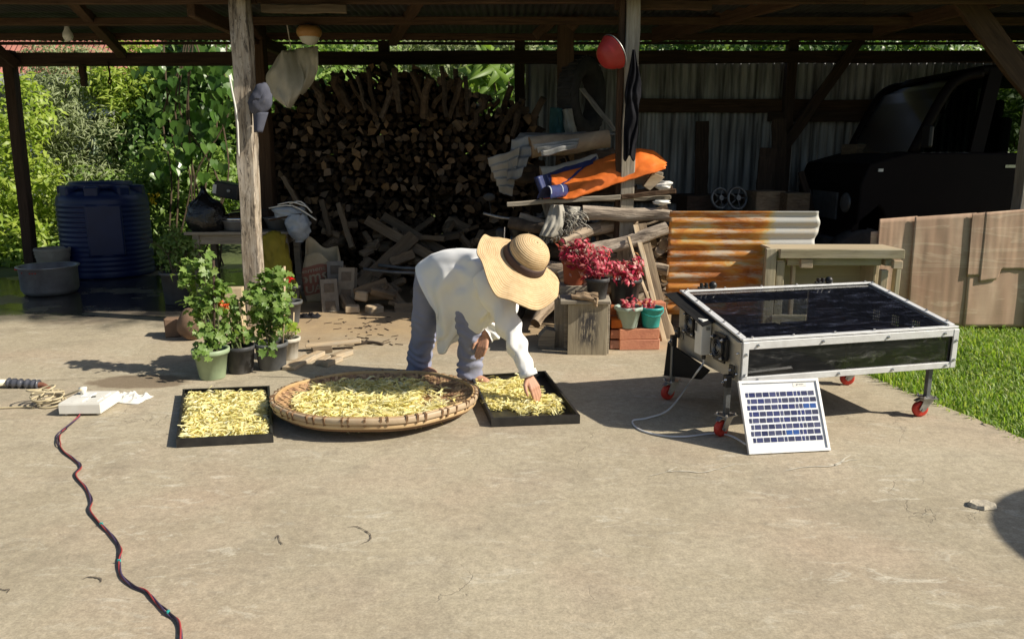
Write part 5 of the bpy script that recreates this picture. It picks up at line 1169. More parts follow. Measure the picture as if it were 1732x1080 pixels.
# dark motorcycle parked in the shade behind the woman
mc = thing('motorcycle', 'dark motorcycle parked in the shade facing out beside the log pile', 'motorcycle', (.02, 7.55, 0))
tyre_p = [(.20, -.035), (.26, -.055), (.30, -.05), (.315, 0), (.30, .05), (.26, .055), (.20, .035)]
axw = Matrix.Rotation(R(78), 3, 'Z') @ Matrix.Rotation(R(90), 3, 'X')
wh = local_child(MB().lathe(tyre_p, 32, V(.03, -.25, .315), axis=axw), 'wheel', RUBBER, mc, smooth=True)
local_child(MB().lathe([(.06, -.06), (.06, .06)], 12, V(.03, -.25, .315), axis=axw), 'hub', STEEL, wh)
local_child(MB().lathe(tyre_p, 24, V(.2, .95, .315), axis=axw), 'wheel', RUBBER, mc, smooth=True)
for s in (-1, 1): local_child(MB().tube([V(.03 + .085 * s, -.25, .315), V(.05 + .085 * s, -.12, .62), V(.06 + .08 * s, -.02, .93)], .022, 8), 'fork', CHROME if s < 0 else STEEL, mc, smooth=True)
local_child(MB().grid(lambda u, t: V(.03 + (u - .5) * .16, -.25 + .36 * math.cos(R(35 + 95 * t)), .315 + .36 * math.sin(R(35 + 95 * t)) - .04 * abs(u - .5)), 6, 14), 'mudguard', BLACKP, mc, smooth=True, solid=.006)
local_child(MB().ell((.05, -.06, .85), (.10, .10, .12)), 'headlight', BLACKP, mc, smooth=True)
local_child(MB().tube(spline([V(-.30, .05, 1.0), V(-.12, .0, .96), V(.06, 0, .95), V(.24, 0, .96), V(.42, .05, 1.0)], 4), .016, 8), 'handlebar', STEEL, mc, smooth=True)
for x in (-.22, .34): local_child(MB().tube([V(x, .02, .98), V(x - .02, 0, 1.12)], .006, 5).ell((x - .02, -.01, 1.16), (.06, .012, .04)), 'mirror', BLACKP, mc)
local_child(MB().ell((.12, .35, .72), (.15, .32, .16)), 'fuel_tank', BLACKP, mc, smooth=True); local_child(MB().ell((.17, .75, .72), (.14, .34, .09)), 'seat', RUBBER, mc, smooth=True); local_child(MB().box((.12, .4, .42), (.24, .4, .3)), 'engine', DSTEEL, mc, bevel=.03)
for s in (-1, 1): local_child(MB().box((.04 + s * .16, -.02, .70), (.10, .16, .34), Matrix.Rotation(R(12 * s), 3, 'Z')), 'leg_shield', BLACKP, mc, bevel=.03)
for s in (-1, 1): local_child(MB().tube([V(.03 + s * .12, -.12, .88), V(.0 + s * .10, -.13, .62)], .008, 6), 'trim_strip', CHROME, mc)

# ================================================================ STOOL, RED POTS, BRICKS
SX = G(993, 600); 
st_ = thing('wooden_stool', 'rough grey wooden box stool with a dark stained front, carrying pots and gloves', 'stool', (SX.x, SX.y, 0), R(-3))
local_child(MB().box((0, .016, .205), (.315, .03, .41), None, 0, .003), 'front_board', STAIN, st_, bevel=.004)
local_child(MB().box((-.02, .16, .425), (.40, .36, .03), None, 0, .004), 'seat', GREYWOOD, st_, bevel=.006)
local_child(MB().box((-.17, .30, .20), (.03, .24, .40)), 'side_board', GREYWOOD, st_, bevel=.004)
local_child(MB().box((.16, .17, .20), (.03, .26, .40)), 'side_board', GREYWOOD, st_, bevel=.004); local_child(MB().box((0, .36, .20), (.30, .03, .40)), 'back_board', GREYWOOD, st_)
tag(timber('grey_board', W(949, 590, 6.2), W(950, 505, 6.2), .12, .03, GREYWOOD, None, (0, -1, 0)), 'upright grey board standing behind the wooden stool', 'board')
o = MB().prism([(-.07, 0), (.07, 0), (.075, .15), (.0, .165), (-.06, .10)], -.08, .08).obj('wood_block', GREYWOOD, bevel=.006); o.location = G(924, 590) + V(0, .08, 0); tag(o, 'chunky grey wood block on the ground beside the wooden stool', 'wood block')
rp = pot('flower_pot', W(971, 480, 6.32), .085, .10, .20, TERRA, 'red brown pot of coleus behind the gloves on the stool', rim=.008, group='pots of red coleus')
tag(MB().box((rp.location.x, 6.33, (rp.location.z - .002 + .442) / 2), (.24, .22, rp.location.z - .444)).obj('wood_slab', GREYWOOD, bevel=.004), 'thick grey slab on the stool under the red brown pot', 'wood slab')
sp = pot('flower_pot', V(SX.x + .08, SX.y + .10, .441), .072, .092, .165, BLACKPOT, 'small dusty black pot of coleus on the stool edge', rim=.006, group='pots of red coleus')
lp_ = pot('flower_pot', W(1058, 512, 6.28), .105, .128, .205, M('big_black_pot', (.028, .03, .033), (.05, .05, .052), 5, .5, .08), 'big black fluted pot of coleus on the bricks', rim=.012, wob=lambda a, z: 1 + (.018 * math.sin(14 * a) if z < .17 else 0), group='pots of red coleus', n=84)
gpz = .18
sgp = pot('flower_pot', V(G(1063, 592).x, G(1063, 592).y + .06, gpz), .072, .102, .175, SAGE, 'sage green pot with a wavy rim on the front bricks', rim=.012, wob=lambda a, z: 1 + (.05 * math.sin(9 * a) if z > .14 else 0), group='pots of red coleus', n=54)
tlp = pot('bucket', V(G(1102, 592).x, G(1102, 592).y + .08, gpz), .068, .09, .165, TEAL, 'small teal bucket with red coleus on the front bricks', 'bucket', rim=.008, rimh=.02, group='pots of red coleus')
local_child(MB().tube([V(math.cos(a) * .097, math.sin(a) * .097 - .01, .155 - .05 * max(0, -math.sin(a))) for a in np.linspace(math.pi, 2 * math.pi, 12)], .004, 5), 'handle', TEAL, tlp)
def coleus(root, h, blobs, n, label, L=.055):
    r = thing('coleus_plant', label, 'potted plant', root.location + V(0, 0, h), 0, 'red coleus plants')
    stems('stem', root.location + V(0, 0, h - .02), [b[0] for b in blobs for _ in range(3)], .005, TERRA, r)
    foliage('foliage', blobs, n, L, L * .42, LF_RED, r, .03, 9, .1, .25, broad=.5); return r
coleus(rp, .17, [(W(972, 432, 6.3), (.10, .09, .07)), (W(985, 420, 6.3), (.10, .09, .06)), (W(960, 425, 6.32), (.05, .05, .05)), (W(978, 445, 6.22), (.09, .05, .05))], 420, 'red coleus in the red brown pot')
coleus(sp, .14, [(W(1008, 448, 6.05), (.09, .08, .06)), (W(1000, 462, 6.0), (.06, .06, .03)), (W(1014, 432, 6.1), (.07, .07, .06)), (W(1020, 455, 6.05), (.05, .05, .06))], 400, 'red coleus in the small dusty black pot')
coleus(lp_, .17, [(W(1042, 452, 6.25), (.08, .08, .07)), (W(1070, 450, 6.25), (.08, .08, .07)), (W(1056, 464, 6.2), (.13, .10, .05))], 460, 'red coleus in the big black fluted pot')
coleus(sgp, .13, [(W(1066, 516, 6.1), (.055, .05, .035))], 110, 'small red coleus in the sage green pot', .045)
coleus(tlp, .12, [(W(1098, 514, 6.15), (.04, .04, .03))], 70, 'small red coleus in the teal bucket', .042)
bm = MB().box((0, 0, 0), (.33, .16, .086), None, 0, .002).mesh('brick', BRICK); bms = MB().box((0, 0, 0), (.21, .10, .07), None, 0, .002).mesh('brick', BRICK)
BG = 'orange bricks stacked under the pots'
def brick_(p, rz, me, lab):
    o = inst('brick', me, Matrix.Translation(p) @ Matrix.Rotation(R(rz), 4, 'Z')); k = o.modifiers.new('b', 'BEVEL'); k.width = .005; k.segments = 1; return tag(o, lab, 'brick', BG)
q = G(1081, 592); fb = V(q.x, q.y + .085, 0)
brick_(fb + V(0, 0, .044), 3, bm, 'lower front brick under the sage pot and teal bucket'); brick_(fb + V(-.006, 0, .132), 4.5, bm, 'upper front brick carrying the sage pot and teal bucket')
b0 = V(W(1062, 540, 6.3).x, 6.30, 0)
for i in range(4): brick_(b0 + V(-.03 + .01 * i, .02, .043 + .087 * i), -4 + 3 * i, bm, ('bottom', 'second', 'third', 'top')[i] + ' brick of the rear brick stack under the big black pot')
for i in range(3): brick_(V(W(1040, 580, 6.22).x, 6.2, .043 + .087 * i), 88 + i, bms, ('bottom', 'middle', 'top')[i] + ' brick of the narrow end stack next to the stool')
lp_.location.z = .352; lp_.location.y = 6.32
brick_(V(W(1098, 520, 6.36).x + .03, 6.40, .31), 10, bms, 'single brick lying on the rear stack beside the big black pot')
tag(MB().box((b0.x + .12, 6.42, .1305), (.20, .12, .26)).obj('brick', BRICK, bevel=.006), 'broad brick block standing behind the rear brick stack', 'brick', BG)
# gloves
gl = thing('work_gloves', 'pair of dirty tan work gloves lying on the stool edge', 'gloves', V(SX.x - .06, SX.y + .08, .44))
for s, z in ((0, 0), (1, .018)):
    mb = MB()
    def gfn(u, t): a = u * 2 * math.pi; return V(-.07 + .17 * t + s * .035, -.02 + s * .03 + .055 * math.cos(a) * (1 - .15 * t) - .08 * t, .024 + z + .024 * math.sin(a) - .03 * max(0, t - .75) + .012 * noise.noise(V(u * 5, t * 4, s)))
    mb.grid(gfn, 14, 12)
    for k in range(4): mb.tube([V(.07 + s * .02, -.12 + .026 * k + s * .02, .016 + z), V(.105 + s * .02, -.135 + .026 * k, .008 + z), V(.118, -.14 + .024 * k, -.03 + z)], .011, 7, round_=True)
    local_child(mb, 'glove', M('tan_glove', (.36, .26, .16), (.26, .18, .11), 12, .9, .5, 40), gl, smooth=True)
# leaning boards
for x0, y0, D0, x1, y1, D1, w, lab, mt in ((1074, 380, 6.9, 1128, 600, 6.35, .05, 'narrow pale board leaning beside the teal bucket', PALEWOOD), (1084, 378, 6.95, 1134, 590, 6.45, .09, 'wide brownish board leaning just behind the narrow pale board', SAWNDARK), (1092, 440, 6.9, 1138, 570, 6.6, .06, 'pale board leaning low against the log pile', PALEWOOD), (1062, 400, 6.8, 1112, 560, 6.42, .03, 'thin bright lath leaning in front of the boards', PALEWOOD)):
    tag(timber('leaning_board', W(x0, y0, D0), W(x1, y1, D1), w, .02, mt, None, (.2, -1, .3)), lab, 'board', 'boards leaning by the red pots')

# ================================================================ RUSTY SHEET, BENCH, CARDBOARD
rsx = thing('rusty_sheet', 'rusty orange corrugated sheet standing on edge behind the drying box', 'roofing sheet', (W(1128, 420, 6.95).x, 6.95, 0))
bx = rsx.location.x
def rsfn(u, t):
    xr = 1.33 - .03 * math.sin(t * 20) * .5; z = .12 + .95 * t; x = u * (xr - .02 * (1 - t))
    if t < .55:
        tear = .98 - .10 * max(0, math.sin(t * 40)) - .25 * (.55 - t) ; x = min(x, xr * tear)
    return V(x, .0085 * math.sin(z / .10 * 2 * math.pi) + .10 * (1 - t) * .6 - .06 - .015 * u + .008 * noise.noise(V(u * 3, t * 3, 2)), z)
o = MB().grid(rsfn, 44, 84).obj('corrugated_sheet', RUST, rsx, local=True, smooth=True, solid=.003)
local_child(MB().box((.7, .12, .06), (1.2, .08, .12)), 'prop_block', SAWNDARK, rsx)
bn = thing('plywood_bench', 'unfinished bench of rough timber and plywood standing behind the drying box', 'bench', V(W(1300, 430, 6.55).x, 6.55, 0), R(-1))
Lb = W(1528, 430, 6.55).x - bn.location.x; zt = W(1400, 421, 6.55).z
def bb(name, c, s, m_=SAWN, rot=None): 
    ax = max(range(3), key=lambda i: s[i]); sz = list(s); 
    rotm = {0: Matrix.Identity(3), 1: Matrix.Rotation(R(90), 3, 'Z'), 2: Matrix.Rotation(R(-90), 3, 'Y')}[ax]
    dims = {0: (s[0], s[1], s[2]), 1: (s[1], s[0], s[2]), 2: (s[2], s[1], s[0])}[ax]
    o = inst(name, MB().box((0, 0, 0), dims, None, 0, .003).mesh(name, m_), Matrix.Translation(c) @ rotm.to_4x4() @ (rot or Matrix.Identity(4)), bn, True); k = o.modifiers.new('b', 'BEVEL'); k.width = .004; k.segments = 1; return o
bb('top_rail', (Lb / 2 + .04, 0, zt - .04), (Lb - .1, .05, .08)); bb('lower_rail', (Lb / 2 + .0, .05, zt - .115), (Lb - .35, .04, .06)); bb('cross_block', (.33, .01, zt - .125), (.10, .04, .075), PALEWOOD)
bb('corner_block', (Lb - .06, -.01, zt - .13), (.08, .05, .07), PALEWOOD); bb('side_rail', (Lb - .12, .14, zt - .115), (.07, .28, .06))
bb('leg', (.03, .03, (zt - .0) / 2), (.09, .045, zt - .0)); bb('leg', (.12, .05, (zt - .1) / 2), (.07, .05, zt - .12), SAWN); bb('leg', (.25, .09, zt / 2 - .06), (.03, .05, zt - .14), PALEWOOD)
bb('leg', (Lb - .15, .03, zt / 2 - .09), (.055, .06, zt - .18), PALEWOOD); bb('leg', (Lb - .02, .06, zt / 2 - .08), (.045, .07, zt - .17)); bb('inner_panel', (.08, .22, zt / 2 - .05), (.02, .36, zt - .1), SAWN)
bb('back_panel', (Lb / 2 + .06, .36, zt / 2 - .04), (Lb - .2, .018, zt - .1), PLY); bb('top_board', (Lb / 2, .2, zt - .01), (Lb - .06, .33, .02), PLY); bb('side_panel', (Lb - .2, .22, zt / 2 - .06), (.018, .28, zt - .14), PLY); bb('bottom_rail', (Lb / 2, .02, .15), (Lb - .12, .05, .09))
# cardboard
def card(x0, x1, ztl, ztr, y, label, cut=None, z0=.0, lean=.05):
    L = x1 - x0
    def fn(u, t):
        zt_ = ztl + (ztr - ztl) * u; zb = z0
        if cut: zb = max(z0, np.interp(u, *cut))
        z = zb + (zt_ - zb) * t; x = x0 + u * L
        return V(x, y + lean * z + .010 * noise.noise(V(x * 1.7, z * 1.2, 1)) + .005 * noise.noise(V(x * 9, z * 3, y)) + .003 * noise.noise(V(x * 26, z * 2, y)), z)
    o = MB().grid(fn, 30, 24).obj('cardboard_sheet', CARD, smooth=True, solid=.006); return tag(o, label, 'cardboard', 'flattened cardboard boxes standing in the grass edge')
Xc = lambda px_: W(px_, 460, 7.0).x
zc = lambda px_, py_: W(px_, py_, 7.0).z
card(Xc(1472), Xc(1492), zc(1475, 393), zc(1490, 391), 7.02, 'narrow brown cardboard strip peeking out at the end of the cardboard wall')
card(Xc(1483), Xc(1546), zc(1483, 371), zc(1546, 366), 7.0, 'first tall cardboard sheet next to the bench, with a torn corner')
card(Xc(1540), Xc(1642), zc(1540, 367), zc(1642, 360), 6.975, 'wide wrinkled cardboard sheet in the middle of the cardboard wall')
card(Xc(1634), Xc(1655), zc(1634, 361), zc(1655, 359), 6.955, 'thin cardboard flap with a stepped lower edge', z0=zc(1640, 466))
card(Xc(1655), Xc(1742), zc(1655, 359), zc(1742, 352), 6.952, 'large cardboard sheet with a stepped cut in its lower edge', cut=([0, .03, .35, .4, 1], [zc(1660, 476), zc(1660, 476), zc(1660, 472), zc(1680, 455), zc(1680, 455)]))
card(Xc(1636), Xc(1800), zc(1636, 420), zc(1800, 420), 6.966, 'brown cardboard sheet under the stepped cut', z0=0)
card(Xc(1740), Xc(1860), zc(1740, 353), zc(1860, 348), 6.938, 'outermost cardboard sheet at the end of the wall')
# junk in the dark part
DG = 'dark lumber standing against the tin wall'
for x0, y0, x1, y1, D, w, lab in ((1186, 330, 1188, 205, 10.0, .17, 'dark upright plank standing against the tin wall'), (1318, 330, 1318, 200, 9.6, .18, 'dark board standing by the thin wall post'), (1355, 290, 1388, 410, 9.0, .07, 'thin dark batten leaning in the shade behind the bench'), (1290, 345, 1300, 250, 9.3, .2, 'rough dark slab standing behind the rusty sheet')):
    tag(timber('dark_board', W(x0, y0, D), W(x1, y1, D), .03, w, DARKWOOD, None, (1, 0, 0)), lab, 'board', DG)
for c, s, lab in (((1292, 345, 8.8), (.36, .3, .3), 'grey box on the dark floor behind the rusty sheet'), ((1338, 345, 8.7), (.28, .3, .26), 'brown box beside the grey box in the dark'), ((1455, 268, 9.6), (.34, .3, .34), 'dusty brown carton beside the parked truck'), ((1180, 348, 8.9), (.4, .3, .25), 'dark crate behind the rusty sheet')):
    tag(MB().box(W(*c), s, Matrix.Rotation(.2, 3, 'Z')).obj('storage_box', DARKWOOD if 'dark crate' in lab else SAWNDARK, bevel=.01), lab, 'box')
    hz = W(*c).z - s[2] / 2
    if hz > .05: tag(MB().box(V(W(*c).x, W(*c).y, hz / 2), (s[0] * 1.05, s[1], hz - .004)).obj('storage_box', DARKWOOD, bevel=.01), 'dark crate underneath the ' + lab.split(' on ')[0].split(' beside')[0].split(' behind')[0], 'box')
for px_, r in ((1218, .11), (1247, .12)):
    w_ = thing('pulley_wheel', ('smaller' if r < .115 else 'bigger') + ' spoked metal wheel lying on the dark crate', 'wheel', W(px_, 335, 8.7))
    axm = Matrix.Rotation(R(20), 3, 'Z') @ Matrix.Rotation(R(80), 3, 'X')
    local_child(MB().tube([axm @ V(math.cos(a) * r, math.sin(a) * r, 0) for a in np.linspace(0, 6.2832, 26)], .016, 7), 'rim', DSTEEL, w_, smooth=True); local_child(MB().lathe([(.03, -.03), (.03, .03)], 12, axis=axm), 'hub', DSTEEL, w_)
    for k in range(5): a = 6.2832 * k / 5; local_child(MB().tube([axm @ V(math.cos(a) * .02, math.sin(a) * .02, 0), axm @ V(math.cos(a) * r, math.sin(a) * r, 0)], .008, 5), 'spoke', DSTEEL, w_)
mb = MB()
for a, b_ in (((1195, 372, 8.6), (1275, 352, 8.6)),): mb.bar(W(*a), W(*b_), .5, .04)
tag(MB().box((W(1230, 372, 8.7).x, 8.7, W(1230, 352, 8.7).z / 2), (.62, .4, W(1230, 352, 8.7).z - .06)).obj('dark_crate', DARKWOOD, bevel=.01), 'low dark crate carrying the spoked wheels', 'crate')
# truck in the dark
tr = thing('parked_truck', 'dark maroon truck parked in the black shade behind the cardboard', 'truck', (W(1440, 400, 8.3).x, 8.2, 0))
hz_ = W(1470, 268, 8.3).z; rz_ = W(1680, 108, 8.3).z
X_ = lambda px_: W(px_, 240, 8.25).x - tr.location.x
side = [(0, .62), (0, 1.25), (.08, hz_ - .05), (X_(1535), hz_ + .06), (4.4, hz_ + .06), (4.4, .62), (X_(1510) + .1, .62), (X_(1500), .98), (X_(1470) + .15, 1.02), (X_(1455), .8), (X_(1450), .62)]
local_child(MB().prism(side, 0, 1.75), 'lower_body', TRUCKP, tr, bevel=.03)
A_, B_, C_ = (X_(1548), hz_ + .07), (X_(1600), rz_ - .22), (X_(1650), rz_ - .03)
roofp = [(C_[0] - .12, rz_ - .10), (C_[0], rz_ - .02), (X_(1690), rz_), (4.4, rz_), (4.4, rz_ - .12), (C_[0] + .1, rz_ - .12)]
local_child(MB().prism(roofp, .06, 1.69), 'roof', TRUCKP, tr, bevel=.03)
for y in (.06, 1.62):
    local_child(MB().tube(spline([V(A_[0], y + .03, A_[1] - .02), V(B_[0], y + .03, B_[1]), V(C_[0], y + .03, C_[1] - .06)], 6), .055, 8), 'pillar', TRUCKP, tr, smooth=True)
    local_child(MB().bar(V(X_(1655), y + .03, hz_ + .06), V(X_(1672), y + .03, rz_ - .06), .07, .14), 'pillar', TRUCKP, tr); local_child(MB().bar(V(X_(1800), y + .03, hz_ + .06), V(X_(1800), y + .03, rz_ - .06), .07, .12), 'pillar', TRUCKP, tr)
    local_child(MB().add([(A_[0] + .1, y + .03, hz_ + .07), (X_(1650), y + .03, hz_ + .07), (X_(1664), y + .03, rz_ - .12), (C_[0], y + .03, rz_ - .12), (B_[0] + .08, y + .03, B_[1])], [(0, 1, 2, 3, 4)]), 'window', GL_CAR, tr)
    local_child(MB().add([(X_(1668), y + .03, hz_ + .07), (X_(1795), y + .03, hz_ + .07), (X_(1795), y + .03, rz_ - .12), (X_(1678), y + .03, rz_ - .12)], [(0, 1, 2, 3)]), 'window', GL_CAR, tr)
local_child(MB().grid(lambda u, t: V(np.interp(t, [0, .6, 1], [A_[0], B_[0], C_[0]]) - .02 * math.sin(math.pi * u), .1 + 1.55 * u, np.interp(t, [0, .6, 1], [A_[1], B_[1], C_[1] - .05])), 6, 8), 'windscreen', GL_CAR, tr)
tyre2 = [(.22, -.09), (.34, -.105), (.385, -.09), (.40, 0), (.385, .09), (.34, .105), (.22, .09)]
for x in (X_(1475), X_(1475) + 2.6):
    for y in (.08, 1.67):
        w_ = local_child(MB().lathe(tyre2, 34, V(x, y, .40), axis=Matrix.Rotation(R(90), 3, 'X')), 'wheel', RUBBER, tr, smooth=True)
        local_child(MB().lathe([(.05, -.1), (.18, -.07), (.215, -.095), (.225, -.10), (.22, .0)], 30, V(x, y, .40), axis=Matrix.Rotation(R(90), 3, 'X') @ Matrix.Scale(1 if y < 1 else -1, 3, (0, 0, 1))), 'rim', STEEL, w_, smooth=True)
local_child(MB().ell((-.01, .3, 1.05), (.03, .13, .11)), 'headlight', DSTEEL, tr, smooth=True); local_child(MB().ell((-.01, 1.4, 1.05), (.03, .13, .11)), 'headlight', DSTEEL, tr, smooth=True)
local_child(MB().box((-.06, .87, .58), (.12, 1.7, .16)), 'bumper', DSTEEL, tr, bevel=.03); local_child(MB().box((-.012, .87, 1.0), (.02, .7, .3)), 'grille', DSTEEL, tr)
local_child(MB().box((X_(1555), -.1, hz_ + .22), (.05, .16, .22)), 'wing_mirror', BLACKP, tr, bevel=.02); local_child(MB().bar(V(X_(1700), .0, hz_ - .08), V(X_(1720), .0, hz_ - .08), .02, .03), 'door_handle', CHROME, tr); local_child(MB().box((X_(1490), -.004, hz_ - .12), (.05, .02, .03)), 'side_lamp', LAMPW, tr)
local_child(MB().box((X_(1760), .9, hz_ + .1), (.14, .5, .7)).box((X_(1760), .9, hz_ + .55), (.1, .22, .2)), 'seat', RUBBER, tr, bevel=.04)
for px_ in (1568, 1590): local_child(MB().box((X_(px_), .9, hz_ + .14), (.10, .2, .07)), 'dash_clutter', SACKW, tr, bevel=.02)
# parasol added out of frame, unseen, only to throw the round shade
um = thing('shade_umbrella', 'unseen umbrella on a stand, added to cast the round shade on the yard', 'umbrella', (4.97, 2.20, -.05))
local_child(MB().lathe([(.26, 0), (.26, .05), (.05, .08), (.03, .2)], 28), 'stand', DSTEEL, um, smooth=True); local_child(MB().tube([V(0, 0, .05), V(0, 0, 2.2)], .018, 10), 'pole', STEEL, um)
mb = MB(); mb.lathe([(.66 + .0, 1.84), (.50, 1.93), (.33, 2.02), (.15, 2.09), (.01, 2.12)], 40, cap0=False); local_child(mb, 'canopy', TARPB, um, smooth=True, solid=.004)
for k in range(8):
    a = 6.2832 * k / 8; local_child(MB().tube([V(0, 0, 2.1), V(math.cos(a) * .35, math.sin(a) * .35, 2.0), V(math.cos(a) * .61, math.sin(a) * .61, 1.84)], .004, 5), 'rib', STEEL, um)
# ================================================================ THE PERSON
pr = thing('person', 'person in straw hat, white shirt and blue grey trousers bending over the black tray', 'person', W(755, 645, 5.25) * 1)
pr.matrix_basis = Matrix.Translation((-.47, 5.27, 0))
leg_a = [(732, 462, 5.30), (722, 515, 5.34), (717, 558, 5.36), (711, 600, 5.38), (707, 632, 5.39)]
leg_b = [(768, 478, 5.24), (792, 540, 5.10), (798, 562, 5.08), (795, 600, 5.14), (793, 634, 5.17)]
PA = [W(*q) for q in leg_a]; PB = [W(*q) for q in leg_b]
ankA = V(PA[-1].x, PA[-1].y, .075); ankB = V(PB[-1].x, PB[-1].y, .075)
# hat axis and head
HC = W(886, 441, 4.74); HA = Vector((.488, -.456, .743)).normalized()
FWD = (Vector((.75, -.55, -.62)) - HA * Vector((.75, -.55, -.62)).dot(HA)).normalized(); SIDE = HA.cross(FWD).normalized()
def hd(a, f, s): return HC + HA * a + FWD * f + SIDE * s
neck = W(850, 470, 4.95); sh_r = W(838, 482, 4.86); sh_l = W(842, 470, 5.12)
el_r = W(868, 565, 4.76); wr_r = W(893, 634, 4.66); el_l = W(850, 530, 5.12); wr_l = W(822, 566, 5.04)
mb = MB()
mb.tube([PA[0], PA[1], PA[2], PA[3], ankA], [.105, .085, .065, .058, .042], 14, round_=True); mb.tube([PB[0], PB[1], PB[2], PB[3], ankB], [.105, .08, .062, .056, .042], 14, round_=True)
for a_ in (ankA, ankB): mb.ell(a_ + V(.05, -.035, -.045), (.125, .048, .04), Matrix.Rotation(R(-35), 3, 'Z'), 14, 8)
pel = W(744, 468, 5.27); mb.ell(pel, (.125, .14, .11), None, 16, 10)
mb.tube([pel, W(785, 462, 5.15), W(832, 468, 4.99)], [.105, .10, .105], 16, round_=True)
mb.tube([sh_r, W(840, 472, 5.0), sh_l], [.06, .09, .06], 12, round_=True)
mb.tube([neck, hd(-.12, -.03, 0)], [.06, .052], 12, round_=True)
mb.ell(hd(-.055, .0, 0), (.088, .075, .115), Matrix((FWD, SIDE, HA)).transposed(), 18, 14)
mb.ell(hd(-.13, .035, 0), (.05, .05, .05), None, 12, 8)                       # jaw
mb.tube([hd(-.07, .085, 0), hd(-.105, .108, 0)], [.011, .016], 8, round_=True)   # nose
mb.ell(hd(-.145, .088, 0), (.012, .02, .008), Matrix((FWD, SIDE, HA)).transposed(), 10, 6)
for s in (-1, 1): mb.ell(hd(-.09, -.01, .078 * s), (.02, .009, .03), Matrix((FWD, SIDE, HA)).transposed(), 10, 6); mb.ell(hd(-.062, .083, .032 * s), (.008, .014, .009), Matrix((FWD, SIDE, HA)).transposed(), 8, 6)
mb.tube([sh_r, el_r, wr_r], [.052, .042, .029], 12, round_=True); mb.tube([sh_l, el_l, wr_l], [.052, .042, .03], 12, round_=True)
# working hand: palm, four unequal fingers pinching down, thumb meeting them
def hand(wr, palm_dir, fing_dir, width_dir, thumb_dir, spread=1.0, sc=1.0, curl=.5):
    pd = palm_dir.normalized(); wd = (width_dir - pd * width_dir.dot(pd)).normalized(); fd = fing_dir.normalized()
    k = wr + pd * .085 * sc
    for j, q in enumerate((-1.3, -.45, .4, 1.2)): mb.tube([wr + pd * .008 + wd * q * .010, k + wd * q * .021 * sc], [.017 * sc, .0135 * sc], 10, round_=True)
    nrm = pd.cross(wd); 
    if nrm.dot(fd) < 0: nrm = -nrm
    for j, (q, ln) in enumerate(((-1.3, .066), (-.45, .078), (.4, .073), (1.2, .056))):
        b_ = k + wd * q * .021 * sc * spread; d1 = (pd * (1 - curl * .5) + fd * curl).normalized(); d2 = (pd * (.55 - curl * .4) + fd * (.5 + curl)).normalized(); d3 = (fd - pd * .1 * curl - wd * q * .12).normalized()
        p1 = b_ + d1 * ln * .45 * sc; p2 = p1 + d2 * ln * .33 * sc; p3 = p2 + d3 * ln * .26 * sc
        mb.tube([b_, p1, p2, p3], [.0112 * sc, .0098 * sc, .0088 * sc, .0072 * sc], 9, round_=True)
    td = thumb_dir.normalized(); t0 = wr + pd * .022 * sc - wd * .022 * sc; t1 = t0 + (td * .8 - wd * .5 + pd * .4).normalized() * .038 * sc; t2 = t1 + (td * .6 + pd * .8).normalized() * .034 * sc; t3 = t2 + (fd * .6 + pd * .5).normalized() * .026 * sc
    mb.tube([t0, t1, t2, t3], [.0155 * sc, .0125 * sc, .0105 * sc, .008 * sc], 9, round_=True)
hand(wr_r, W(908, 664, 4.63) - wr_r, V(.25, -.05, -1), V(.75, .55, .2), V(-.2, -.6, -.6), sc=1.08, curl=.75)
hand(wr_l, V(-.10, -.16, -.34), V(-.35, .15, -.8), V(.9, -.3, .1), V(-.5, -.4, -.2), sc=1.05, curl=.45)
body = fused(mb, .0042, 3, SKIN, 'body', pr)
# hair under the hat
mb = MB(); mb.ell(hd(-.045, -.018, 0), (.092, .084, .112), Matrix((FWD, SIDE, HA)).transposed(), 20, 14); mb.ell(hd(-.12, -.06, 0), (.05, .06, .07), Matrix((FWD, SIDE, HA)).transposed(), 14, 10)
mb.obj('hair', HAIR, pr, smooth=True)
# trousers: one fused surface with soft folds
mb = MB()
mb.tube([W(733, 462, 5.29), W(723, 515, 5.33), W(718, 558, 5.36), W(710, 600, 5.38), W(706, 640, 5.39), V(ankA.x, ankA.y, .05)], [.125, .108, .093, .086, .084, .085], 22, round_=False)
mb.tube([W(768, 478, 5.24), W(790, 535, 5.11), W(798, 562, 5.085), W(796, 600, 5.14), W(794, 636, 5.17), V(ankB.x, ankB.y, .05)], [.125, .102, .09, .087, .088, .09], 22, round_=False)
mb.ell(pel + V(.0, 0, -.015), (.155, .16, .125), None, 22, 14); mb.ell(W(731, 478, 5.28), (.115, .14, .12), None, 20, 12)
tro = fused(mb, .008, 6, TROUS, 'trousers', pr)
for v in tro.data.vertices:
    c = v.co; t = max(0, min(1, (.62 - c.z) / .5)); nrm = v.normal
    f = .010 * t * math.sin(c.z * 95 + 7 * noise.noise(c * 7) + c.x * 18) * (.4 + .6 * max(0, noise.noise(c * 5) + .4)) + .010 * noise.noise(c * 11) + .007 * math.sin(c.z * 48 + c.x * 30) * (1 - t) * max(0, noise.noise(c * 4 + V(3, 0, 0)) + .2)
    v.co = c + nrm * f
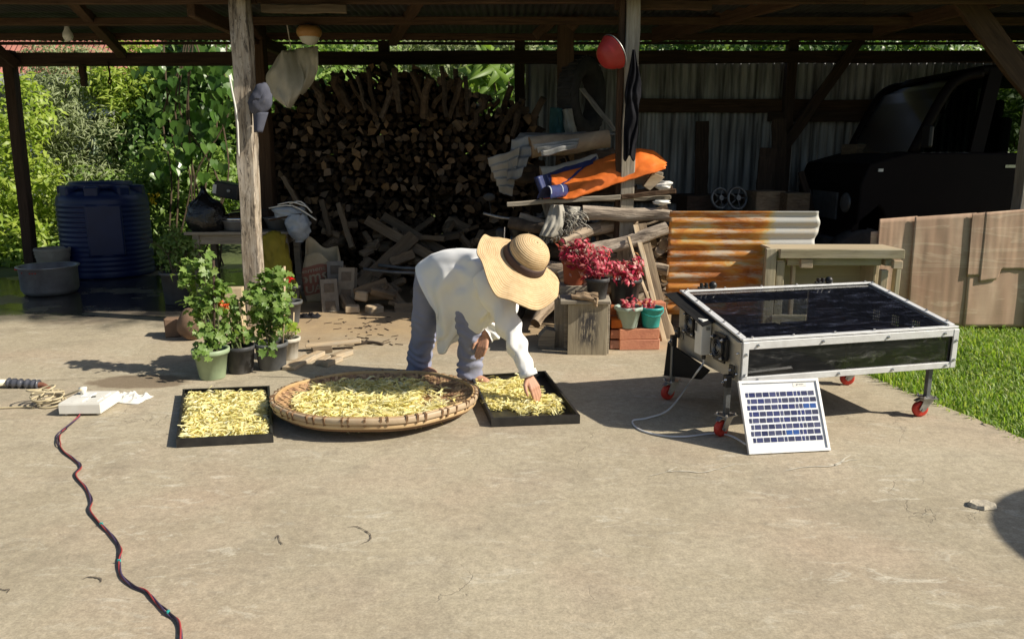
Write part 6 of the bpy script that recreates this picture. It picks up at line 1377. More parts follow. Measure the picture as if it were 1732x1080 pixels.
# shirt: open tube round the bent torso, its front hanging free, plus two sleeves
AC = Vector((.16, .98, .08)).normalized()
tops = [(704, 449, 5.30), (718, 437, 5.27), (738, 427, 5.23), (772, 421, 5.15), (806, 421, 5.06), (836, 426, 4.98), (858, 432, 4.92), (872, 442, 4.88)]
bots = [(741, 594, 5.16), (756, 590, 5.14), (776, 576, 5.11), (804, 563, 5.06), (826, 553, 5.00), (843, 535, 4.94), (860, 515, 4.88), (872, 490, 4.86)]
hws = [.170, .172, .168, .162, .160, .150, .115, .08]
T_ = spline([W(*q) for q in tops], 5); B_ = spline([W(*q) for q in bots], 5); HW = [float(np.interp(i / 5, range(8), hws)) for i in range(36)]
n = 60; rings = []
for k in range(36):
    c = (T_[k] + B_[k]) / 2; u = (T_[k] - B_[k]) / 2; t = k / 35; ring = []
    for i in range(n):
        a = 2 * math.pi * i / n; ca, sa = math.cos(a), math.sin(a)
        wide = HW[k] * sa * (.80 + .26 * ca) if ca > 0 else HW[k] * sa * (.80 + .34 * ca * (1 - .4 * t))
        p = c + u * ca + AC * -wide
        p.x += .095 * max(0, 1 - t / .34) * max(0, 1 - abs(ca)) * (1 if sa > 0 else .5)
        low = max(0, -ca)
        fold = .026 * math.sin(t * 21 + a * 2.2 + 3 * noise.noise(V(t * 3, ca, sa))) * (.25 + .75 * abs(sa)) + .012 * low * math.sin(t * 17 + 2 * sa)
        fold += .024 * math.sin(9 * a + t * 12) * max(0, noise.noise(V(t * 4, ca * 2, sa * 2)) + .15) + .020 * noise.noise(V(t * 7, ca * 3, sa * 3 + 4)) + .012 * noise.noise(V(t * 16, ca * 6, sa * 6)) + .014 * math.sin((t - .55) * 40 + 9 * ca) * max(0, 1 - abs(t - .6) / .35) * max(0, sa) * max(0, ca + .6)
        rad = (u.normalized() * ca - AC * sa); p = p + rad * fold * (.35 if ca > .8 else 1)
        ring.append(p)
    rings.append(ring)
mb = MB(); mb.loft(rings, True, False, False)
def sleeve(pts, rad, seed):
    P_ = spline(pts, 9); Rr = np.interp(np.linspace(0, 1, len(P_)), np.linspace(0, 1, len(rad)), rad); n = 26; up = Vector((0, 1, 0)); rg = []
    for i, p in enumerate(P_):
        t = (P_[min(i + 1, len(P_) - 1)] - P_[max(i - 1, 0)]).normalized(); sx = t.cross(up).normalized(); up = sx.cross(t).normalized(); s = i / len(P_)
        rg.append([p + (sx * math.cos(a) + up * math.sin(a)) * (Rr[i] + .014 * math.sin(s * 30 + 2 * a + seed) * math.sin(math.pi * min(1, s * 1.1)) + .020 * noise.noise(V(s * 6, math.cos(a) * 1.5, math.sin(a) * 1.5 + seed))) for a in [2 * math.pi * k / n for k in range(n)]])
    mb.loft(rg, True, False, False)
sleeve([W(828, 470, 4.93), W(842, 500, 4.84), W(858, 545, 4.78), W(872, 578, 4.74), W(884, 608, 4.70), W(894, 634, 4.66)], [.125, .110, .082, .066, .058, .052, .051], 1)
sleeve([W(842, 465, 5.08), W(856, 510, 5.12), W(850, 545, 5.08), W(834, 560, 5.06), W(824, 566, 5.045)], [.10, .08, .064, .052, .048], 5)
shirt = mb.obj('shirt', SHIRT, pr, smooth=True, subd=1, solid=.003)
MB().tube([W(891.5, 627, 4.665), W(895, 636, 4.656)], .055, 22, False).obj('cuff', SHIRT, pr, smooth=True, solid=.004)
# straw hat: crown and floppy brim in one surface, ribbon as its part
def hat_profile(t):
    if t < .42:
        a = t / .42 * math.pi / 2 * 1.0; return .128 * math.sin(a) ** .85, .055 + .105 * math.cos(a) ** .8 if t < .36 else .055 + .105 * math.cos(a) ** .8
    if t < .52: s = (t - .42) / .10; return .128 + .012 * s, .055 * (1 - s)
    s = (t - .52) / .48; return .14 + .155 * s, -.03 * s
def hatp(u, t):
    r, z = hat_profile(t); a = u * 2 * math.pi; s = max(0, (t - .52) / .48)
    # a = 0 towards SIDE2 (image right), pi/2 towards image up-left
    wave = s ** 1.3 * (float(np.interp(a, HA_A, HA_Z)) + .012 * math.sin(7 * a) + .022 * noise.noise(V(math.cos(a) * 3, math.sin(a) * 3, s * 2)))
    r2 = r * (1 + s * (float(np.interp(a, HA_A, HA_R)) - 1))
    return HC + HX * (math.cos(a) * r2) + HY * (math.sin(a) * r2) + HA * (z + wave + .0015 * math.sin(t * 150))
HX = (Vector((1, 0, 0)) - HA * HA.x).normalized(); HY = HA.cross(HX).normalized()
HA_A = [0, .45, 1.0, 1.6, 2.2, 2.8, 3.4, 3.9, 4.3, 4.9, 5.6, 6.2832]
HA_R = [.96, .82, .70, .70, .82, 1.0, 1.08, 1.16, 1.2, 1.16, 1.04, .96]
HA_Z = [-.015, -.05, -.06, -.055, -.03, .012, .012, -.01, -.04, -.045, -.02, -.015]
def HATADD(a): return .05 * math.exp(-((((a - 2.5 + math.pi) % (2 * math.pi)) - math.pi) / .6) ** 2) - .07 * math.exp(-((((a - 4.7 + math.pi) % (2 * math.pi)) - math.pi) / .8) ** 2)
mb = MB(); NU, NV = 96, 60; mb.grid(lambda u, t: hatp(u, .004 + .996 * t), NU, NV)
me = mb.mesh('hat', STRAW, True); uv = me.uv_layers.new(name='UV')
for pl in me.polygons:
    for li in pl.loop_indices:
        vi = me.loops[li].vertex_index; j, i = divmod(vi, NU + 1); uv.data[li].uv = (i / NU, j / NV * 1.0)
hat = bpy.data.objects.new('straw_hat', me); col.objects.link(hat); adopt(hat, pr); k_ = hat.modifiers.new('s', 'SOLIDIFY'); k_.thickness = .004; k_.offset = -1
MB().grid(lambda u, t: HC + (HX * math.cos(u * 6.2832) + HY * math.sin(u * 6.2832)) * (.147 - .010 * t) + HA * (.006 + .048 * t), 60, 3).obj('hat_band', BANDM, hat, smooth=True, solid=.003)
bq = HC + (HX * math.cos(.35) + HY * math.sin(.35)) * .15 + HA * .03
MB().box(bq, (.05, .02, .045), Matrix.Rotation(.5, 3, 'Z')).obj('hat_bow', BANDM, hat, bevel=.006)

# ================================================================ SOLAR DRYER
DW, DD, ZB, ZF, ZR = 1.42, .79, .315, .552, .70
YAW = R(14); dr = thing('solar_dryer', 'low glass topped solar drying box on four red castor wheels', 'drying box', (1.265, 4.10, 0), YAW)
def zl(y): return ZF + (ZR - ZF) * y / DD
def L3(x, y, z): return V(x, y, z)
def rail(name, p0, p1, w, h, up=(0, 0, 1), mat=ALU, par=None): return local_child(MB().bar(p0, p1, w, h, up), name, mat, par or dr, bevel=.0025)
SL = (0, -(ZR - ZF), DD)                           # normal of the sloping top (up)
local_child(MB().box((DW / 2, DD / 2, ZB + .015), (DW - .02, DD - .02, .02)), 'base_panel', NAVY, dr)
# left side: pale sheet with its trapezoid outline
local_child(MB().add([(x, y, z) for x in (.004, .016) for y, z in ((.01, ZB), (DD - .01, ZB - .0), (DD - .01, ZR - .012), (.01, ZF - .012))], [(3, 2, 1, 0), (4, 5, 6, 7), (0, 1, 5, 4), (1, 2, 6, 5), (2, 3, 7, 6), (3, 0, 4, 7)]), 'side_panel', ALUSHADE, dr)
# right side: black board pierced by four grilles
vents = [(.10, .17), (.28, .35), (.46, .53), (.64, .71)]; vz = (.46, .535)
mb = MB(); x = DW - .012; yy = .01
for a, b_ in vents:
    mb.box((x, (yy + a) / 2, (ZB + vz[1]) / 2), (.012, a - yy, vz[1] - ZB)); mb.box((x, (a + b_) / 2, (ZB + vz[0]) / 2), (.012, b_ - a, vz[0] - ZB)); yy = b_
mb.box((x, (yy + DD - .01) / 2, (ZB + vz[1]) / 2), (.012, DD - .01 - yy, vz[1] - ZB))
mb.add([(xx, y, z) for xx in (x - .006, x + .006) for y, z in ((.01, vz[1]), (DD - .01, vz[1]), (DD - .01, ZR - .012), (.01, ZF - .012))], [(3, 2, 1, 0), (4, 5, 6, 7), (0, 1, 5, 4), (1, 2, 6, 5), (2, 3, 7, 6), (3, 0, 4, 7)])
sp_ = local_child(mb, 'side_panel', BLACKT, dr)
for a, b_ in vents:
    mb = MB()
    for k in range(5): yk = a + (b_ - a) * k / 4; mb.box((x, yk, (vz[0] + vz[1]) / 2), (.008, .006, vz[1] - vz[0]))
    for k in range(5): zk = vz[0] + (vz[1] - vz[0]) * k / 4; mb.box((x + .001, (a + b_) / 2, zk), (.0075, b_ - a, .006))
    local_child(mb, 'vent_grille', BLACKT, dr)
# back: black board round a long window
wx0, wx1, wz0, wz1 = .10, .93, ZB + .09, ZR - .085
mb = MB(); yb = DD - .012
mb.box((wx0 / 2 + .01, yb, (ZB + ZR) / 2 - .01), (wx0 - .02, .012, ZR - ZB - .04)); mb.box(((wx1 + DW) / 2, yb, (ZB + ZR) / 2 - .01), (DW - wx1 - .03, .012, ZR - ZB - .04)); mb.box(((wx0 + wx1) / 2, yb, (ZB + wz0) / 2), (wx1 - wx0, .012, wz0 - ZB)); mb.box(((wx0 + wx1) / 2, yb, (wz1 + ZR - .03) / 2), (wx1 - wx0, .012, ZR - .03 - wz1))
local_child(mb, 'back_panel', BLACKT, dr); local_child(MB().box(((wx0 + wx1) / 2, yb, (wz0 + wz1) / 2), (wx1 - wx0, .004, wz1 - wz0)), 'back_window', GL_CLEAR, dr)
# drying racks inside
for x0, x1 in ((.03, .68), (.72, 1.37)):
    mb = MB().box(((x0 + x1) / 2, DD / 2, ZB + .10), (x1 - x0, DD - .08, .008)); 
    for y in (.03, DD - .05): mb.box(((x0 + x1) / 2, y, ZB + .125), (x1 - x0, .008, .06))
    for xx in (x0, x1): mb.box((xx, DD / 2 - .01, ZB + .125), (.008, DD - .09, .058))
    local_child(mb, 'inner_tray', NAVY, dr)
local_child(MB().box((.70, .02, (ZB + ZF) / 2), (.035, .012, ZF - ZB - .06)), 'inner_post', BLACKT, dr)
# glazing
local_child(MB().add([(.02, .02, zl(.02) + .001), (DW - .02, .02, zl(.02) + .001), (DW - .02, DD - .02, zl(DD - .02) + .001), (.02, DD - .02, zl(DD - .02) + .001)], [(0, 1, 2, 3)]), 'top_glass', GL_TOP, dr)
local_child(MB().add([(.02, .004, ZB + .02), (DW - .02, .004, ZB + .02), (DW - .02, .004, ZF - .02), (.02, .004, ZF - .02)], [(0, 1, 2, 3)]), 'front_glass', GL_FRONT, dr)
# aluminium rails
rail('front_rail', L3(.0, -.004, ZF - .022), L3(DW, -.004, ZF - .022), .014, .044); rail('front_rail', L3(.0, -.004, ZB + .018), L3(DW, -.004, ZB + .018), .014, .036)
rail('corner_post', L3(.018, -.008, ZB), L3(.018, -.008, ZF - .002), .012, .036, (1, 0, 0)); rail('corner_post', L3(DW - .018, -.008, ZB), L3(DW - .018, -.008, ZF - .002), .012, .036, (1, 0, 0)); rail('corner_post', L3(-.004, .018, ZB), L3(-.004, .018, ZF - .004), .036, .012, (1, 0, 0), ALUSHADE)
rail('top_rail', L3(0, .012, zl(.012) + .007), L3(DW, .012, zl(.012) + .007), .034, .012); rail('top_rail', L3(0, DD - .02, zl(DD - .02) + .007), L3(DW, DD - .02, zl(DD - .02) + .007), .034, .012)
rail('top_rail', L3(.018, .03, zl(.03) + .009), L3(.018, DD - .038, zl(DD - .038) + .009), .040, .012, SL); rail('top_rail', L3(DW - .018, .03, zl(.03) + .009), L3(DW - .018, DD - .038, zl(DD - .038) + .009), .040, .012, SL)
rail('side_rail', L3(.0, .02, ZF - .028), L3(.0, DD, ZR - .028), .008, .03, (0, 0, 1), ALUSHADE)
# bolts
bolt = MB().lathe([(.009, 0), (.009, .004), (.0055, .0045), (.0055, .011), (.003, .013)], 8).mesh('bolt', CHROME)
def bolt_at(p, nrm): inst('bolt', bolt, frame(p, Vector(nrm).orthogonal(), nrm), dr, True)
for i in range(6): bolt_at(L3(.06 + (DW - .12) * i / 5 + random.uniform(-.02, .02), .012, zl(.012) + .013), (0, 0, 1)); bolt_at(L3(.05 + (DW - .1) * i / 5, DD - .02, ZR + .009), (0, 0, 1))
for i in range(5): y = .07 + (DD - .12) * i / 4; bolt_at(L3(.018, y, zl(y) + .015), SL); bolt_at(L3(DW - .018, y, zl(y) + .015), SL)
for x_ in (.09, .5, .93, 1.32): bolt_at(L3(x_, -.011, ZF - .022), (0, -1, 0))
for x_ in (.10, .62, .98, 1.35): bolt_at(L3(x_, -.011, ZB + .018), (0, -1, 0))
for z_ in (ZB + .05, ZF - .07): bolt_at(L3(.018, -.014, z_), (0, -1, 0)); bolt_at(L3(DW - .018, -.014, z_), (0, -1, 0)); bolt_at(L3(-.010, .018, z_), (-1, 0, 0))
# hinges with black knobs on the rear rail
for x_ in (.16, 1.02):
    kn = local_child(MB().ell((x_ + .07, DD - .012, ZR + .032), (.026, .026, .026)).lathe([(.009, 0), (.009, .03)], 10, (x_ + .07, DD - .012, ZR)), 'lid_knob', BLACKP, dr, smooth=True)
    local_child(MB().box((x_, DD - .012, ZR + .02), (.07, .02, .012)).box((x_ - .01, DD - .012, ZR + .034), (.014, .03, .03)).box((x_ + .022, DD - .012, ZR + .034), (.014, .03, .03)), 'hinge', BLACKP, kn, bevel=.003)
# hood over the fans
local_child(MB().add([(-.002, .30, zl(.30) - .004), (-.002, DD + .01, zl(DD) - .004), (-.10, DD + .01, zl(DD) - .012), (-.085, .30, zl(.30) - .026), (-.002, .30, zl(.30) - .009), (-.002, DD + .01, zl(DD) - .009), (-.10, DD + .01, zl(DD) - .017), (-.085, .30, zl(.30) - .031)], [(3, 2, 1, 0), (4, 5, 6, 7), (0, 1, 5, 4), (1, 2, 6, 5), (2, 3, 7, 6), (3, 0, 4, 7)]), 'fan_hood', MATTEB, dr)
# fans
def fan(y, z):
    S = .062; mb = MB()
    for (a, b_, c, d) in ((-1, -1, 1, -1), (1, -1, 1, 1), (1, 1, -1, 1), (-1, 1, -1, -1)): mb.bar((-.022, y + a * S, z + b_ * S), (-.022, y + c * S, z + d * S), .04, .012, (1, 0, 0))
    ax = Matrix.Rotation(R(-90), 3, 'Y')
    mb.lathe([(.052, -.018), (.058, -.018), (.060, .018), (.052, .018), (.052, -.018)], 26, (-.022, y, z), False, False, axis=ax); mb.box((-.004, y, z), (.004, 2 * S, 2 * S))
    for k in range(4): a = R(45 + 90 * k); mb.box((-.022, y + math.cos(a) * .073, z + math.sin(a) * .073), (.036, .022, .022), Matrix.Rotation(-a, 3, 'X'))
    f_ = local_child(mb, 'fan', BLACKP, dr); local_child(MB().lathe([(.020, -.014), (.020, .016), (.014, .02), (.003, .021)], 18, (-.022, y, z), axis=ax), 'hub', DSTEEL, f_, smooth=True)
    mb = MB()
    for k in range(7):
        a0 = 2 * math.pi * k / 7; P_ = [V(-.03 + .022 * t, y + math.cos(a0 + .55 * t) * r, z + math.sin(a0 + .55 * t) * r) for r in (.018, .049) for t in (0, 1)]; mb.add(P_, [(0, 1, 3, 2)])
    local_child(mb, 'fan_blade', RUBBER, f_, solid=.0025)
    for q in (.026, .040, .052): local_child(MB().tube([V(-.046, y + math.cos(a) * q, z + math.sin(a) * q) for a in np.linspace(0, 6.2832, 24)], .0014, 4), 'guard_ring', STEEL, f_)
    for k in range(4): a = R(45 + 90 * k); inst('bolt', bolt, frame(V(-.042, y + math.cos(a) * .076, z + math.sin(a) * .076), (0, 1, 0), (-1, 0, 0)), f_, False).matrix_parent_inverse = Matrix.Identity(4)
fan(.56, .535); fan(.20, .475)
# control box
cb = local_child(MB().box((-.034, .385, .50), (.064, .085, .215)), 'control_box', WHITEP, dr, bevel=.006)
local_child(MB().box((-.0685, .40, .555), (.006, .04, .075)), 'switch_cover', ALU, cb, bevel=.003); local_child(MB().box((-.0722, .40, .555), (.003, .026, .05)), 'switch_window', GREYPOT, cb); local_child(MB().lathe([(.010, -.03), (.013, -.025), (.013, 0)], 12, (-.03, .37, .392)), 'cable_gland', BLACKP, cb)
local_child(MB().box((-.03, .335, .555), (.02, .016, .016)), 'latch', STEEL, cb)
local_child(MB().lathe([(.03, 0), (.03, .002)], 16, (-.0055, .73, .42), axis=Matrix.Rotation(R(90), 3, 'Y')), 'side_cap', ALUSHADE, dr)
# black board slung under the left rear
local_child(MB().add([(-.03, .30, ZB - .005), (-.06, .80, ZB + .05), (-.06, .84, .13), (-.02, .42, .22), (-.018, .30, ZB - .005), (-.048, .80, ZB + .05), (-.048, .84, .13), (-.008, .42, .22)], [(0, 1, 2, 3), (7, 6, 5, 4), (0, 4, 5, 1), (1, 5, 6, 2), (2, 6, 7, 3), (3, 7, 4, 0)]), 'lower_flap', MATTEB, dr)
# legs and casters
def leg_unit(x, y, rot, bracket, z1):
    lg = local_child(MB().bar((x, y, .125), (x, y, z1), .028, .028, (0, 1, 0)), 'leg', DSTEEL, dr, bevel=.002)
    if bracket:
        mb = MB().box((x - .004, y, z1 - .01), (.034, .036, .07)).box((x + .02, y, z1 + .045), (.014, .05, .07)); local_child(mb, 'leg_bracket', BLACKP, lg, bevel=.002)
        for dy, dz in ((-.012, .0), (.012, -.02), (0, .05)): inst('bolt', bolt, frame(V(x - .021 + (.034 if dz > .04 else 0), y + dy, z1 + dz), (0, 1, 0), (-1, 0, 0)), lg, False).matrix_parent_inverse = Matrix.Identity(4)
    m_ = Matrix.Rotation(rot, 3, 'Z'); c = V(x, y, 0) + m_ @ V(.034, 0, 0)
    cs_ = local_child(MB().box((x, y, .122), (.092, .092, .006), m_).lathe([(.032, .108), (.036, .112), (.036, .119)], 18, (x, y, 0)), 'caster', STEEL, dr)
    mb = MB()
    for s in (-1, 1):
        q = [V(-.032, s * .026, .112), V(.03, s * .026, .112), V(.056, s * .026, .052), V(.036, s * .026, .034), V(.016, s * .026, .045)]
        mb.loft([[V(x, y, 0) + m_ @ p for p in q], [V(x, y, 0) + m_ @ (p + V(0, s * .004, 0)) for p in q]])
    mb.tube([c + m_ @ V(0, -.036, .048), c + m_ @ V(0, .036, .048)], .009, 8); mb.box(V(x, y, .118) + m_ @ V(.056, 0, -.012), (.034, .03, .006), m_ @ Matrix.Rotation(R(25), 3, 'Y'))
    local_child(mb, 'caster_fork', STEEL, cs_)
    local_child(MB().lathe([(.016, -.017), (.034, -.018), (.044, -.016), (.048, -.008), (.048, .008), (.044, .016), (.034, .018), (.016, .017)], 30, c + V(0, 0, .0485), axis=m_ @ Matrix.Rotation(R(90), 3, 'X')), 'wheel', REDPU, cs_, smooth=True)
    for dx, dy in ((-1, -1), (1, -1), (1, 1), (-1, 1)): inst('bolt', bolt, Matrix.Translation(V(x, y, .125) + m_ @ V(dx * .034, dy * .034, 0)), cs_, False).matrix_parent_inverse = Matrix.Identity(4)
leg_unit(-.045, .05, R(-160), True, .33); leg_unit(-.045, .74, R(-165), True, .40); leg_unit(DW - .12, .05, R(172), False, ZB + .01); leg_unit(DW - .12, .72, R(160), False, ZB + .01)
for s in (0, 1): local_child(MB().bar((-.02 + .02 * s, .60, .20), (-.02 + .02 * s, .60, .34), .008, .012), 'hanging_strap', BLACKP, dr)

# ================================================================ SOLAR PANEL
p0, p1 = G(1266, 769), G(1404, 762); ux = (p1 - p0).normalized(); wS = (p1 - p0).length
tl = W(1249, 645, 4.03); up_ = (tl - p0); up_ = (up_ - ux * up_.dot(ux)); hS = up_.length; uy = up_.normalized(); nz_ = ux.cross(uy)
sol = bpy.data.objects.new('solar_module', None); col.objects.link(sol); sol.empty_display_size = .1
m_ = Matrix((ux, uy, nz_)).transposed().to_4x4(); m_.translation = p0 + V(0, 0, .002); sol.matrix_basis = m_
tag(sol, 'small white framed solar panel leaning against the front of the drying box', 'solar panel')
fw = .016
for nm, c, s in (('frame_bar', (wS / 2, fw / 2, 0), (wS, fw, .02)), ('frame_bar', (wS / 2, hS - fw / 2, 0), (wS, fw, .02)), ('frame_bar', (fw / 2, hS / 2, 0), (fw, hS - 2 * fw, .02)), ('frame_bar', (wS - fw / 2, hS / 2, 0), (fw, hS - 2 * fw, .02))):
    local_child(MB().box(c, s), nm, ALU, sol, bevel=.0015)
local_child(MB().box((wS / 2, hS / 2, 0), (wS - 2 * fw, hS - 2 * fw, .004)), 'backsheet', WHITEB, sol)
pat = [.45, 1, 1, 1, 1, .45, 1, 1, .45, .5, 1, 1]; tot = sum(pat) + .16 * 11; tot = sum(pat) + .18 * 11; cw = (wS - 2 * fw - .036) / tot
cell_me = {}
for r_ in range(8):
    yb_ = fw + .044 + (hS - 2 * fw - .085) / 8 * r_; ch = .0245; x_ = fw + .022 - (.006 if r_ % 2 else 0)
    for k, q in enumerate(pat):
        w_ = q * cw; key = round(w_, 4)
        bright = (r_ == 5 and k >= 10) or (r_ == 1 and k in (6, 7))
        me_ = cell_me.setdefault((key, bright), MB().box((0, 0, 0), (w_, ch, .0012)).mesh('solar_cell', CELLB if bright else CELL))
        inst('solar_cell', me_, Matrix.Translation((x_ + w_ / 2, yb_ + ch / 2, .0032)), sol, True); x_ += w_ + cw * .18
local_child(MB().box((wS * .76, hS - fw - .016, .0032), (.075, .02, .001)), 'sticker', WHITEP, sol)
lettering('green', lambda u, t: V(wS * .76 - .022 + .044 * u, hS - fw - .021 + .010 * t, .0042), 'lettering', INK, sol)
# white lead from control box to panel
cbw = wm(dr) @ V(-.03, .37, .365); pe = p0 + uy * .06 - nz_ * .015
lead = [cbw, cbw + V(0, 0, -.03), W(1178, 630, cbw.y - .03), G(1160, 672) + V(0, 0, .07), G(1130, 698) + V(0, 0, .02), G(1095, 708) + V(0, 0, .006), G(1070, 713) + V(0, 0, .006), G(1082, 728) + V(0, 0, .006), G(1120, 738) + V(0, 0, .006), G(1160, 740) + V(0, 0, .008), G(1205, 735) + V(0, 0, .008), G(1235, 742) + V(0, 0, .02), pe]
tag(MB().tube(spline(lead, 8), .0058, 7).obj('white_cable', CABLEW, smooth=True), 'white cable looping from the control box across the floor to the solar panel', 'cable')
# ================================================================ GARDEN BEHIND THE SHED
TRUNK = M('shrub_stem', (.14, .10, .06), (.08, .06, .04), 8, .9, .4)
def shrub(name, label, cat, base, blobs, n, L, w, mat, clump=.14, per=14, nst=6, rad=.018, group=None, droop=.25, broad=.45, fold=.25):
    r = thing(name, label, cat, base, 0, group); mb = MB()
    for k in range(nst):
        b_ = Vector(blobs[k % len(blobs)][0]); a = Vector(base) + V(random.uniform(-.15, .15), random.uniform(-.1, .1), -.05); m_ = (a + b_) / 2 + V(random.uniform(-.15, .15), random.uniform(-.1, .1), .1)
        P_ = spline([a, m_, b_], 5); mb.tube(P_, [rad * (1 - .6 * i / len(P_)) for i in range(len(P_))], 6)
        for q in range(3): c = P_[5 + q]; mb.tube([c, c + V(random.uniform(-.3, .3), random.uniform(-.2, .2), random.uniform(.1, .35))], [rad * .4, rad * .15], 4)
    mb.obj('stem', TRUNK, r); foliage('foliage', blobs, n, L, w, mat, r, clump, per, fold, droop, broad=broad); return r
def B(px_, py_, D, rx, ry, rz): return (tuple(W(px_, py_, D)), (rx, ry, rz))
def gnd(px_, D): p = W(px_, 400, D); return V(p.x, p.y, -.05)
shrub('bright_shrub', 'bright yellow green shrub at the outer edge behind the slim dark post', 'shrub', gnd(20, 11.90), [B(20, 200, 11.90, .55, .5, .6), B(35, 300, 11.70, .6, .5, .6), B(0, 380, 11.60, .7, .5, .6), B(60, 400, 11.70, .5, .5, .45), B(-40, 260, 12.10, .6, .6, .8)], 5200, .13, .045, LF_BRIGHT, .13)
shrub('bright_shrub', 'low yellow green shrub in front of the slim dark post', 'shrub', gnd(15, 11.60), [B(10, 430, 11.60, .5, .35, .3), B(45, 390, 11.70, .35, .35, .4), B(-30, 470, 11.30, .5, .35, .25)], 1900, .10, .045, LF_MID, .12)
shrub('olive_tree', 'tall grey green tree with narrow drooping leaves beyond the slim dark post', 'tree', gnd(120, 12.90), [B(110, 150, 13.00, .7, .4, .5), B(95, 220, 12.80, .7, .4, .65), B(150, 250, 12.60, .7, .4, .65), B(170, 310, 12.50, .6, .4, .45), B(90, 310, 12.60, .6, .4, .5), B(70, 160, 13.20, .45, .4, .45), B(90, 95, 13.30, .5, .3, .2), B(150, 98, 13.30, .4, .3, .18)], 9500, .12, .024, LF_OLIVE, .16, 18, droop=.5, rad=.035)
shrub('feathery_tree', 'light green feathery tree top beyond the olive tree', 'tree', gnd(205, 13.00), [B(200, 130, 13.00, .65, .35, .24), B(235, 150, 12.90, .5, .3, .22), B(165, 145, 13.00, .45, .3, .2), B(240, 95, 13.20, .5, .3, .2), B(205, 178, 12.90, .3, .3, .2)], 2600, .15, .035, LF_BRIGHT, .15, droop=.3)
shrub('broad_leaf_plant', 'pale large leaved plant between the olive tree and the dark creeper', 'plant', gnd(215, 13.00), [B(205, 205, 13.00, .35, .3, .25), B(225, 225, 12.90, .35, .3, .3), B(190, 225, 13.00, .25, .3, .2)], 70, .34, .18, LF_PALE, .2, 6, droop=.35)
shrub('dark_creeper', 'tall dark leafy creeper wall behind the work table', 'creeper', gnd(330, 13.00), [B(300, 130, 13.10, .5, .35, .5), B(345, 120, 13.00, .5, .35, .6), B(290, 190, 12.90, .5, .35, .5), B(350, 200, 12.90, .5, .35, .6), B(260, 250, 12.80, .5, .35, .5), B(320, 280, 12.80, .6, .35, .6), B(385, 270, 12.90, .4, .35, .7), B(240, 170, 13.20, .3, .3, .4), B(400, 160, 13.20, .5, .35, .8)], 6200, .17, .085, LF_DARK, .2, 12, droop=.4)
shrub('citrus_shrub', 'glossy green shrub with a yellow bloom between the blue tank and the work table', 'shrub', gnd(295, 11.50), [B(285, 300, 11.75, .55, .4, .45), B(330, 330, 11.65, .45, .35, .4), B(270, 370, 11.55, .4, .35, .4), B(310, 400, 11.45, .45, .3, .35), B(280, 430, 11.35, .35, .25, .2), B(255, 330, 11.75, .3, .3, .4), B(370, 300, 11.85, .35, .3, .4)], 5200, .12, .055, LF_MID, .13)
flower('yellow_bloom', W(262, 335, 11.25), .10, FLOW_Y, bpy.data.objects['citrus_shrub'], 10)
shrub('potted_shrub', 'small upright leafy shrub rising from the tall grey bucket', 'shrub', bkt.location + V(0, 0, .3), [B(300, 440, 8.3, .16, .14, .22), B(285, 420, 8.35, .14, .12, .14), B(318, 425, 8.3, .14, .12, .16), B(300, 400, 8.35, .12, .1, .1)], 900, .07, .03, LF_POT, .07, rad=.008)
shrub('low_hedge', 'low green bushes along the floor edge behind the blue tank', 'bush', gnd(170, 11.50), [B(60, 450, 11.50, .5, .3, .25), B(120, 440, 11.60, .5, .3, .3), B(200, 440, 11.70, .5, .3, .3), B(250, 440, 11.50, .35, .3, .25), B(160, 330, 12.50, .8, .4, .5), B(230, 320, 12.30, .5, .4, .4)], 3600, .12, .05, LF_MID, .14)
shrub('back_shrub', 'dense green bushes filling the garden behind the hanging white sack', 'bush', gnd(480, 13), [B(470, 110, 13.5, .8, .6, .6), B(540, 130, 13.2, .8, .5, .6), B(430, 180, 13, .7, .5, .8), B(500, 190, 13, .8, .5, .7), B(600, 110, 14, .9, .6, .6), B(440, 300, 12.6, .7, .5, .8), B(450, 80, 13.5, .5, .5, .3)], 5200, .15, .06, LF_MID, .18)
shrub('back_tree', 'loose sunlit tree beyond the top of the firewood stack', 'tree', gnd(730, 16), [B(660, 100, 16, 1.1, .7, .5), B(760, 100, 16, 1.1, .7, .6), B(860, 110, 15.5, .9, .7, .8), B(800, 80, 16, .9, .7, .4), B(900, 100, 15.6, .8, .7, .8), B(560, 80, 16, 1.2, .7, .5)], 6500, .18, .05, LF_OLIVE, .2, rad=.05)
shrub('banana_clump', 'leafy clump with large drooping leaves beyond the end of the firewood stack', 'plant', gnd(845, 12.3), [B(835, 120, 12.3, .35, .3, .35), B(860, 135, 12.2, .3, .3, .3), B(820, 145, 12.4, .3, .3, .2)], 70, .5, .12, LF_MID, .2, 6, droop=.6)
shrub('back_shrub', 'bushes beyond the tin wall seen through the gap under the roof', 'bush', gnd(1300, 14), [B(1120, 85, 14, 1.1, .6, .5), B(1220, 80, 14, 1.1, .6, .5), B(1340, 75, 14.2, 1.1, .6, .5), B(1450, 72, 14.2, 1.1, .6, .5), B(1560, 70, 14.4, 1.1, .6, .5), B(1000, 90, 14, 1.0, .6, .5)], 4800, .17, .07, LF_DARK, .18)
shrub('side_shrub', 'bright shrub outside the open far end of the shed behind the truck', 'shrub', gnd(1730, 12.2), [B(1720, 160, 12, .7, .6, .6), B(1730, 220, 12, .8, .6, .6), B(1790, 180, 12.2, .9, .6, .9), B(1700, 280, 11.8, .7, .6, .6)], 3200, .14, .06, LF_MID, .15)
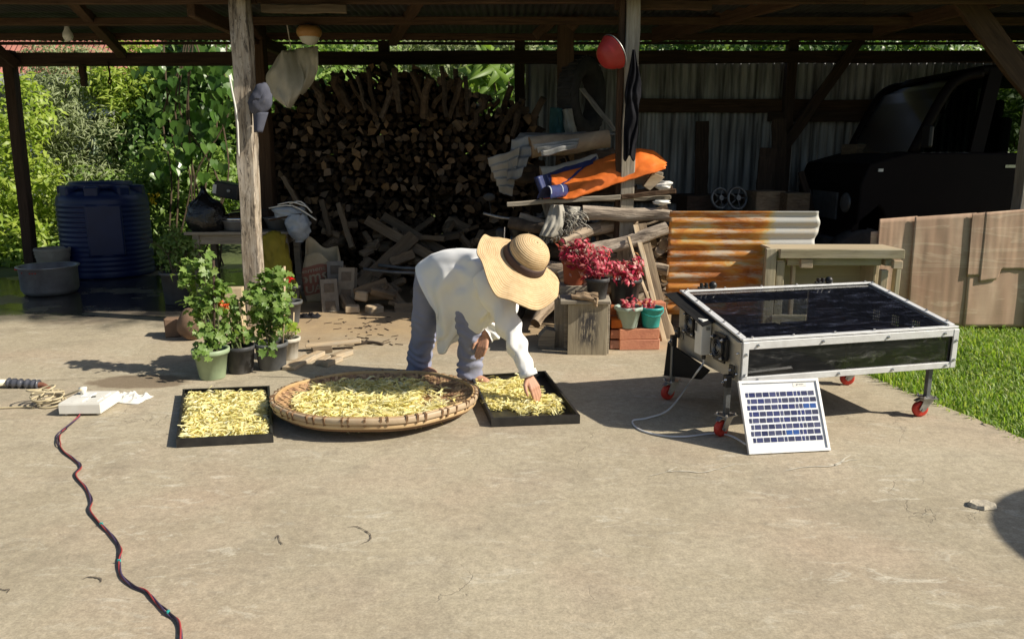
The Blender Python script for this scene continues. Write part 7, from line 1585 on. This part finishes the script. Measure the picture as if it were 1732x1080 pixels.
# heart leaved vine, leaf by leaf
vine = thing('heart_leaf_vine', 'climbing vine with big bright heart shaped leaves beside the weathered post', 'vine', gnd(345, 11.1))
mb = MB()
hp = [(0, 0, 0), (-.12, .28, .03), (.02, .50, .06), (.30, .52, .07), (.62, .34, .04), (1.0, 0, -.10), (.62, -.34, .04), (.30, -.52, .07), (.02, -.50, .06), (-.12, -.28, .03), (.3, 0, -.02)]
mb.add(hp, [(10, i, i + 1) for i in range(9)] + [(10, 9, 0)]); 
hms = [mb.mesh('leaf', leafm('vine_leaf_tone', [c_, c_], trans=.4, rough=.3)) for c_ in ((.09, .19, .035), (.13, .24, .05), (.06, .14, .03))]
spots = [(255, 88), (262, 82), (372, 82), (352, 90), (340, 78), (325, 84), (300, 205), (312, 212), (340, 210), (330, 190), (352, 185), (365, 160), (375, 150), (378, 175), (368, 130), (386, 140), (350, 100), (360, 115), (318, 200), (296, 215), (345, 225), (355, 205), (230, 120), (245, 112), (380, 105), (390, 118), (385, 200), (372, 215)] 
spots += [(random.uniform(250, 392), random.uniform(85, 300)) for _ in range(120)] + [(random.uniform(440, 545), random.uniform(80, 140)) for _ in range(18)]
for i, (x, y) in enumerate(spots):
    s = random.uniform(.13, .24) if i < 28 else random.uniform(.08, .17); p = W(x, y, random.uniform(10.9, 11.25))
    nrm = V(random.uniform(-.2, .7), random.uniform(-1, -.3), random.uniform(.2, .9)); inst('leaf', hms[i % 3], frame(p, V(random.uniform(-.5, .5), random.uniform(-.3, .1), -1), nrm) @ Matrix.Diagonal((s, s, s, 1)), vine)
mb = MB()
for k in range(9):
    a = gnd(random.uniform(270, 390), 11.15); q = W(random.uniform(255, 390), 70, 11.1); mb.tube(spline([a, a.lerp(q, .4) + V(random.uniform(-.3, .3), 0, 0), a.lerp(q, .7) + V(random.uniform(-.3, .3), 0, 0), q], 5), .012, 5)
mb.obj('stem', TRUNK, vine)
# hooked wire on the beam
tag(MB().tube(spline([W(182, 106, 10.1), W(185, 120, 10.08), W(186, 132, 10.08), W(183, 139, 10.06), W(187, 142, 10.06), W(188, 134, 10.06)], 4), .012, 6).obj('hook', DARKWOOD, smooth=True), 'black hook hanging from the dark beam before the garden', 'hook')
tag(timber('dark_stub', W(139, 112, 10.1), W(143, 146, 10.1), .07, .07, DARKWOOD), 'short dark stub of wood hanging under the beam', 'wood stub')
# houses beyond
def house(name, label, x0, x1, y0, y1, zw, zr, wallm, over=.4):
    r = thing(name, label, 'house', ((x0 + x1) / 2, (y0 + y1) / 2, terrain((x0 + x1) / 2, (y0 + y1) / 2)))
    zb = terrain((x0 + x1) / 2, y0) - .5
    MB().box(((x0 + x1) / 2, (y0 + y1) / 2, (zb + zw) / 2), (x1 - x0, y1 - y0, zw - zb)).obj('wall', wallm, r)
    ym = (y0 + y1) / 2; n = 60
    for a, b_ in ((y0 - over, ym), (y1 + over, ym)):
        za = zw - .12
        MB().grid(lambda u, t: V(x0 - over + (x1 - x0 + 2 * over) * u, a + (b_ - a) * t, za + (zr - za) * t + .03 * math.sin(u * n * 2 * math.pi / 2)), n * 2, 2).obj('roof', REDROOF, r, solid=.02)
    MB().box(((x0 + x1) / 2, y0 - over, zw - .2), (x1 - x0 + 2 * over, .05, .22)).obj('fascia', TRIMW, r)
    for k in range(2):
        xx = x0 + (x1 - x0) * (.25 + .5 * k); w_ = MB().box((xx, y0 - .02, zw - 1.3), (.9, .06, .9)).obj('window', TRIMW, r); MB().box((xx, y0 - .05, zw - 1.3), (.75, .03, .75)).obj('pane', GL_CAR, w_)
    return r
house('red_roof_house', 'house with a red tin roof at the edge, above the bright shrub', -16.2, -11.9, 18.5, 22, 4.35, 6.4, TRIMW)
house('red_roof_house', 'small pale green house with a red roof seen through the tree gap', -11.0, -8.2, 17.6, 20, 3.35, 4.9, WALLC)
house('red_roof_house', 'larger house with a red roof rising behind the feathery tree', -13.0, -8.8, 22.5, 26, 5.6, 8.0, WALLC)
